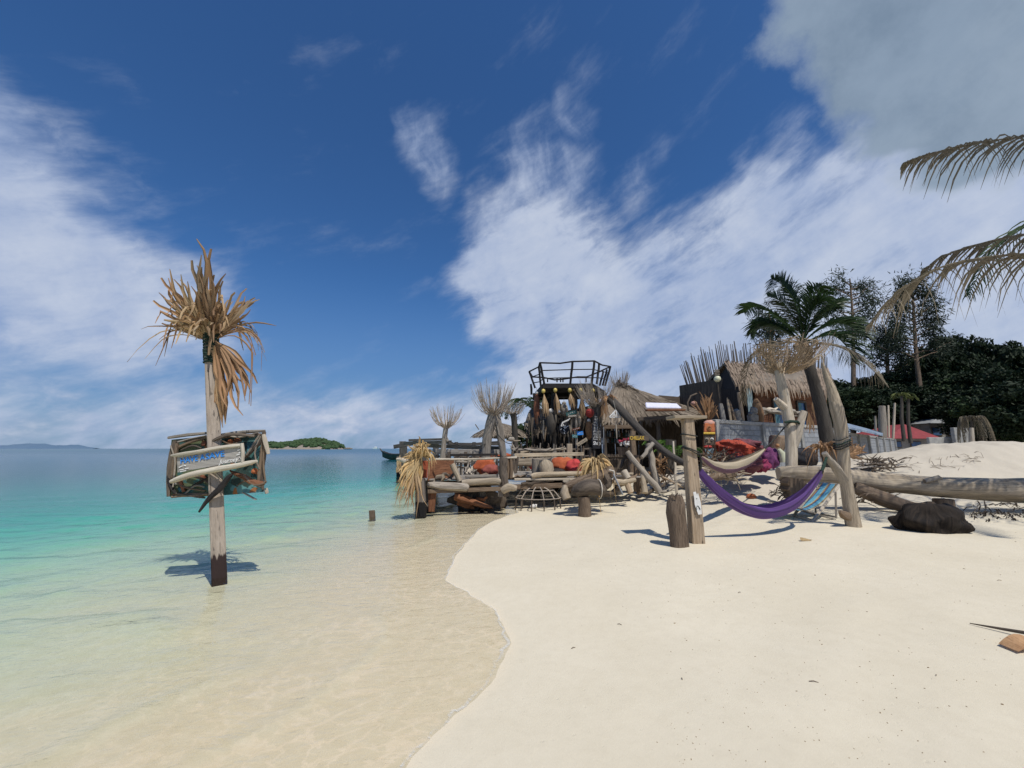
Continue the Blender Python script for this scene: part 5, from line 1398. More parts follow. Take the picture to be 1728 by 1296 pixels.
# ------------------------------------------------------------------ the bar with its lookout
def lookout():
    NL, NR = at(916, 649, 15.5), at(1000, 649, 15.5); FL, FR = at(903, 664, 17.7), at(1022, 662, 17.7)
    base = Vector(((NL.x + NR.x) / 2, 16.6, tz(2.3, 16.6)))
    t = thing('lookout_platform', 'black timber lookout platform with an outward leaning open railing above the bar', 'platform', base)
    for i in range(12):
        a = NL.lerp(FL, i / 12 + .01); b = NR.lerp(FR, i / 12 + .01); a2 = NL.lerp(FL, (i + .92) / 12); b2 = NR.lerp(FR, (i + .92) / 12)
        zz = Vector((0, 0, .05))
        MB().hexa([a, b, b2, a2, a + zz, b + zz, b2 + zz, a2 + zz]).build('floor_board', 'black_wood', t)
    dz = Vector((0, 0, -.14))
    MB().beam(FL + dz + Vector((-.1, 0, 0)), FR + dz, .14, .30, ch=.01).build('beam', 'black_wood', t)
    MB().beam(NL + dz * .6, NR + dz * .6, .10, .14, ch=.01).build('beam', 'black_wood', t)
    for f in (0, .5, 1):
        MB().beam(NL.lerp(NR, f) + dz, FL.lerp(FR, f) + dz, .10, .18, ch=.01).build('joist', 'black_wood', t)
    # four legs down to the ground
    for i, p in enumerate((NL.lerp(FL, .2) + Vector((.5, 0, 0)), NR.lerp(FR, .2) - Vector((.15, 0, 0)), FL + Vector((.6, -.2, 0)), FR - Vector((.5, .2, 0)))):
        MB().tube([Vector((p.x, p.y, tz(p.x, p.y) - .1)), Vector((p.x + .02, p.y, 2)), p], [.12, .11, .10], 9, .08, i).build('leg', 'black_wood', t, smooth=True)
    for i, (a, b) in enumerate((((924, 668, 16.5), (942, 705, 16.4)), ((985, 668, 16.3), (976, 700, 16.3)))):
        MB().beam(at(*a), at(*b), .12, .12).build('brace', 'black_wood', t)
    # railing: uprights lean outwards, rails follow a crooked line
    near = [at(911, 612, 15.45), at(966, 610, 15.4), at(1003, 609, 15.45)]
    nearb = [at(919, 651, 15.55), at(962, 650, 15.55), at(998, 651, 15.55)]
    far = [at(893, 627, 17.7), at(909, 619, 16.6)]; farb = [at(903, 655, 17.7), at(913, 656, 16.6)]
    rt = [at(1011, 614, 16.0), at(1018, 627, 17.6), at(1024, 624, 17.7), at(1030, 618, 17.8)]; rtb = [at(1007, 648, 16.0), at(1012, 650, 17.0), at(1017, 650, 17.3), at(1021, 651, 17.7)]
    for a, b in list(zip(near, nearb)) + list(zip(far, farb)) + list(zip(rt, rtb)):
        MB().tube(wob(b, a, 4, .012, 3), .045, 7, .12, 2).build('upright', 'black_wood', t, smooth=True)
    def rail(pts, r=.032): MB().tube(pts, r, 6, .12, len(pts)).build('rail', 'black_wood', t, smooth=True)
    rail([at(911, 612, 15.45), at(945, 613, 15.45), at(966, 610, 15.4), at(1003, 609, 15.45), at(1016, 616, 16.3), at(1030, 618.5, 17.8)])
    rail([at(911, 612, 15.45), at(909, 619, 16.6), at(893, 627, 17.7)])
    for f in (.34, .68):
        lo = [a.lerp(b, f) for a, b in zip(near, nearb)]
        rail(lo, .02); rail([far[0].lerp(farb[0], f), far[1].lerp(farb[1], f), lo[0]], .02); rail([lo[2]] + [rt[i].lerp(rtb[i], f) for i in (0, 3)], .02)
    rail([at(893, 627, 17.7), at(899, 636, 17.7), at(918, 637, 17.8), at(936, 641, 17.8), at(950, 640, 17.8), at(975, 636, 17.8), at(990, 636, 17.8), at(1012, 627, 17.8), at(1030, 618.5, 17.8)], .035)
    for x in (924, 940, 946, 950, 989):
        MB().tube([at(x, 645, 17.8), at(x, 638, 17.8)], .03, 6).build('upright', 'black_wood', t)
    MB().tube([at(896, 648, 17.6), at(897, 656, 17.6), at(897, 666, 17.6)], [.04, .06, .05], 6, .2).build('hanging_stub', 'black_wood', t)
    # floats with dried leaf tassels
    lab = ['leftmost of the row', 'second from the left in the row', 'third from the left in the row', 'fourth from the left in the row', 'rightmost of the row']
    for i, (x, y, yt, yb) in enumerate(((917, 660, 667, 705), (937, 658.5, 665, 700), (961.5, 658.5, 666, 691), (980, 658.5, 668, 712), (1000, 659, 670, 690))):
        Y = 15.2; c = at(x, y, Y)
        f = thing('float_tassel', 'yellow float with leaf tassel under the lookout, ' + lab[i], 'float', c, 'yellow floats with dried leaf tassels under the lookout')
        MB().ball(c, .075, 12, 8, 0, 0, (1, 1, 1.15)).build('float', 'float_yellow', f, smooth=True)
        MB().tube([at(x, 648, Y), at(x, yt, Y)], .008, 4).build('cord', 'rope_dark', f)
        mb = MB(); rr = random.Random(i)
        top = at(x + 1, yt - 2, Y); n = 22
        for j in range(n):
            a = rr.uniform(0, 6.28); e = at(x + 4 + rr.uniform(-1, 1) + 6.5 * math.cos(a) * rr.random() ** .5, yb - rr.uniform(0, 9), Y + .12 * math.sin(a))
            mid = top.lerp(e, .5) + Vector((math.cos(a) * .05, math.sin(a) * .05, 0))
            mb.strip([top, mid, e], [.03, .055, .008], (math.sin(a), -math.cos(a), 0), fold=.2)
        mb.build('tassel', 'dry_leaf', f)
lookout()

def bar():
    base = Vector((4.8, 17.0, tz(4.8, 17)))
    t = thing('thatched_bar', 'open beach bar under a grey thatched hip roof behind the deck', 'bar', base)
    apex = at(1043, 652, 18.0); ap2 = at(1062, 655, 18.3)
    e = dict(fl=at(1003, 714, 15.4), fr=at(1150, 705, 15.8), br=at(1190, 697, 20.5), bl=at(1012, 705, 20.5))
    # roof body
    mb = MB()
    mb.poly([e['fl'], e['fr'], ap2, apex]); mb.poly([e['fr'], e['br'], ap2]); mb.poly([e['br'], e['bl'], apex, ap2]); mb.poly([e['bl'], e['fl'], apex])
    mb.poly([e['bl'], e['br'], e['fr'], e['fl']])
    mb.build('roof', 'thatch', t)
    mb = MB()
    thatch_face(mb, apex, ap2, e['fr'], e['fl'], 13, 120, .62, 1, .05, .05, .28)
    thatch_face(mb, ap2, ap2 + Vector((.1, .1, 0)), e['br'], e['fr'], 11, 90, .62, 2, .06, .05, .25)
    thatch_face(mb, apex, apex - Vector((.1, -.1, 0)), e['bl'], e['fl'], 10, 60, .6, 3, .06, .05, .25)
    rr = random.Random(3)
    for i in range(160):   # loose tuft on the ridge
        a = rr.uniform(0, 6.28); d = Vector((math.cos(a), math.sin(a), rr.uniform(-.5, .5))); p = apex.lerp(ap2, rr.random()) + Vector((0, 0, .04))
        mb.strip([p, p + d * .2 + Vector((0, 0, .05)), p + d * .42 + Vector((0, 0, -.12))], [.04, .04, .01], d.cross(Vector((0, 0, 1))))
    mb.build('thatch', 'thatch', t, kind='stuff')
    twig = twig_crown(MB(), at(1045, 652, 18.0), 17 * m_per_px(18), 30 * m_per_px(18), 70, 4, .7, .009, .4)
    o = twig.build('twig_bundle', 'twig'); tag(o, 'small bundle of sticks on the ridge of the bar roof', 'twig bundle')
    # eave beam, posts, counter
    MB().beam(at(1008, 721, 15.3), at(1066, 720, 15.3), .09, .14, ch=.01).build('eave_beam', 'drift_brown', t)
    MB().beam(at(1076, 707, 15.0), at(1160, 702, 15.0), .10, .13, ch=.01).build('eave_beam', 'drift_dark', t)
    for i, (x, Y) in enumerate(((1019, 15.5), (1066, 15.6), (1110, 15.4), (1158, 15.6), (1020, 20), (1160, 20))):
        p = at(x, 712, Y)
        MB().tube([Vector((p.x, p.y, tz(p.x, p.y) - .1)), p], [.09, .08], 9, .08, i).build('post', 'drift_dark', t, smooth=True)
    # back wall of dark upright boards
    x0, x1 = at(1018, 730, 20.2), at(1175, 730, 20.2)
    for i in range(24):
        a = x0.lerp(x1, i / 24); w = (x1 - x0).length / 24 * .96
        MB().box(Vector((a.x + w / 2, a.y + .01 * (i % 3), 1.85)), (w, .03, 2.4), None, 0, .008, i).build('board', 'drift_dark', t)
    MB().box(at(1042, 770, 16.2), (2.4, .5, .07), None, .01).build('counter', 'drift_dark', t)
    for i in range(11):
        MB().box(at(1019 + i * 4.6, 785, 16.0) , (.10, .03, .85), None, 0, .01, i).build('counter_board', 'drift_dark', t)
    MB().box(at(1042, 748, 19.6), (2.9, .3, .04)).build('shelf', 'drift_brown', t)
    MB().box(at(1042, 738, 19.6), (2.9, .3, .04)).build('shelf', 'drift_brown', t)
    for j, (yy, mm) in enumerate(((747, 0), (737, 1))):
        for i in range(13):
            c = at(1018 + i * 3.9, yy, 19.5)
            b = MB().tube([c, c + Vector((0, 0, .16)), c + Vector((0, 0, .20)), c + Vector((0, 0, .28))], [.045, .045, .018, .016], 8)
            m = ('bottle_green', 'bottle_amber', 'paint_white', 'curtain_pale')[(i * 3 + j) % 4]
            tag(b.build('bottle', m, smooth=True), ORD[i] + ' bottle from the left on the ' + ('lower' if j == 0 else 'upper') + ' shelf of the bar', 'bottle', 'bottles on the ' + ('lower' if j == 0 else 'upper') + ' bar shelf')
    # dark timber side walls that close the lower storey under the lookout
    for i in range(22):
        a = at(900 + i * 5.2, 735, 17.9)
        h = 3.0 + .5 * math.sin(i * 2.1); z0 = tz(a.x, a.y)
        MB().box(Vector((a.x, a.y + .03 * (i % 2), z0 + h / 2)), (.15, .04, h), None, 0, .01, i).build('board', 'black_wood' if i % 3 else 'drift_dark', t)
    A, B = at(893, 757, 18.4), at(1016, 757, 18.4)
    MB().hexa([Vector((A.x, 18.4, .3)), Vector((B.x, 18.4, .3)), Vector((B.x, 18.46, .3)), Vector((A.x, 18.46, .3)), Vector((A.x + .5, 18.4, 3.1)), Vector((B.x, 18.4, 3.7)), Vector((B.x, 18.46, 3.7)), Vector((A.x + .5, 18.46, 3.1))]).build('dark_backing', 'black_wood', t)  # solid black sheet, added to darken the bright gaps between the boards
    # mattress airing on the roof edge
    M = [at(1090, 690, 14.9), at(1150, 690, 14.9), at(1143, 685, 15.5), at(1089, 684.5, 15.5)]
    q = thing('mattress', 'white mattress airing on the edge of the thatched bar roof', 'mattress', M[0])
    up = Vector((0, 0, .10))
    mb = MB().hexa([M[0], M[1], M[2], M[3], M[0] + up, M[1] + up * .6, M[2] + up, M[3] + up * 1.3], .03)
    mb.build('pad', 'mattress', q)
    MB().beam(M[0] - Vector((0, 0, .05)), M[1] - Vector((-.1, 0, .05)), .25, .06, ch=.01).build('slatted_base', 'red_wood', q)
    # parasol of thatch on the seaward side
    c = at(846, 716, 16.5); r = 49 * m_per_px(16.5)
    p = thing('thatched_parasol', 'round thatched parasol between the twig trunks at the back of the deck', 'parasol', Vector((c.x, c.y, DZ)))
    MB().tube([Vector((c.x, c.y, DZ)), c], .06, 8).build('pole', 'drift_grey', p)
    mb = MB(); ring = []
    for i in range(24):
        a = 2 * math.pi * i / 24; ring.append(c + Vector((math.cos(a) * r, math.sin(a) * r, -.52 + .05 * math.sin(a * 3))))
    base_i = len(mb.v); mb.v += [c] + ring
    for i in range(24): mb.f.append((base_i, base_i + 1 + i, base_i + 1 + (i + 1) % 24)); mb.uv.append(((0, 0), (.1, 1), (.2, 1)))
    rr = random.Random(8)
    for i in range(900):
        a = rr.uniform(0, 6.28); k0 = rr.random() ** .6; d = Vector((math.cos(a), math.sin(a), 0)); z = lambda kk: -.52 * kk ** 1.5
        s0 = c + d * (r * max(0, k0 - .3)) + Vector((0, 0, z(max(0, k0 - .3)) + .04)); s1 = c + d * (r * k0) + Vector((0, 0, z(k0) + .04)); s2 = s1 + d * .10 + Vector((0, 0, -.10 if k0 > .9 else -.04))
        mb.strip([s0, s1, s2], [.05, .05, .012], d.cross(Vector((0, 0, 1))) + Vector((0, 0, rr.uniform(-.3, .3))))
    mb.build('canopy', 'thatch', p, kind='stuff')
    MB().tube([at(802, 716, 16.4), at(808, 725, 16.4)], .02, 5).build('stick', 'drift_dark', p)
    # thatch apron hanging under the left of the lookout
    a = thing('thatch_awning', 'shaggy grey thatch awning under the left side of the lookout', 'awning', at(895, 760, 16.8))
    mb = MB()
    A, B, C, D = at(893, 697, 17.4), at(938, 694, 17.4), at(938, 714, 16.4), at(886, 716, 16.4)
    thatch_face(mb, A, B, C, D, 6, 60, .5, 12, .05, .06, .5)
    mb.build('thatch', 'thatch', a, kind='stuff')
    MB().slab([A, B, C, D], .05, (C - A).cross(B - D)).build('frame', 'thatch', a)
    for x in (889, 935):
        q_ = at(x, 715, 16.5); MB().tube([Vector((q_.x, q_.y, tz(q_.x, q_.y))), q_], .05, 7).build('post', 'drift_dark', a)
bar()

def bar_signs():
    Y = 14.5
    # surfboard shaped menu
    k = m_per_px(Y); c = at(1007, 757, Y)
    t = thing('menu_board', 'tall black surfboard-shaped menu board with white handwriting beside the bar', 'menu board', c)
    prof = [(0, 63), (3, 57), (6, 47), (8, 35), (8.5, 20), (8, 8), (6, 0)]
    out = [(-x, y) for x, y in prof[1:]][::-1]
    pts = [at(1007 + x, 757 - y, Y) for x, y in prof] + [at(1007 + x, 757 - y, Y) for x, y in out]
    MB().slab(pts, .05, (0, -1, 0)).build('board', 'black_cloth', t)
    r0 = random.Random(4); X = Vector((1, 0, 0)); Z = Vector((0, 0, 1))
    for i in range(16):
        y = 703 + i * 2.55; x = 1001 + r0.uniform(0, 1.5)
        w_ = 3.2 if i < 4 else 6
        x = max(x, 1007 - w_)
        while x < 1007 + w_:
            L = r0.uniform(.8, 2.4)
            MB().beam(at(x, y + r0.uniform(-.3, .3), Y - .032), at(min(x + L, 1014), y + r0.uniform(-.4, .4), Y - .032), r0.uniform(.6, 1.1) * k, .004, up=(0, -1, 0)).build('writing', 'paint_white', t)
            x += L + r0.uniform(.5, 1.0)
    text('lettering', 'Shop', 8.5 * k, 'paint_white', t, at(1001, 750.5, Y - .032), X, Z, .003, bold=.003, width=12 * k, shear=.1)
    MB().tube([at(1018.5, 720, Y - .1), at(1019.5, 790, Y - .1)], .016, 6).build('pole', 'roof_grey', t)
    # triangular white sign with a hoop and handle
    Y = 13.8; k = m_per_px(Y)
    t = thing('hanging_sign', 'white triangle sign in a round wicker hoop with a long handle by the bar eave', 'sign', at(1040, 745, Y))
    A, B, C = at(1039, 692, Y), at(1028, 704, Y), at(1048, 704, Y)
    for p, q in ((A, B), (B, C), (C, A)): MB().beam(p, q, .035, .02, up=(0, -1, 0)).build('frame', 'paint_white', t)
    text('lettering', 'Ah', 11 * k, 'paint_white', t, at(1033, 703, Y - .02), X, Z, .004, bold=.004, width=11 * k)
    MB().tube([at(1039 + 9.5 * math.cos(a), 707 + 9.5 * math.sin(a), Y + .04) for a in np.linspace(0, 6.2832, 21)], .018, 6).build('hoop', 'twig', t, smooth=True)
    for dx in (-5, 0, 5): MB().tube([at(1039 + dx, 700, Y + .05), at(1039.5, 717, Y + .05)], .012, 5).build('strand', 'twig', t)
    MB().tube([at(1039.5, 716, Y), at(1041, 740, Y)], [.03, .02], 7).build('handle', 'bleached', t, smooth=True)
    MB().tube([at(1035, 676, Y), at(1039, 692, Y)], .006, 4).build('cord', 'rope_pale', t)
    # round black sign
    Y = 15.0; k = m_per_px(Y)
    c = at(952, 723, Y); t = thing('round_sign', 'round black sign with a white painted emblem under the lookout', 'sign', c)
    MB().slab([at(952 + 8.5 * math.cos(a), 722 + 11 * math.sin(a), Y) for a in np.linspace(0, 6.2832, 20)[:-1]], .04, (0, -1, 0)).build('disc', 'black_cloth', t)
    for i in range(15):
        a = r0.uniform(0, 6.28); R = r0.uniform(.2, .85); p = at(952 + 7 * R * math.cos(a), 724 + 8 * R * math.sin(a), Y - .025); q = p + Vector((r0.uniform(-.09, .09), 0, r0.uniform(-.09, .09)))
        MB().beam(p, q, .022, .005, up=(0, -1, 0)).build('paint_stroke', 'paint_white', t)
    o = MB().tube([at(947, 719, 14.7), at(950, 713, 14.7), at(959, 709, 14.7), at(962, 706, 14.7)], [.02, .03, .03, .015], 6, .2).build('white_branch', 'shell_white', smooth=True)
    tag(o, 'crooked white-painted branch above the round black sign', 'branch')
    # small painted boards on a signpole
    Y = 14.8; k = m_per_px(Y)
    g = at(975, 770, Y); t = thing('signpole', 'pole with small painted boards in green, blue and white between bar and deck', 'sign', g)
    MB().tube([at(974, 790, Y), at(972, 700, Y)], .05, 7, .1).build('pole', 'drift_grey', t)
    for (x, y, w, h, rot, m) in ((964, 697, 18, 6, 16, 'teal_dark'), (979, 731, 10, 6, 4, 'paint_blue'), (970, 736, 9, 5, -2, 'sea_green'), (982, 746, 20, 5.5, 32, 'drift_pale'), (972, 724, 14, 3.5, 14, 'rust'), (966, 702, 15, 3, 6, 'drift_grey')):
        c = at(x, y, Y - .08); R = Matrix.Rotation(-math.radians(rot), 3, 'Y')
        b = MB().box(c, (w * k, .03, h * k), R).build('sign_board', m, t)
        for j in range(4):
            u = (-.36 + .2 * j) * w * k
            p = c + R @ Vector((u, -.022, 0)); q = c + R @ Vector((u + .13 * w * k, -.022, r0.uniform(-.2, .2) * h * k))
            MB().beam(p, q, .012, .004, up=(0, -1, 0)).build('writing', 'paint_white' if m not in ('drift_pale',) else 'drift_dark', b)
    # carved figures and lanterns among the hangings
    for i, (x, y, Y, m, sc, lab) in enumerate(((906, 690, 16.0, 'rust', (.14, .14, .62), 'tall rust brown hanging lantern at the left end of the lookout'),
            (995, 697, 15.0, 'face_red', (.16, .14, .17), 'round red paper lantern behind the leaf tassels'),
            (994, 726, 15.0, 'face_tan', (.13, .10, .34), 'carved orange brown figure hanging beside the black menu board'),
            (952, 692, 15.6, 'drift_grey', (.17, .14, .24), 'grey woven fish trap hanging under the middle of the lookout'),
            (930, 715, 15.4, 'palm_bark', (.20, .16, .46), 'grey fibrous carved mask hanging under the thatch awning'),
            (978, 710, 14.9, 'drift_pale', (.07, .06, .22), 'pale carved bird standing on the pole of painted boards'),
            (968, 680, 16.2, 'drift_brown', (.16, .15, .55), 'string of brown shells hanging behind the third tassel'))):
        c = at(x, y, Y)
        o = thing('hanging_ornament', lab, 'ornament', c)
        mb = MB().tube([c + Vector((0, 0, sc[2])), c + Vector((0, 0, sc[2] * .7)), c, c - Vector((0, 0, sc[2] * .7)), c - Vector((0, 0, sc[2]))], [sc[0] * .3, sc[0] * .8, sc[0], sc[0] * .7, sc[0] * .2], 10, .12, i)
        mb.build('body', m, o, smooth=True)
        MB().tube([c + Vector((0, 0, sc[2])), c + Vector((0, 0, sc[2] + .25))], .008, 4).build('cord', 'rope_dark', o)
        MB().ball(c + Vector((0, 0, sc[2] * 1.05)), sc[0] * .5, 8, 6).build('knob', 'drift_grey' if i % 2 else 'shell_white', o, smooth=True)
    # frayed strips hanging in the shade of the bar front
    t = thing('hanging_fringe', 'curtain of grey rope, bark and shell strings hanging along the dark bar front', 'fringe', at(945, 760, 15.7))
    for i in range(64):
        x = 893 + i * 1.75 + r0.uniform(-1, 1); y0 = r0.uniform(690, 722); y1 = y0 + r0.uniform(14, 42); Y = r0.uniform(15.4, 16.3)
        p = at(x, y0, Y); q = at(x + r0.uniform(-2, 2), min(y1, 762), Y)
        m = r0.choice(('drift_dark', 'drift_grey', 'palm_bark', 'drift_dark', 'black_wood', 'drift_brown'))
        MB().strip([p, p.lerp(q, .5) + Vector((r0.uniform(-.05, .05), 0, 0)), q], [r0.uniform(.03, .09), r0.uniform(.04, .12), .01], (1, r0.uniform(-.6, .6), 0), fold=.2).build('strip', m, t)
    # yellow name board on the props
    c = at(1078, 739, 11.9); k = m_per_px(11.9)
    t = thing('name_board', 'brown board with yellow raised lettering nailed to the driftwood props', 'sign', c)
    MB().box(c, (33 * k, .03, 8.5 * k), Matrix.Rotation(.03, 3, 'Y'), .004).build('plank', 'drift_dark', t)
    text('lettering', 'CHILLAX', 8.5 * k, 'paint_yellow', t, at(1063, 742, 11.9 - .022), X, Z, .006, bold=.004, width=24 * k)
    # leaning pole
    q = [at(1028, 672, 14.4), at(1060, 705, 13.5), at(1095, 741, 12.6), at(1130, 768, 11.6), at(1166, 788, 10.7), at(1185, 798, 10.2)]
    tag(MB().tube(catmull3(q, 3), lin(.155, .06, 16), 10, .05, 5).build('leaning_pole', 'palm_bark', smooth=True), 'long grey pole slanting down from the bar roof past the props to the square post', 'pole')
    stack_leaf('dried_palm_bundle', 'ragged brown leaf tuft tied to the top end of the long slanting pole', at(1027, 672, 14.3), .45, 9, 'dry_leaf_brown', 31, None, 40, 5, .045, .9)
    b = thing('dried_palm_bundle', 'pair of dried leaf brooms hanging beside the triangle sign', 'dried leaves', at(1020, 700, 14.2))
    for dx in (0, 5): fan_leaf(MB(), at(1018 + dx, 678, 14.2), (-.05, 0, -1), (0, -1, 0), .72, 24, 7, .035, 0, 90 + dx).build('leaf', 'dry_leaf_brown', b)
    # flower pot and ferns
    t = thing('flower_pot', 'pot of red and white flowers on the bar counter left of the props', 'flowers', at(1053, 765, 12.8))
    MB().tube([at(1053, 768, 12.8), at(1053, 755, 12.8)], [.16, .22], 12).build('pot', 'drift_brown', t, smooth=True)
    for i in range(26):
        p = at(1053 + r0.uniform(-10, 10), 746 + r0.uniform(-6, 6), 12.8 + r0.uniform(-.15, .15)); red = p.z > at(0, 745, 12.8).z
        MB().ball(p, r0.uniform(.03, .055), 6, 4, .3, i).build('blossom', 'flower_red' if red else 'shell_white', t)
    def fern(px, py, Y, L, n, seed, lab):
        c = at(px, py, Y); t = thing('fern', lab, 'plant', c); rr = random.Random(seed)
        for i in range(n):
            a = 2 * math.pi * i / n + rr.uniform(-.3, .3); d = Vector((math.cos(a), math.sin(a), 0))
            frond(MB(), [c, c + d * L * .3 + Vector((0, 0, L * .55)), c + d * L * .7 + Vector((0, 0, L * .7)), c + d * L * 1.0 + Vector((0, 0, L * .45))], Vector((0, 0, 1)).cross(d), 16, L * .28, .035, .3, seed + i, .008).build('frond', 'fern_green', t)
    fern(1143, 778, 12.4, .65, 9, 5, 'bright green fern in the shade left of the square post')
    fern(1112, 762, 13.2, .5, 8, 6, 'small green fern under the slanting pole by the bar')
    fern(1182, 775, 12.6, .5, 8, 7, 'green fern between the square post and the painted totem')
    # tree trunk stub and brown heap behind the props
    a = at(1128, 800, 13.0); tag(MB().tube([a, at(1130, 742, 13.0)], [.22, .2], 12, .08).build('tree_stump', 'palm_bark', smooth=True), 'tall grey stump standing under the slanting pole', 'stump')
    mb = MB()
    for i in range(120):
        p = at(r0.uniform(1098, 1128), r0.uniform(770, 815), 12.9 + r0.uniform(-.3, .3)); q = p + Vector((r0.uniform(-.25, .25), r0.uniform(-.2, .2), r0.uniform(-.3, .3)))
        mb.strip([p, (p + q) / 2 + Vector((0, 0, .04)), q], [.03, .06, .01], (r0.uniform(-1, 1), r0.uniform(-1, 1), 0))
    o = mb.build('leaf_litter', 'dry_leaf_brown', kind='stuff'); tag(o, 'heap of brown dry leaves behind the driftwood props', 'leaves')
bar_signs()

def clutter():
    rr = random.Random(21)
    # crooked stick railings
    for name, lab, x0, x1, Y0, Y1, yb, yt, n in (('stick_railing', 'crooked railing of grey sticks along the left part of the deck', 738, 848, 12.2, 13.0, 800, 764, 30),
                                                 ('stick_railing', 'crooked railing of dark sticks across the back of the deck before the bar', 872, 1000, 14.6, 14.6, 778, 752, 44)):
        t = thing(name, lab, 'railing', at((x0 + x1) / 2, yb, (Y0 + Y1) / 2))
        for i in range(n):
            f = (i + rr.random()) / n; x = x0 + (x1 - x0) * f; Y = Y0 + (Y1 - Y0) * f + rr.uniform(-.1, .1)
            a = at(x, yb, Y); a.z = DZ; b = at(x + rr.uniform(-5, 5), yt + rr.uniform(-5, 8), Y)
            MB().tube(wob(a, b, 4, .025, i), [.035, .032, .03, .026, .018], 6, .18, i).build('stick', rr.choice(('drift_dark', 'drift_grey', 'drift_brown', 'jetty_wood')), t, smooth=True)
        for j in range(3):
            y = yt + 6 + j * 9
            MB().tube(wob(at(x0 - 3, y, Y0), at(x1 + 3, y + rr.uniform(-3, 3), Y1), 9, .05, j + 50), .032, 6, .2, j).build('rail', rr.choice(('drift_grey', 'drift_dark')), t, smooth=True)
    # loose driftwood along the front edge and on the sand below
    D = [(735, 808, 760, 800, 10.6, .05, 'drift_dark', 'dark crooked branch behind the front corner log of the deck'), (792, 806, 840, 800, 10.75, .045, 'drift_brown', 'thin brown branch lying before the orange bean bag'),
         (880, 816, 935, 812, 11.3, .05, 'drift_dark', 'dark branch along the edge above the bamboo cage'), (985, 815, 1040, 806, 11.0, .06, 'drift_dark', 'dark branch jutting out under the golden leaf spray'),
         (1040, 822, 1075, 800, 11.3, .05, 'drift_brown', 'brown branch leaning on the plank bench'), (1062, 815, 1092, 760, 12.4, .06, 'drift_dark', 'dark branch leaning up behind the forked prop'),
         (1088, 835, 1130, 812, 12.0, .05, 'drift_dark', 'dark branch lying at the foot of the props'), (1105, 832, 1150, 822, 11.9, .04, 'drift_grey', 'grey branch on the sand left of the square post'),
         (1046, 790, 1070, 752, 12.7, .05, 'drift_dark', 'dark branch standing beside the flower pot'), (756, 812, 772, 790, 10.8, .04, 'drift_dark', 'short dark branch beside the leaning pale log'),
         (950, 812, 990, 802, 11.35, .05, 'drift_grey', 'grey branch in front of the crimson bean bag'), (1010, 835, 1050, 826, 11.2, .07, 'drift_dark', 'dark log end in the shade right of the stump seat'),
         (860, 806, 890, 800, 11.5, .04, 'drift_brown', 'brown branch on the planks right of the crooked post'), (1075, 834, 1100, 800, 12.2, .07, 'drift_brown', 'thick brown branch behind the short pale post')]
    for i, (x0, y0, x1, y1, Y, r, m, lab) in enumerate(D):
        a, b = at(x0, y0, Y), at(x1, y1, Y + .15); a.z = max(a.z, tz(a.x, a.y) + .02); b.z = max(b.z, tz(b.x, b.y) + .02)
        tag(MB().tube(wob(a, b, 7, r * .9, i + 70), [r * .6, r, r * 1.1, r * .9, r, r * .8, r * .7, r * .3], 8, .25, i).build('driftwood_branch', m, smooth=True), lab, 'driftwood')
    # ropes slung between the posts
    for i, (p, q, lab) in enumerate(((at(868, 752, 11.9), at(961, 752, 12.9), 'sagging dark rope between the totem post and the square deck post'), (at(833, 720, 12.7), at(868, 748, 11.9), 'dark rope from the large twig trunk to the totem post'),
                                     (at(752, 740, 11.9), at(822, 748, 12.7), 'dark rope between the slim and the thick twig trunks'))):
        tag(MB().tube(wob(p, q, 12, .0, i, .18), .012, 5).build('rope', 'rope_dark'), lab, 'rope')
    # dark shrubs left of and behind the bar
    for i, (x, y, Y, w, h, lab) in enumerate(((893, 742, 21, 1.1, 1.3, 'dark green bush left of the bar under the thatch awning'), (925, 735, 20, 1.0, 1.3, 'dark green bush behind the fringe under the lookout'), (1120, 728, 22, 1.5, 1.2, 'dark bush behind the bar posts'))):
        c = at(x, y, Y); g = Vector((c.x, Y, tz(c.x, Y))); t = thing('shrub', lab, 'shrub', g)
        o = bpy.data.objects.new('foliage', leaf_mesh('foliage', 'forest_leaf_light', 6000, round_crown, 30 + i, .06, 40, .33)); COL.objects.link(o); o.parent = t; o.location = c - g; o.scale = (w, w, h); o['kind'] = 'stuff'
        MB().tube([g, c], [.06, .03], 6).build('stem', 'stump_bark', t)

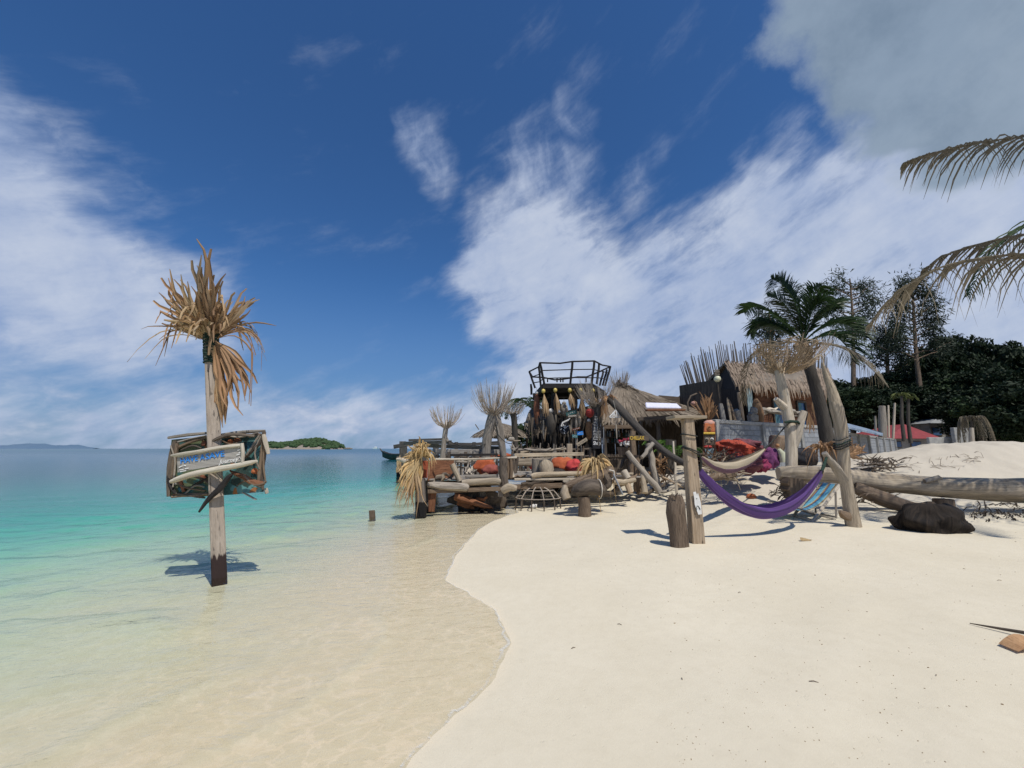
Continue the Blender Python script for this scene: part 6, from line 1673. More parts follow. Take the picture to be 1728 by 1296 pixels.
# ------------------------------------------------------------------ block wall
WA, WB, WC = Vector((7.0, 14.0, 0)), Vector((14.3, 18.3, 0)), Vector((50, 50, 0))
def block_wall():
    t = thing('block_wall', 'long grey concrete block wall with piers running back behind the hammocks', 'wall', Vector((7, 14, .7)))
    u = (WB - WA).normalized(); L = (WB - WA).length; nrm = Vector((u.y, -u.x, 0))
    if nrm.y > 0: nrm = -nrm
    z0, rows, bh, bw = .72, 9, .2, .42
    ang = math.atan2(u.y, u.x)
    proto = MB().box((0, 0, 0), (bw - .014, .14, bh - .014), None, .006).build('block', 'block', t, org=None)
    proto.data.transform(Matrix.Translation(ORG[t.name])); first = True
    n = 0; rr = random.Random(3)
    for r in range(rows):
        off = bw / 2 if r % 2 else 0
        i = 0
        while True:
            s0 = i * bw + off + bw / 2
            if s0 > L - .1 or n >= 290: break
            p = WA + u * s0 + Vector((0, 0, z0 + (r + .5) * bh)) + nrm * rr.uniform(-.004, .006)
            M = Matrix.Translation(p) @ Matrix.Rotation(ang, 4, 'Z')
            if first: proto.matrix_local = Matrix.Translation(-ORG[t.name]) @ M; first = False
            else: share(proto, 'block', M, t)
            n += 1; i += 1
    mid = WA + u * (L / 2)
    MB().box((mid.x, mid.y, z0 + rows * bh / 2), (L, .11, rows * bh), Matrix.Rotation(ang, 3, 'Z')).build('mortar_core', 'mortar', t)
    MB().box((mid.x, mid.y, z0 + rows * bh + .06), (L + .1, .22, .13), Matrix.Rotation(ang, 3, 'Z'), .015).build('coping', 'concrete', t)
    for f in (.0, .34, .68, 1.0):
        p = WA + u * (L * f) + nrm * .04
        MB().box((p.x, p.y, z0 + rows * bh / 2 + .02), (.2, .22, rows * bh + .06), Matrix.Rotation(ang, 3, 'Z'), .01).build('pier', 'concrete', t)
    # receding length
    u2 = (WC - WB).normalized(); L2 = (WC - WB).length; a2 = math.atan2(u2.y, u2.x); n2 = Vector((u2.y, -u2.x, 0))
    m2 = WB + u2 * (L2 / 2)
    mb = MB()
    for r in range(9):
        for i in range(int(L2 / .42)):
            p = WB + u2 * (i * .42 + (.21 if r % 2 else 0) + .25); mb.box((p.x, p.y, .72 + (r + .5) * .18), (.405, .14, .165), Matrix.Rotation(a2, 3, 'Z'))
    mb.build('far_blocks', 'block', t, kind='stuff')
    MB().box((m2.x, m2.y, .72 + .81), (L2, .10, 1.6), Matrix.Rotation(a2, 3, 'Z')).build('mortar_core', 'mortar', t)
    MB().box((m2.x, m2.y, .72 + 1.68), (L2, .22, .12), Matrix.Rotation(a2, 3, 'Z')).build('coping', 'concrete', t)
    for i in range(15):
        p = WB + u2 * (i * 3.2) + n2 * .06
        MB().box((p.x, p.y, .72 + .83), (.24, .26, 1.72), Matrix.Rotation(a2, 3, 'Z'), .01).build('pier', 'concrete', t)
block_wall()
def wall_at(px):
    """top of the wall in this direction"""
    k = (px - 864) / F
    k = k / math.cos(PIT)
    u = WB - WA; s = (k * WA.y - WA.x) / (u.x - k * u.y)
    p = WA + u * s; return Vector((p.x, p.y, .72 + 1.8 + .125))

def wall_things():
    def on(px, dz=0): return wall_at(px) + Vector((0, 0, dz))
    def up(name, px, ytop, r, m, lab, cat, flat=.6, jit=.08, prof=(1, 1, .95, .7), lean=0):
        b = on(px); top = at(px + lean, ytop, b.y)
        k = m_per_px(b.y)
        tag(MB().tube([b, b.lerp(top, .35), b.lerp(top, .8), top], [r * k * p for p in prof], 10, jit, px, flat=flat).build(name, m, org=b, smooth=True), lab, cat)
    up('carved_board', 1216, 681, 6, 'stone', 'flat grey stone slab standing on the wall beside the leaf bundle', 'stone')
    up('driftwood_piece', 1228, 671, 3.5, 'drift_pale', 'pointed pale driftwood pair, left half, standing on the wall', 'driftwood', prof=(.8, 1, .8, .3), lean=-1)
    up('driftwood_piece', 1234, 673, 4.5, 'drift_brown', 'curved brown driftwood, right half of the pair on the wall', 'driftwood', prof=(1.2, 1, .8, .3), lean=-5)
    up('timber_stake', 1249, 662, 4.5, 'timber', 'tall tan rounded plank standing upright on the wall', 'plank', prof=(.75, 1, 1, .8), lean=-3)
    up('stone_lantern', 1241, 690, 6, 'stone', 'squat grey stone lantern in front of the tall tan plank', 'lantern', 1, .1, (1, .8, 1.1, .4))
    up('dried_cone', 1275, 673, 7.5, 'dry_leaf_brown', 'dark brown dried flower cone standing on the wall', 'dried plant', 1, .2, (.8, 1.1, .8, .35))
    b = on(1265); k = m_per_px(b.y)
    t = thing('stone_figure', 'grey carved stone figure crouching on the wall left of the brown cone', 'statue', b)
    MB().box(b + Vector((0, 0, 6 * k)), (14 * k, 10 * k, 12 * k), None, .03, .02).build('plinth', 'stone', t)
    MB().ball(b + Vector((2 * k, 0, 18 * k)), 6.5 * k, 12, 8, .2, 2, (1, .9, 1.1)).build('head', 'stone', t, smooth=True)
    MB().ball(b + Vector((-3 * k, -2 * k, 13 * k)), 5 * k, 10, 8, .25, 5, (1.1, .9, .8)).build('arm', 'stone', t, smooth=True)
    stack_leaf('dried_palm_bundle', 'upright torn brown palm sheath bundle at the near end of the wall', at(1196, 712, 13.6), 1.05, 9, 'dry_leaf_brown', 15,
               [(-.25, -.2, 1), (-.1, -.3, 1), (.1, -.2, 1), (.2, 0, 1), (-.3, 0, .9), (-.45, -.1, .8), (.05, .1, 1), (.15, -.3, .9), (-.15, .2, 1)], 16, 5, .085, .02)
    # driftwood branches lying along the coping
    for i, (x0, y0, x1, y1) in enumerate(((1280, 690, 1325, 697), (1284, 695, 1312, 688), (1300, 694, 1345, 702), (1282, 699, 1300, 693), (1320, 690, 1356, 699))):
        Y = on(x0).y + .35
        tag(MB().tube(wob(at(x0, y0, Y), at(x1, y1, Y + 1), 5, .07, i), [.07, .09, .08, .07, .05, .03], 7, .2, i).build('driftwood_branch', 'bleached' if i % 2 else 'drift_grey', smooth=True),
            ORD[i] + ' driftwood branch of those laid along the wall top before the hut', 'driftwood', 'driftwood branches along the wall top')
    # lamp and floats
    b = at(1211, 645, 15.2); t = thing('globe_lamp', 'pale yellow globe lamp hanging before the dark gable of the hut', 'lamp', b)
    MB().ball(b + Vector((0, 0, .13)), .125, 16, 12).build('globe', 'glass_globe', t, smooth=True)
    for i in range(4): MB().tube([b + Vector((math.cos(a) * .09, math.sin(a) * .09, .28 + i * .06)) for a in np.linspace(0, 6.2832, 13)], .012, 5).build('ring', 'drift_grey', t)
    MB().tube([b + Vector((0, 0, .25)), b + Vector((0, 0, .62))], .012, 5).build('cord', 'rope_dark', t)
    MB().tube([b + Vector((0, 0, 0)), b + Vector((.02, 0, -.8)), b + Vector((.02, 0, -1.3))], [.02, .03, .03], 6).build('stem', 'drift_dark', t)
    c = at(1171, 681, 14.2); t = thing('hanging_float', 'pink net float hanging in a dark bent hoop at the bar roof corner', 'float', c)
    MB().ball(c, .10, 14, 10, 0, 0, (1.1, 1, .85)).build('float', 'float_pink', t, smooth=True)
    MB().tube([at(1162, 694, 14.2), at(1160, 680, 14.2), at(1166, 668, 14.2), at(1176, 664, 14.2)], .03, 6).build('hoop', 'drift_dark', t, smooth=True)
wall_things()

def totem():
    g = Vector((at(1196, 780, 11.8).x, 11.8, 0)); g.z = tz(g.x, g.y); Y = 11.8; k = m_per_px(Y)
    t = thing('totem', 'painted carved wooden totem board with a face, red mouth and white chin', 'totem', g)
    bot = at(1197, 785, Y); top = at(1197, 713, Y)
    def sl(y0, y1, w0, w1, m, n, th=.14, dy=0):
        MB().hexa([at(1197 - w0, y0, Y + dy), at(1197 + w0, y0, Y + dy), at(1197 + w0, y0, Y + th), at(1197 - w0, y0, Y + th),
                   at(1197 - w1, y1, Y + dy), at(1197 + w1, y1, Y + dy), at(1197 + w1, y1, Y + th), at(1197 - w1, y1, Y + th)], .015).build(n, m, t)
    sl(788, 716, 11.5, 10.5, 'red_wood', 'board', .16, .02)
    sl(729, 714, 9.5, 8, 'husk_orange', 'forehead', .05, -.04); sl(733, 729.3, 10, 10, 'paint_yellow', 'brow', .05, -.05)
    MB().tube([at(1197 + 4.5 * math.cos(a) * (1 - i * .05), 722 + 4.5 * math.sin(a) * (1 - i * .05), Y - .055) for i, a in enumerate(np.linspace(0, 9.5, 16))], .012, 5).build('swirl', 'face_tan', t)
    sl(752, 733.4, 9, 9, 'drift_dark', 'cheeks', .05, -.01)
    for sx in (-4, 4.5): MB().ball(at(1197 + sx, 741, Y - .02), 3 * k, 10, 8, 0, 0, (1, .5, .8)).build('eye', 'shell_white' if sx > 0 else 'drift_grey', t, smooth=True)
    for sx in (-4, 4.5): MB().ball(at(1197 + sx, 741, Y - .05), 1.3 * k, 8, 6).build('pupil', 'black_cloth', t, smooth=True)
    MB().hexa([at(1194, 748, Y - .03), at(1200, 748, Y - .03), at(1200, 748, Y + .05), at(1194, 748, Y + .05), at(1196, 738, Y - .01), at(1198, 738, Y - .01), at(1198, 738, Y + .05), at(1196, 738, Y + .05)]).build('nose', 'drift_brown', t)
    MB().ball(at(1195, 754, Y), 7 * k, 12, 8, .05, 1, (1, .5, .36)).build('mouth', 'face_red', t, smooth=True)
    sl(774, 757, 4, 8, 'curtain_pale', 'chin', .05, -.02)
    MB().ball(at(1197, 714, Y + .05), 9 * k, 14, 8, .08, 1, (1, .6, .6)).build('crest', 'float_pink', t, smooth=True)
totem()

def sacks():
    S = [(1241, 757, 12.7, .40, 'net_red', (1.5, .8, .62), .22, 'bright red net sack lying on top of the heap by the wall'),
         (1216, 750, 12.9, .16, 'net_red', (1.4, .7, .6), -.3, 'tied red neck of a net sack at the left end of the heap'),
         (1236, 770, 12.4, .26, 'net_red', (1.4, .8, .55), -.1, 'small red net sack under the bright red one'),
         (1262, 750, 13.1, .34, 'net_maroon', (1.3, .8, .5), .15, 'faded maroon net sack behind the bright red sack'),
         (1255, 784, 11.9, .42, 'net_maroon', (1.3, .8, .55), -.25, 'big dull maroon net sack at the front of the heap'),
         (1285, 785, 12.0, .24, 'net_magenta', (.9, .8, .8), 0, 'magenta net sack at the right of the heap'),
         (1300, 774, 12.4, .27, 'net_purple', (.85, .8, 1.1), .3, 'dark purple net sack leaning at the right end of the heap'),
         (1296, 765, 12.6, .18, 'net_maroon', (1, .8, .8), 0, 'brown red sack behind the purple one')]
    for i, (x, y, Y, r, m, sq, rot, lab) in enumerate(S):
        c = at(x, y, Y)
        mb = MB().ball(c, r, 26, 16, .22, i + 11, sq, Matrix.Rotation(rot, 3, 'Y'))
        for v in mb.v:
            v += Vector((mnoise.noise(v * 9), mnoise.noise(v * 9 + Vector((5, 0, 0))), mnoise.noise(v * 9 + Vector((0, 5, 0))))) * .03
            v.z = max(v.z, tz(v.x, v.y) - .03)
        tag(mb.build('net_sack', m, smooth=True), lab, 'sack')
    # black bag, coconuts, husk heap right of the trunk
    c = at(1357, 773, 12.4); mb = MB().ball(c, .36, 20, 14, .2, 4, (1, .8, .85))
    for v in mb.v: v.z = max(v.z, tz(v.x, v.y))
    tag(mb.build('black_bag', 'black_cloth', smooth=True), 'black rubbish bag between the forked trunk and the leaf heap', 'bag')
    c = at(1320, 757, 12.6); tag(MB().tube([at(1308, 768, 12.6), at(1313, 745, 12.6), at(1330, 745, 12.7)], [.2, .26, .2], 12, .12).build('palm_stump', 'drift_brown', smooth=True), 'brown rotten palm stump end behind the forked trunk', 'stump')
    t = thing('plastic_jug', 'pale yellow plastic jug leaning beside the forked trunk', 'jug', at(1321, 783, 12.2))
    MB().tube([at(1322, 780, 12.2), at(1319, 765, 12.2), at(1314, 758, 12.2)], [.09, .10, .05], 10).build('body', 'glass_globe', t, smooth=True)
    MB().ball(at(1312, 752, 12.2), .06, 8, 6).build('cap', 'face_tan', t, smooth=True)
    # brush piles and scattered wood
    rr = random.Random(8)
    def brush(x0, x1, y0, y1, Y, n, m, lab, L=.5, th=.016):
        mb = MB()
        for i in range(n):
            p = at(rr.uniform(x0, x1), rr.uniform(y0, y1), Y + rr.uniform(-.4, .4)); p.z = max(p.z, tz(p.x, p.y) + .01)
            d = Vector((rr.uniform(-1, 1), rr.uniform(-.6, .6), rr.uniform(-.35, .45))).normalized()
            q = p + d * L * rr.uniform(.3, 1); q.z = max(q.z, tz(q.x, q.y) + .01)
            mb.tube([p, (p + q) / 2 + Vector((0, 0, rr.uniform(0, .06))), q], [rr.uniform(.4, 1.3) * th] * 2 + [th * .4], 5)
        o = mb.build('brushwood', m, kind='stuff'); tag(o, lab, 'brushwood')
    brush(1186, 1236, 766, 792, 11.7, 130, 'drift_brown', 'tangle of brown twigs at the foot of the totem')
    brush(1196, 1250, 788, 812, 10.9, 70, 'drift_pale', 'pale sticks scattered below the striped hammock', .6)
    brush(1150, 1190, 790, 820, 10.8, 40, 'drift_grey', 'grey sticks on the sand behind the square post')
    brush(1450, 1520, 776, 796, 13.2, 60, 'drift_dark', 'dark wood scraps at the foot of the wall right of the driftwood post', .7, .02)
    brush(1640, 1728, 850, 876, 9.0, 45, 'drift_dark', 'dark bark and twig scraps on the sand under the big log', .25, .010)
    brush(1500, 1660, 770, 820, 13.0, 40, 'drift_brown', 'thin twigs scattered on the sand heap', .4, .006)
    brush(1300, 1345, 822, 838, 10.4, 40, 'drift_dark', 'dark scraps around the block under the log end', .4)
    brush(1420, 1500, 832, 852, 9.8, 30, 'drift_brown', 'brown twigs under the middle of the big log', .4)
    for i, (x0, y0, x1, y1, Y, w) in enumerate(((1445, 772, 1502, 780, 13.4, .16), (1452, 783, 1490, 781, 13.0, .2), (1444, 790, 1476, 786, 12.6, .14))):
        a, b = at(x0, y0, Y), at(x1, y1, Y + .8)
        tag(MB().beam(a, b, w, .04, ch=.005).build('plank', 'plank_grey' if i else 'drift_pale'), ('topmost pale plank', 'wide grey plank', 'lowest grey plank')[i] + ' of the scrap pile by the wall right of the driftwood post', 'plank')
    q = [at(1192, 810, 10.6), at(1215, 803, 10.6), at(1240, 800, 10.7)]
    tag(MB().tube(catmull3(q, 3), [.05, .09, .11, .12, .12, .11, .08], 9, .12, 3).build('driftwood_log', 'drift_brown', smooth=True), 'short brown log on the sand behind the purple hammock', 'log')
    # leaves hung at the driftwood post
    stack_leaf('dried_palm_bundle', 'mop of brown curled dry leaves left of the driftwood post fork', at(1392, 757, 9.2), .55, 14, 'dry_leaf_brown', 41, None, 44, 5, .04, .9)
    b = thing('palm_sheath', 'stiff red brown palm sheath sticking out right of the driftwood post', 'dried leaf', at(1432, 770, 8.6))
    for i, (d, L) in enumerate((((.85, .1, .35), .52), ((.5, .1, .75), .42), ((.7, .1, -.1), .35), ((.3, .1, .9), .45))):
        fan_leaf(MB(), at(1430, 768, 8.7), d, (0, -1, .2), L, 24, 5, .085, .0, 500 + i, .1).build('leaf', 'dry_leaf_brown', b)
    # half coconut, crab shell, driftwood bits on the open sand
    g = gnd(1268, 840); mb = MB().ball(g + Vector((0, 0, .01)), .125, 18, 12, .08, 3, (1, .9, .85))
    for v in mb.v: v.z = max(v.z, g.z - .02)
    tag(mb.build('coconut_husk', 'husk_orange', smooth=True), 'orange half coconut husk lying on the sand behind the purple hammock', 'coconut')
    g = gnd(1361, 913); mb = MB()
    for i in range(7): mb.strip([g + Vector((-.08 + .02 * i, 0, .01)), g + Vector((-.05 + .02 * i, .03, .05 - .005 * i)), g + Vector((-.02 + .025 * i, .06, .01))], [.03, .05, .02], (1, 0, 0))
    tag(mb.build('fallen_leaf', 'dry_leaf_gold'), 'small curled tan leaf on the sand before the driftwood post', 'leaf')
    a, b = gnd(1637, 1054), gnd(1760, 1084)
    tag(MB().tube([a + Vector((0, 0, .012)), (a + b) / 2 + Vector((0, 0, .03)), b + Vector((0, 0, .05))], [.004, .012, .017], 6).build('palm_stalk', 'drift_dark', smooth=True), 'thin dark palm stalk lying on the sand at the right edge', 'stalk')
    c = gnd(1712, 1101); mb = MB()
    mb.sheet([[c + Vector((x * .12, y * .09, .02 + .05 * math.sin(x * 1.5) + .03 * x * (y - .5))) for x in np.linspace(0, 2.6, 8)] for y in np.linspace(-.3, 1.1, 5)])
    tag(mb.build('palm_sheath', 'dry_leaf_brown'), 'broken brown palm sheath lying on the sand at the right edge below the stalk', 'dried leaf')
    rr = random.Random(12); mb = MB()
    for i in range(650):
        x, y = rr.gauss(1000, 260) if i % 3 else rr.uniform(800, 1728), rr.uniform(890, 1290) ; p = gnd(x, y)
        if p.z < .03: continue
        s = rr.uniform(.0018, .0042) * (1.7 if rr.random() < .06 else 1) * (.5 + p.length / 9)
        mb.box(p + Vector((0, 0, s * .3)), (s * rr.uniform(1, 3), s, s * .7), Matrix.Rotation(rr.uniform(0, 3), 3, 'Z'))
    o = mb.build('shell_grit', 'coconut', kind='stuff'); tag(o, 'scattered shell and coral grit on the sand', 'grit')
    for i, (x, y) in enumerate(((1625, 960), (1690, 980), (1250, 1000), (1049, 1055), (964, 1095), (1580, 1140), (1150, 1145), (1365, 1150))):
        p = gnd(x, y); q = p + Vector((rr.uniform(-.06, .06), rr.uniform(-.03, .03), .003))
        tag(MB().tube([p + Vector((0, 0, .004)), (p + q) / 2 + Vector((0, 0, .008)), q], [.0025, .003, .002], 5).build('twig', 'drift_brown'), ORD[i] + ' farthest of the tiny dark twigs alone on the open sand', 'twig', 'tiny twigs on the open sand')
    brush(1640, 1728, 862, 884, 8.6, 40, 'char', 'charcoal pieces on the sand beside the burnt stump', .12, .012)
sacks()

# ------------------------------------------------------------------ hut on the bank
def hut():
    FLc, FRc = at(1240, 700, 16.9), at(1398, 700, 20.2)
    u = (FRc - FLc); u.z = 0; Lh = u.length; u.normalize(); nb = Vector((-u.y, u.x, 0))
    z0, ze, zr = 1.0, 4.35, 5.35
    P = lambda s, d, z: Vector((FLc.x, FLc.y, 0)) + u * s + nb * d + Vector((0, 0, z))
    t = thing('thatched_hut', 'dark wooden hut with shaggy thatched roof and blue windows behind the block wall', 'hut', P(0, 0, z0))
    D = 4.0
    # board walls (horizontal boards)
    nb_ = 16
    for i in range(nb_):
        z = z0 + (ze - z0) * (i + .5) / nb_; h = (ze - z0) / nb_ * .95
        MB().hexa([P(1.5, .02, z - h / 2), P(Lh, .02, z - h / 2), P(Lh, .05, z - h / 2), P(1.5, .05, z - h / 2), P(1.5, 0, z + h / 2), P(Lh, 0, z + h / 2), P(Lh, .05, z + h / 2), P(1.5, .05, z + h / 2)]).build('wall_board', 'red_wood', t)
    for d0, s0 in ((D, 0),):
        MB().hexa([P(0, D, z0), P(Lh, D, z0), P(Lh, D + .05, z0), P(0, D + .05, z0), P(0, D, ze), P(Lh, D, ze), P(Lh, D + .05, ze), P(0, D + .05, ze)]).build('wall_back', 'drift_dark', t)
    MB().hexa([P(1.5, 0.06, z0), P(1.56, 0.06, z0), P(1.56, D, z0), P(1.5, D, z0), P(1.5, 0.06, ze + .6), P(1.56, 0.06, ze + .6), P(1.56, D, ze + .6), P(1.5, D, ze + .6)]).build('wall_gable', 'drift_dark', t)
    MB().hexa([P(Lh - .06, .06, z0), P(Lh, .06, z0), P(Lh, D, z0), P(Lh - .06, D, z0), P(Lh - .06, .06, ze), P(Lh, .06, ze), P(Lh, D, ze), P(Lh - .06, D, ze)]).build('wall_gable', 'drift_dark', t)
    # windows
    for s0, s1, m, cm in ((2.7, 3.5, 'window_blue', 'curtain'), (4.6, 5.3, 'window_blue', 'curtain')):
        za, zb = 2.2, 3.85
        f = MB()
        for a, b, w in ((P(s0, -.03, za), P(s0, -.03, zb), .09), (P(s1, -.03, za), P(s1, -.03, zb), .09), (P(s0, -.03, zb), P(s1, -.03, zb), .09), (P(s0, -.03, za), P(s1, -.03, za), .11)):
            f.beam(a, b, w, .06, up=nb)
        w_ = f.build('window', 'drift_dark', t)
        MB().hexa([P(s0, -.008, za), P(s1, -.008, za), P(s1, .0, za), P(s0, .0, za), P(s0, -.008, zb), P(s1, -.008, zb), P(s1, .0, zb), P(s0, .0, zb)]).build('pane', m, w_)
        rows = []
        for j in range(7):
            z = za + .05 + (zb - za - .1) * j / 6
            rows.append([P(s0 + .06 + (s1 - s0) * .4 * i / 6, -.03 - .012 * math.sin(i * 2.4), z) for i in range(7)])
        MB().sheet(rows).build('curtain', cm, w_)
    # porch post with pale cloth
    MB().beam(P(.35, -.35, z0), P(.35, -.35, ze), .14, .14, ch=.01).build('porch_post', 'drift_dark', t)
    MB().sheet([[P(.15 + .04 * i, -.5 - .03 * math.sin(i * 1.7), 2.3 + (ze - 2.4) * j / 6) for i in range(9)] for j in range(7)]).build('porch_cloth', 'curtain_pale', t)
    # roof: hipped thatch
    r0_, r1_ = at(1222, 612, 18.6), at(1398, 624, 21.5)
    efl, efr, ebr, ebl = at(1240, 649, 16.2), at(1408, 661, 19.3), at(1412, 655, 24), at(1188, 650, 21.0)
    dn = Vector((0, 0, -.09))
    MB().hexa([efl + dn, efr + dn, r1_ + dn, r0_ + dn, efl, efr, r1_, r0_]).build('roof', 'thatch', t)
    MB().hexa([r0_ + dn * .99, r1_ + dn * .99, ebr + dn, ebl + dn, r0_, r1_, ebr, ebl]).build('roof', 'thatch', t)
    mb = MB()
    thatch_face(mb, r0_, r1_, efr, efl, 7, 150, .6, 21, .055, .07, .42)
    thatch_face(mb, r0_, r1_, ebr, ebl, 6, 90, .6, 22, .055, .06, .4)
    mb.build('thatch', 'thatch_brown', t, kind='stuff')
    MB().slab([r0_ + dn * 2 + Vector((.15, .1, 0)), efl + dn * 2 + Vector((.3, .1, 0)), ebl + dn * 2 + Vector((.3, 0, 0))], .05, (-.8, -.5, 0)).build('gable_dark_fill', 'black_wood', t)  # black sheet in the open gable, standing for its dark interior
    MB().slab([efl + dn * 2 + Vector((.3, .15, 0)), ebl + dn * 2 + Vector((.3, 0, 0)), ebl + Vector((.3, 0, -2.6)), efl + Vector((.3, .15, -2.6))], .05, (-.8, -.5, 0)).build('wall_gable', 'black_wood', t)  # black sheet below the eave, also standing for the dark interior
    # fence of tall sticks fanned out behind the hut
    f = thing('stick_fence', 'fence of tall dark sticks fanned against the sky behind the hut', 'fence', at(1260, 700, 23))
    rr = random.Random(6)
    n = 112
    for i in range(n):
        s = i / (n - 1); xb = 1172 + 220 * s + rr.uniform(-1.5, 1.5); Y = 22.5 + 2.5 * s
        xt = 1148 + 248 * s + rr.uniform(-3, 3)
        yt = 612 - 32 * math.sin(min(1, s / .28) * math.pi / 2) + (14 * max(0, s - .3) / .7) + rr.uniform(-6, 12)
        MB().tube([at(xb, 690, Y), at((xb + xt) / 2, (690 + yt) / 2, Y), at(xt, yt, Y)], [.045, .04, .018], 5, .1, i).build('stick', 'bamboo_dark', f)
    # dark gable roof between bar and hut
    g = thing('shed', 'small shed with a dark gable roof between the bar and the hut', 'shed', at(1160, 705, 24))
    A, B, C = at(1128, 692, 22), at(1158, 661, 22), at(1196, 690, 22); bk = Vector((1.0, 4, 0))
    MB().hexa([A, B, B + bk, A + bk, A + Vector((0, 0, .08)), B + Vector((0, 0, .08)), B + bk + Vector((0, 0, .08)), A + bk + Vector((0, 0, .08))]).build('roof', 'drift_dark', g)
    MB().hexa([B, C, C + bk, B + bk, B + Vector((0, 0, .081)), C + Vector((0, 0, .08)), C + bk + Vector((0, 0, .08)), B + bk + Vector((0, 0, .081))]).build('roof', 'drift_dark', g)
    MB().slab([A, C, Vector((C.x, C.y, .8)), Vector((A.x, A.y, .8))], .05, (0, -1, 0)).build('wall', 'drift_dark', g)
    MB().slab([A, B - Vector((0, 0, .03)), C], .05, (0, -1, 0)).build('wall', 'drift_dark', g)
    # things between hut and wall on the right
    rr = random.Random(10)
    for i, (x, y, Y) in enumerate(((1372, 690, 16.5), (1365, 715, 16.2))):
        b = thing('dried_palm_bundle', ('dark brown dead leaf skirt hanging at the palm trunk, upper', 'dark stringy roots hanging at the palm trunk over the wall, lower')[i], 'dried leaves', at(x, y, Y))
        fan_leaf(MB(), at(x, y - 20, Y), (0, 0, -1), (0, -1, 0), 1.1, 30, 8, .06, 0, 600 + i).build('leaf', 'dry_leaf_brown', b)
    o = MB().hexa([at(1425, 722, 20), at(1490, 736, 22), at(1490, 733, 25), at(1425, 716, 24), at(1425, 719, 20), at(1490, 733, 22), at(1490, 730, 25), at(1425, 713, 24)]).build('tin_roof', 'tarp_blue')
    tag(o, 'low blue grey tin roof sheet above the wall right of the driftwood post', 'roof')
    for i, (x, y0, y1, r, m, lab) in enumerate(((1490, 738, 685, .20, 'drift_grey', 'thick forked grey stump standing behind the wall'), (1500, 738, 684, .05, 'bleached', 'thin pale pole beside the forked stump behind the wall'),
                                             (1507, 740, 680, .06, 'bleached', 'slanted pale pole right of the forked stump'), (1478, 735, 702, .06, 'drift_grey', 'short grey post left of the forked stump behind the wall'), (1640, 752, 722, .12, 'bleached', 'pale yellow marker post behind the sand heap'))):
        a, b = at(x, y0, 24), at(x + (3 if i == 2 else -1), y1, 24)
        tag(MB().tube([a, (a + b) / 2, b], [r, r, r * .8], 8, .1, i).build('pole', m, smooth=True), lab, 'pole')
hut()

# ------------------------------------------------------------------ palms
def coconut_palm():
    Y = 13.2; k = m_per_px(Y, 1380); g = at(1405, 790, Y); g.z = tz(g.x, g.y)
    t = thing('coconut_palm', 'leaning coconut palm with dark green fronds behind the forked trunk', 'palm tree', g)
    q = catmull3([g - Vector((0, 0, .2)), at(1399, 760, Y), at(1388, 700, Y), at(1375, 650, Y), at(1360, 600, Y), at(1355, 575, Y)], 6)
    rad = np.interp(np.linspace(0, 1, len(q)), [0, .1, .4, 1], [19 * k, 15 * k, 12 * k, 8.5 * k])
    rad = [r * (1 + .035 * (i % 2)) for i, r in enumerate(rad)]
    MB().tube(q, rad, 14, .03, 3).build('trunk', 'palm_bark', t, smooth=True)
    FR = [([(1355, 572), (1345, 520), (1325, 485), (1302, 470)], Y - .4), ([(1353, 572), (1315, 535), (1280, 517), (1256, 527)], Y - .5), ([(1357, 572), (1362, 525), (1374, 495), (1387, 482)], Y),
          ([(1358, 574), (1395, 548), (1430, 548), (1462, 570)], Y - .2), ([(1362, 578), (1415, 585), (1455, 608), (1492, 645)], Y), ([(1350, 576), (1300, 583), (1266, 610), (1252, 676)], Y - .3),
          ([(1356, 572), (1350, 525), (1343, 495), (1330, 478)], Y + .6), ([(1352, 574), (1310, 550), (1285, 545), (1268, 560)], Y + .5), ([(1357, 572), (1382, 530), (1400, 515), (1412, 520)], Y + .7),
          ([(1356, 573), (1335, 530), (1318, 508), (1296, 500)], Y + .2), ([(1356, 573), (1368, 530), (1380, 510), (1396, 505)], Y - .5), ([(1360, 576), (1400, 565), (1425, 580), (1440, 610)], Y + .4)]
    for i, (pts, yy) in enumerate(FR):
        p = [at(a, b, Y + (yy - Y) * j / (len(pts) - 1)) for j, (a, b) in enumerate(pts)]
        dead = i in (4, 5)
        dr = (p[-1] - p[0]); sd = dr.cross(Vector((0, 0, 1)))
        if abs(dr.z) > .75 * dr.length: sd = Vector((1, .4, 0))
        sd = sd.normalized() * .75 + Vector((0, -.35, .35))
        frond(MB(), p, sd, 62, .88 if not dead else .55, .058 if not dead else .03, .32 if not dead else .9, 20 + i, .03, .62).build('frond', 'palm_green' if not dead else 'palm_dead', t)
    for i in range(4):
        MB().ball(at(1352 + 7 * i - 8, 585 + (i % 2) * 6, Y - .2), .11, 10, 8, 0, 0, (.9, .9, 1.1)).build('coconut', 'coconut', t, smooth=True)
coconut_palm()
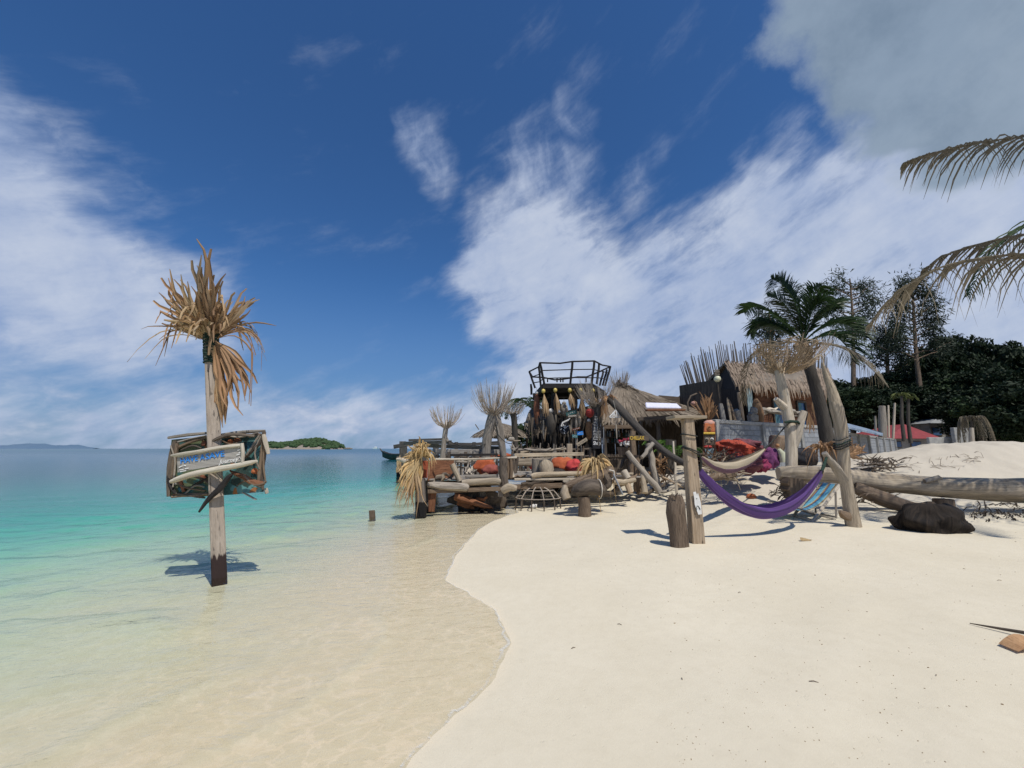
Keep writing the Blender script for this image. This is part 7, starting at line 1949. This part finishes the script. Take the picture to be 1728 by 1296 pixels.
def near_palm():
    """the palm just outside the frame whose dying fronds reach in from the right"""
    Y = 7.0
    C = at(1985, 330, Y)
    g = Vector((C.x + .4, C.y - .2, 0)); g.z = tz(g.x, g.y)
    t = thing('coconut_palm', 'palm with drooping grey brown dead fronds reaching into the sky at the right edge', 'palm tree', g)
    q = catmull3([g - Vector((0, 0, .2)), g + Vector((.1, 0, 1.4)), C + Vector((.15, .05, -1.0)), C], 6)
    MB().tube(q, np.linspace(.20, .12, len(q)), 12, .06, 4).build('trunk', 'palm_bark', t, smooth=True)
    FR = [([(1985, 330), (1880, 250), (1790, 228), (1700, 234), (1625, 246), (1560, 262), (1528, 274)], 7.0), ([(1985, 335), (1900, 365), (1800, 385), (1700, 400), (1610, 425), (1560, 455)], 7.4),
          ([(1985, 340), (1880, 400), (1770, 425), (1680, 432), (1590, 450), (1520, 492), (1468, 548)], 6.7)]
    for i, (pts, yb) in enumerate(FR):
        n = len(pts); p = [at(a, b, Y + (yb - Y) * j / (n - 1)) for j, (a, b) in enumerate(pts)]
        sd = Vector((.1, 1, .25))
        frond(MB(), p, sd, 74, .88, .036, .95, 60 + i, .028, .5, .14, .7).build('frond', 'palm_dead', t)
    for i in range(11):
        a = (-2.81, -2.62, -2.43, -1.9, -1.4, -.9, -.4, .1, .6, 1.1, 1.7)[i]; d = Vector((math.cos(a), math.sin(a), 0)); L = 4.2 if i < 3 else 3.3
        p = [C, C + d * L * .35 + Vector((0, 0, .6)), C + d * L * .75 + Vector((0, 0, .35)), C + d * L + Vector((0, 0, -.7))]
        frond(MB(), p, Vector((0, 0, 1)).cross(d), 46, .85, .042, .6, 80 + i, .03, .55).build('frond', 'palm_dead' if i < 3 else 'palm_green', t)
near_palm()

# ------------------------------------------------------------------ trees of the wood behind
def leaf_mesh(name, mat, n, shape, seed, size=.32, clumps=60, spread=.30):
    """crown of small leaf quads gathered in clumps; shape(u) gives a clump centre in the unit crown"""
    r = np.random.RandomState(seed)
    cc = np.array([shape(r) for _ in range(clumps)])
    k = r.randint(0, clumps, n)
    cs = r.uniform(.5, 1.25, clumps) * spread
    d = r.normal(size=(n, 3)); d /= np.linalg.norm(d, axis=1)[:, None]
    p = cc[k] + d * (r.rand(n, 1) ** .45) * cs[k][:, None] * np.array([1, 1, .7])
    a = r.normal(size=(n, 3)); a /= np.linalg.norm(a, axis=1)[:, None]
    b = np.cross(a, r.normal(size=(n, 3))); b /= np.linalg.norm(b, axis=1)[:, None]
    s = size * r.uniform(.6, 1.3, (n, 1))
    V_ = np.stack([p - a * s, p + b * s * .5, p + a * s, p - b * s * .5], 1).reshape(-1, 3)
    me = bpy.data.meshes.new(name)
    me.vertices.add(4 * n); me.vertices.foreach_set('co', V_.ravel())
    me.loops.add(4 * n); me.loops.foreach_set('vertex_index', np.arange(4 * n))
    me.polygons.add(n); me.polygons.foreach_set('loop_start', np.arange(n) * 4)
    me.update(calc_edges=True)
    uv = me.uv_layers.new(name='UVMap'); uv.data.foreach_set('uv', (np.repeat(r.rand(n, 2) * 40, 4, 0) + np.tile([[0, 0], [.1, 0], [.1, .1], [0, .1]], (n, 1))).ravel())
    me.materials.append(MATS[mat])
    return me
def round_crown(r):
    d = r.normal(size=3); d /= np.linalg.norm(d); q = r.uniform(.45, .95)
    return np.array([d[0] * q, d[1] * q, d[2] * q * .8])
def forest():
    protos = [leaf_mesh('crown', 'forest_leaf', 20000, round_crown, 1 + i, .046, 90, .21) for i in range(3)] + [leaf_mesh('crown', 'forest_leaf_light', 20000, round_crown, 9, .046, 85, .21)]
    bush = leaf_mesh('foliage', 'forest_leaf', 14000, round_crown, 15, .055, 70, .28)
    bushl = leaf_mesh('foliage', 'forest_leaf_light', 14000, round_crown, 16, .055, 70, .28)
    rr = random.Random(4)
    def tree(px, ytop, Y, w, h, i, lab, kind='broadleaf_tree'):
        top = at(px, ytop, Y); g = Vector((top.x, Y, tz(top.x, Y)))
        t = thing(kind, lab, 'tree', g, 'trees of the dark wood behind the beach')
        cz = top.z - h
        MB().tube(wob(g - Vector((0, 0, .3)), Vector((top.x, Y, cz + h * .3)), 5, .2, i), [.35, .3, .26, .22, .16, .08], 8, .1, i).build('trunk', 'stump_bark', t, smooth=True)
        for j in range(3):
            a = rr.uniform(0, 6.28); MB().tube([Vector((top.x, Y, cz - h * .5)), Vector((top.x + math.cos(a) * w * .6, Y + math.sin(a) * w * .5, cz + h * .2))], [.14, .04], 6).build('limb', 'stump_bark', t)
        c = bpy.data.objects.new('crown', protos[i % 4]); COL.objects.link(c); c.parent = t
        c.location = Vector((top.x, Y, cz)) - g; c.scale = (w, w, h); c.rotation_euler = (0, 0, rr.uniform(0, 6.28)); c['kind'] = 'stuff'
    T = [(1412, 640, 48, 3.2, 3.6, 'leftmost low tree of the wood, beside the hut roof'), (1462, 628, 47, 4.0, 4.2, 'second tree from the left in the wood, under the slim casuarina'), (1500, 612, 46, 4.2, 4.8, 'third tree from the left in the wood, left of the tall casuarina'),
         (1545, 578, 47, 4.6, 6.0, 'tree right behind the tall casuarina'), (1588, 556, 46, 4.6, 6.6, 'fifth tree from the left in the wood, over the red roof'), (1625, 551, 47, 4.4, 6.6, 'highest tree of the wood, above the grey roof'),
         (1668, 557, 46, 4.6, 6.2, 'dense tree right of the highest one'), (1708, 566, 44, 4.6, 6.4, 'dense dark tree second from the right edge'), (1756, 548, 42, 4.8, 6.4, 'dense tree cut by the right edge'), (1815, 560, 40, 5.0, 6.6, 'tree standing just beyond the right edge'),
         (1650, 610, 40, 4.2, 4.6, 'lower tree in front of the highest one'), (1700, 625, 38, 4.2, 4.8, 'low rounded tree behind the sand heap'), (1560, 640, 42, 4.0, 4.2, 'low tree behind the red roofed house'), (1760, 630, 36, 4.4, 5.0, 'low tree at the right edge behind the heap'),
         (1610, 650, 40, 3.6, 3.6, 'low tree shading the grey roofed house')]
    for i, (px, yt, Y, w, h, lab) in enumerate(T): tree(px, yt, Y, w, h, i, lab)
    B = [(1420, 690, 40, 3.0, 2.6), (1470, 690, 40, 3.2, 2.8), (1520, 690, 41, 3.0, 2.6), (1600, 700, 39, 3.0, 2.6), (1650, 700, 34, 2.8, 2.4), (1690, 700, 32, 2.8, 2.6), (1735, 695, 30, 3.0, 2.8), (1560, 692, 43, 2.8, 2.6), (1446, 672, 44, 3.2, 2.8), (1498, 668, 45, 3.2, 3.0), (1580, 668, 44, 3.4, 3.0), (1628, 672, 42, 3.4, 3.0), (1672, 668, 37, 3.4, 3.0), (1720, 665, 35, 3.4, 3.0)]
    for i, (px, yc, Y, w, h) in enumerate(B):
        c = at(px, yc, Y); g = Vector((c.x, Y, tz(c.x, Y)))
        t = thing('shrub', ('low ' if i < 8 else 'taller ') + 'dark shrub before the wood, ' + ORD[sorted(b_[0] for b_ in B).index(px)] + ' from the left', 'shrub', g, 'undergrowth shrubs of the wood')
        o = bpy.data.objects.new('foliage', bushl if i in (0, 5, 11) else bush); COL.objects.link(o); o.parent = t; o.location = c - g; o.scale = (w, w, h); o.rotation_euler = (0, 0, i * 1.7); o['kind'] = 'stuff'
        MB().tube([g, c], [.12, .06], 6).build('stem', 'stump_bark', t)
    # casuarinas: open, feathery, trunk shows through
    def casuarina(pts, Y, branches, lab, seed, dens=1.0):
        g = at(pts[0][0], pts[0][1], Y); g.z = tz(g.x, Y); k = m_per_px(Y); r0 = random.Random(seed)
        t = thing('casuarina_tree', lab, 'tree', g)
        q = catmull3([g] + [at(x, y, Y) for x, y in pts], 4)
        MB().tube(q, np.linspace(.34, .06, len(q)), 8, .08, seed).build('trunk', 'stump_bark', t, smooth=True)
        mb = MB(); P = []
        for (x0, y0, x1, y1) in branches:
            a = at(x0, y0, Y); b = at(x1, y1, Y + r0.uniform(-1.6, 1.6)); w_ = wob(a, b, 4, .25, r0.randint(0, 999))
            mb.tube(w_, [.09, .07, .05, .04, .02], 5)
            for j in range(int(26 * dens)):
                f = r0.uniform(.35, 1.05); c = a.lerp(b, f) + Vector([r0.gauss(0, .38) for _ in range(3)])
                P.append(c)
        mb.build('limbs', 'stump_bark', t)
        mb = MB()
        for c in P:
            for _ in range(9):
                d = Vector([r0.gauss(0, 1) for _ in range(3)]).normalized(); p = c + d * r0.uniform(.05, .55)
                e = p + d * .36 + Vector((0, 0, r0.uniform(-.25, .1)))
                mb.strip([p, e], [.10, .03], (r0.uniform(-1, 1), r0.uniform(-1, 1), r0.uniform(-1, 1)))
        mb.build('crown', 'casuarina_leaf', t, kind='stuff')
    r0 = random.Random(44)
    def brs(xc, top, bot, wl, wr, n, prof):
        out = []
        for i in range(n):
            f = (i + .5) / n; y = top + (bot - top) * f; w = prof(f); sg = 1 if i % 2 else -1
            L = (wr if sg > 0 else wl) * w * r0.uniform(.7, 1.1)
            out.append((xc + r0.uniform(-2, 2), y + 10, xc + sg * L, y - r0.uniform(0, 12)))
        return out
    casuarina([(1440, 760), (1440, 640), (1440, 580), (1438, 520), (1434, 470)], 44, brs(1437, 472, 560, 48, 40, 20, lambda f: .35 + 1.1 * math.sin(math.pi * min(1, f * 1.1 + .05))), 'slim casuarina with feathery crown right of the coconut palm', 1, .8)
    casuarina([(1555, 760), (1552, 660), (1546, 600), (1542, 530), (1538, 470)], 42, brs(1541, 470, 600, 55, 62, 26, lambda f: .3 + .8 * f), 'tall casuarina with open crown behind the dead frond', 2, 1.0)
    casuarina([(1500, 760), (1498, 640), (1496, 590), (1494, 560)], 45, brs(1496, 555, 620, 32, 34, 14, lambda f: .4 + .7 * f), 'small casuarina in the gap between the two taller ones', 3, .8)
    casuarina([(1302, 700), (1302, 620), (1300, 560), (1298, 530)], 34, brs(1300, 532, 575, 22, 25, 9, lambda f: .5 + .5 * f), 'casuarina showing behind the stick nest left of the palm', 4, .6)
    # palms and dead palm among the houses
    def small_palm(px, ytop, ybase, Y, L, n, m, lab, seed, dr=.5):
        c = at(px, ytop, Y); g = at(px + 4, ybase, Y); t = thing('small_palm', lab, 'palm tree', g); r1 = random.Random(seed)
        MB().tube([g, (g + c) / 2 + Vector((-.1, 0, 0)), c], [.11, .09, .07], 8, .06).build('trunk', 'palm_bark', t, smooth=True)
        for i in range(n):
            a = 2 * math.pi * i / n + r1.uniform(-.2, .2); d = Vector((math.cos(a), math.sin(a), 0))
            k_ = r1.uniform(.7, 1.2); hg = 1.0 if m == 'palm_dead' else 0.0
            p = [c, c + d * L * .4 * k_ + Vector((0, 0, L * (.3 - .1 * hg))), c + d * L * (.8 - .2 * hg) * k_ + Vector((0, 0, L * (.15 - .5 * hg))), c + d * L * (1 - .3 * hg) * k_ + Vector((0, 0, -L * (.25 + 1.0 * hg)))]
            frond(MB(), p, Vector((0, 0, 1)).cross(d), 18, L * .32, .06, dr, seed + i, .025).build('frond', m, t)
    small_palm(1522, 668, 745, 26, .6, 7, 'palm_yellow', 'slender young palm with bright leaves before the red roof, left stem', 7)
    small_palm(1533, 673, 748, 26, .5, 6, 'palm_yellow', 'slender young palm with bright leaves before the red roof, right stem', 8)
    small_palm(1640, 708, 755, 26, 1.1, 12, 'palm_dead', 'dead grey brown palm with a hanging skirt behind the sand heap', 9, 1.2)
    small_palm(898, 690, 790, 24, 1.9, 13, 'palm_green', 'dark green palm between the twig trunks and the lookout', 12)
    # houses
    def house(px0, px1, yr, ye, yb, Y, m, lab, ridge=.5):
        a, b = at(px0, ye, Y), at(px1, ye, Y); r = at(px0 + (px1 - px0) * ridge, yr, Y + 2.5); z0 = at(px0, yb, Y).z
        t = thing('house', lab, 'house', Vector(((a.x + b.x) / 2, Y, z0)))
        bk = Vector((0, 6, 0)); r2 = r + Vector((0, 1.5, 0))
        mb = MB(); mb.poly([a, b, r]); mb.poly([b, b + bk, r2, r]); mb.poly([b + bk, a + bk, r2]); mb.poly([a + bk, a, r, r2]); mb.poly([a, a + bk, b + bk, b])
        mb.build('roof', m, t)
        w = .5
        MB().hexa([Vector((a.x + w, Y + w, z0)), Vector((b.x - w, Y + w, z0)), Vector((b.x - w, Y + 5.5, z0)), Vector((a.x + w, Y + 5.5, z0)), Vector((a.x + w, Y + w, a.z - .01)), Vector((b.x - w, Y + w, a.z - .01)), Vector((b.x - w, Y + 5.5, a.z - .01)), Vector((a.x + w, Y + 5.5, a.z - .01))]).build('wall', 'house_wall', t)
        for f in (.25, .6):
            x = a.x + (b.x - a.x) * f; h = (a.z - z0)
            wn = MB().box((x, Y + w - .02, z0 + h * .55), (.9, .06, h * .5)).build('window', 'drift_dark', t)
            MB().box((x, Y + w - .06, z0 + h * .55), (.76, .03, h * .4)).build('pane', 'window_blue', wn)
    house(1496, 1592, 716, 740, 762, 33, 'roof_red', 'low house with a dark red hip roof behind the wall', .32)
    house(1568, 1646, 692, 714, 745, 37, 'roof_grey', 'house with a pale grey gable roof under the trees', .48)
    o = MB().box(at(1622, 745, 28), (1.0, .25, 1.9), None, .02).build('gate_pillar', 'concrete'); tag(o, 'pale concrete gate pillar behind the sand heap', 'pillar')
    o = MB().box(at(1598, 749, 28.5), (2.6, .2, .9), None, .02).build('low_wall', 'concrete'); tag(o, 'low whitish wall left of the concrete gate pillar', 'wall')
forest()
clutter()

# ------------------------------------------------------------------ far things
def far():
    Y = 900.0; k = m_per_px(Y); r = np.random.RandomState(5)
    def isle(x0, x1, peaks, Y, lab):
        n = 90; m = 14; xs = np.linspace(x0, x1, n)
        top = np.zeros(n)
        for (c, w, h) in peaks: top = np.maximum(top, h * np.exp(-((xs - c) / w) ** 2))
        top = top * np.clip((xs - x0) / 5, 0, 1) ** .5 * np.clip((x1 - xs) / 5, 0, 1) ** .5
        X = np.zeros((m, n)); Yy = np.zeros((m, n)); Z = np.zeros((m, n))
        for j in range(m):
            f = j / (m - 1); s = math.sin(math.pi * f)
            for i in range(n):
                p = at(xs[i], 757, Y)
                X[j, i] = p.x; Yy[j, i] = Y + (f - .5) * 140; Z[j, i] = -2 + (top[i] * k + 2) * s ** .6 + r.uniform(-.8, .8) * s
        o = grid_mesh('island', X, Yy, Z, MATS['rock']); o['kind'] = 'structure'
        # trees of the island as one mass
        P = []
        for i in range(1500):
            q = r.randint(1, n - 1); f = r.uniform(.06, .7)
            h = top[q] * k
            if h < 3 or f < .12 and r.rand() < .5: continue
            P.append((at(xs[q], 757, Y).x + r.uniform(-3, 3), Y + (f - .5) * 140, -2 + (h + 2) * math.sin(math.pi * f) ** .6, r.uniform(2.2, 4.4)))
        mb = MB()
        for (x, y, z, s) in P:
            mb.ball((x, y, z + s * .4), s, 7, 5, .35, int(x * 10) % 97, (1, 1, .9))
        t = mb.build('island_wood', 'island_leaf', kind='stuff'); tag(t, lab, 'wood')
    plain('island_leaf', (.028, .055, .022), (.05, .085, .032), .25, .9, .6, coord='Object')
    isle(447, 576, [(458, 16, 9), (490, 14, 10), (515, 18, 14), (535, 16, 16), (556, 14, 11)], 900, 'green trees covering the small rocky island on the horizon')
    for i, (x, w) in enumerate(((583, 3), (588, 5), (592, 3))):
        c = at(x, 757, 880); tag(MB().ball(c, w * m_per_px(880), 10, 6, .3, i, (1, 1, .35)).build('sea_rock', 'rock', smooth=True), ('small', 'larger', 'flat')[i] + ' low rock in the sea off the end of the island', 'rock')
    # far blue hills
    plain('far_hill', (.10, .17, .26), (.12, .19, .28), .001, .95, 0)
    n = 60; X = np.zeros((3, n)); Yy = np.zeros((3, n)); Z = np.zeros((3, n))
    for i, x in enumerate(np.linspace(-260, 130, n)):
        h = max(0, 9 * math.exp(-((x - 20) / 55) ** 2) + 11 * math.exp(-((x + 120) / 70) ** 2) + 5 * math.exp(-((x - 95) / 25) ** 2) + r.uniform(-.6, .6)) * m_per_px(6500)
        for j in range(3):
            p = at(x, 757, 6500); X[j, i] = p.x; Yy[j, i] = 6500 + j * 300; Z[j, i] = (-30, h, -30)[j]
    o = grid_mesh('hills', X, Yy, Z, MATS['far_hill']); o['kind'] = 'structure'
    # longtail boat
    Yb = 62; k = m_per_px(Yb); c = zplane(668, 768); Yb = 62
    c = at(668, 768, Yb); c.z = 0
    t = thing('longtail_boat', 'dark wooden longtail boat with upturned bow moored behind the jetty', 'boat', c)
    xs = np.linspace(0, 1, 15); rows = []
    def hull(z_off, wk):
        rows = []
        for s in xs:
            x = at(646 + 62 * s, 757, Yb).x
            rise = .45 * max(0, (.30 - s) / .30) ** 2 + .35 * max(0, (s - .6) / .4) ** 2
            w = (.9 * math.sin(math.pi * min(1, s * .8 + .08)) + .05) * wk
            rows.append([Vector((x, Yb + dy * w, .05 + rise + h)) for dy, h in ((-1, .75), (-.75, .3), (0, -.1), (.75, .3), (1, .75))])
        return rows
    MB().sheet(hull(0, 1)).build('hull', 'hull_dark', t, smooth=True)
    rw = hull(0, 1.02)
    for e in (0, 4): MB().tube([r_[e] + Vector((0, 0, .03)) for r_ in rw], .07, 6).build('gunwale', 'hull_dark', t)
    b0 = rw[0][0]; MB().tube([rw[1][2] + Vector((0, 0, .6)), Vector((b0.x - .1, Yb, b0.z)), Vector((b0.x - .45, Yb, b0.z + .45))], [.16, .14, .07], 6).build('prow', 'hull_dark', t)
    for f in (5, 8, 11): MB().beam(rw[f][0], rw[f][4], .25, .08).build('thwart', 'drift_brown', t)
    c = at(633, 757, 420); t = thing('speedboat', 'tiny white boat on the horizon left of the longtail boat', 'boat', c)
    MB().hexa([c + Vector(v) for v in ((-1.5, -1, -.4), (2.5, -1, -.4), (2.5, 1, -.4), (-1.5, 1, -.4), (-3, -1.2, .9), (3, -1.2, .8), (3, 1.2, .8), (-3, 1.2, .9))]).build('hull', 'paint_white', t)
    MB().box(c + Vector((.5, 0, 1.4)), (2.2, 1.6, 1.1), None, .2).build('cabin', 'paint_white', t)
far()
# white lace of foam along the waterline
def foam():
    m, nt, b = newmat('foam')
    g = nt.nodes.new('ShaderNodeNewGeometry'); p = V(nt, g.outputs['Position'])
    n = nnoise(nt, p, 55, 5, .7); n2 = nnoise(nt, p, 1.7, 2, .5)
    uv = ncoord(nt, 'UV'); u, v, _ = nsep(uv)
    edge = (u * (1.0 - u) * 4.0)
    a = (n + n2 * .7 + edge * .5 - .60).sstep(.5, 1.0) * .5
    b.inputs['Base Color'].default_value = (.82, .82, .80, 1); b.inputs['Roughness'].default_value = .9
    nt.links.new(a.s, b.inputs['Alpha'])
    MATS['foam'] = m
    pts = [Vector((a[0], a[1], 0)) for a in SHORE if 1.5 < a[1] < 13 and -3 < a[0] < 2.5]
    pts = catmull3(pts, 5)
    rr = random.Random(2); L = []; R = []
    for i, q in enumerate(pts):
        t = (pts[min(i + 1, len(pts) - 1)] - pts[max(i - 1, 0)]).normalized(); sd = Vector((t.y, -t.x, 0))
        w = .010 + .035 * vnoise(np.array([q.x]), np.array([q.y]), 2.2, 40)[0]
        a = q + sd * (.11 + .01 * math.sin(i * .21)); c = a - sd * (w + .02)
        a.z = max(tz(a.x, a.y), .002) + .004; c.z = max(tz(c.x, c.y), .002) + .006
        L.append(a); R.append(c)
    mb = MB(); n = len(L); base = len(mb.v); mb.v += L + R
    for i in range(n - 1):
        mb.f.append((i, i + 1, n + i + 1, n + i)); mb.uv.append(((0, i * .05), (0, i * .05 + .05), (1, i * .05 + .05), (1, i * .05)))
    o = mb.build('foam', 'foam', kind='stuff'); tag(o, 'thin lace of white foam along the waterline', 'foam')
foam()
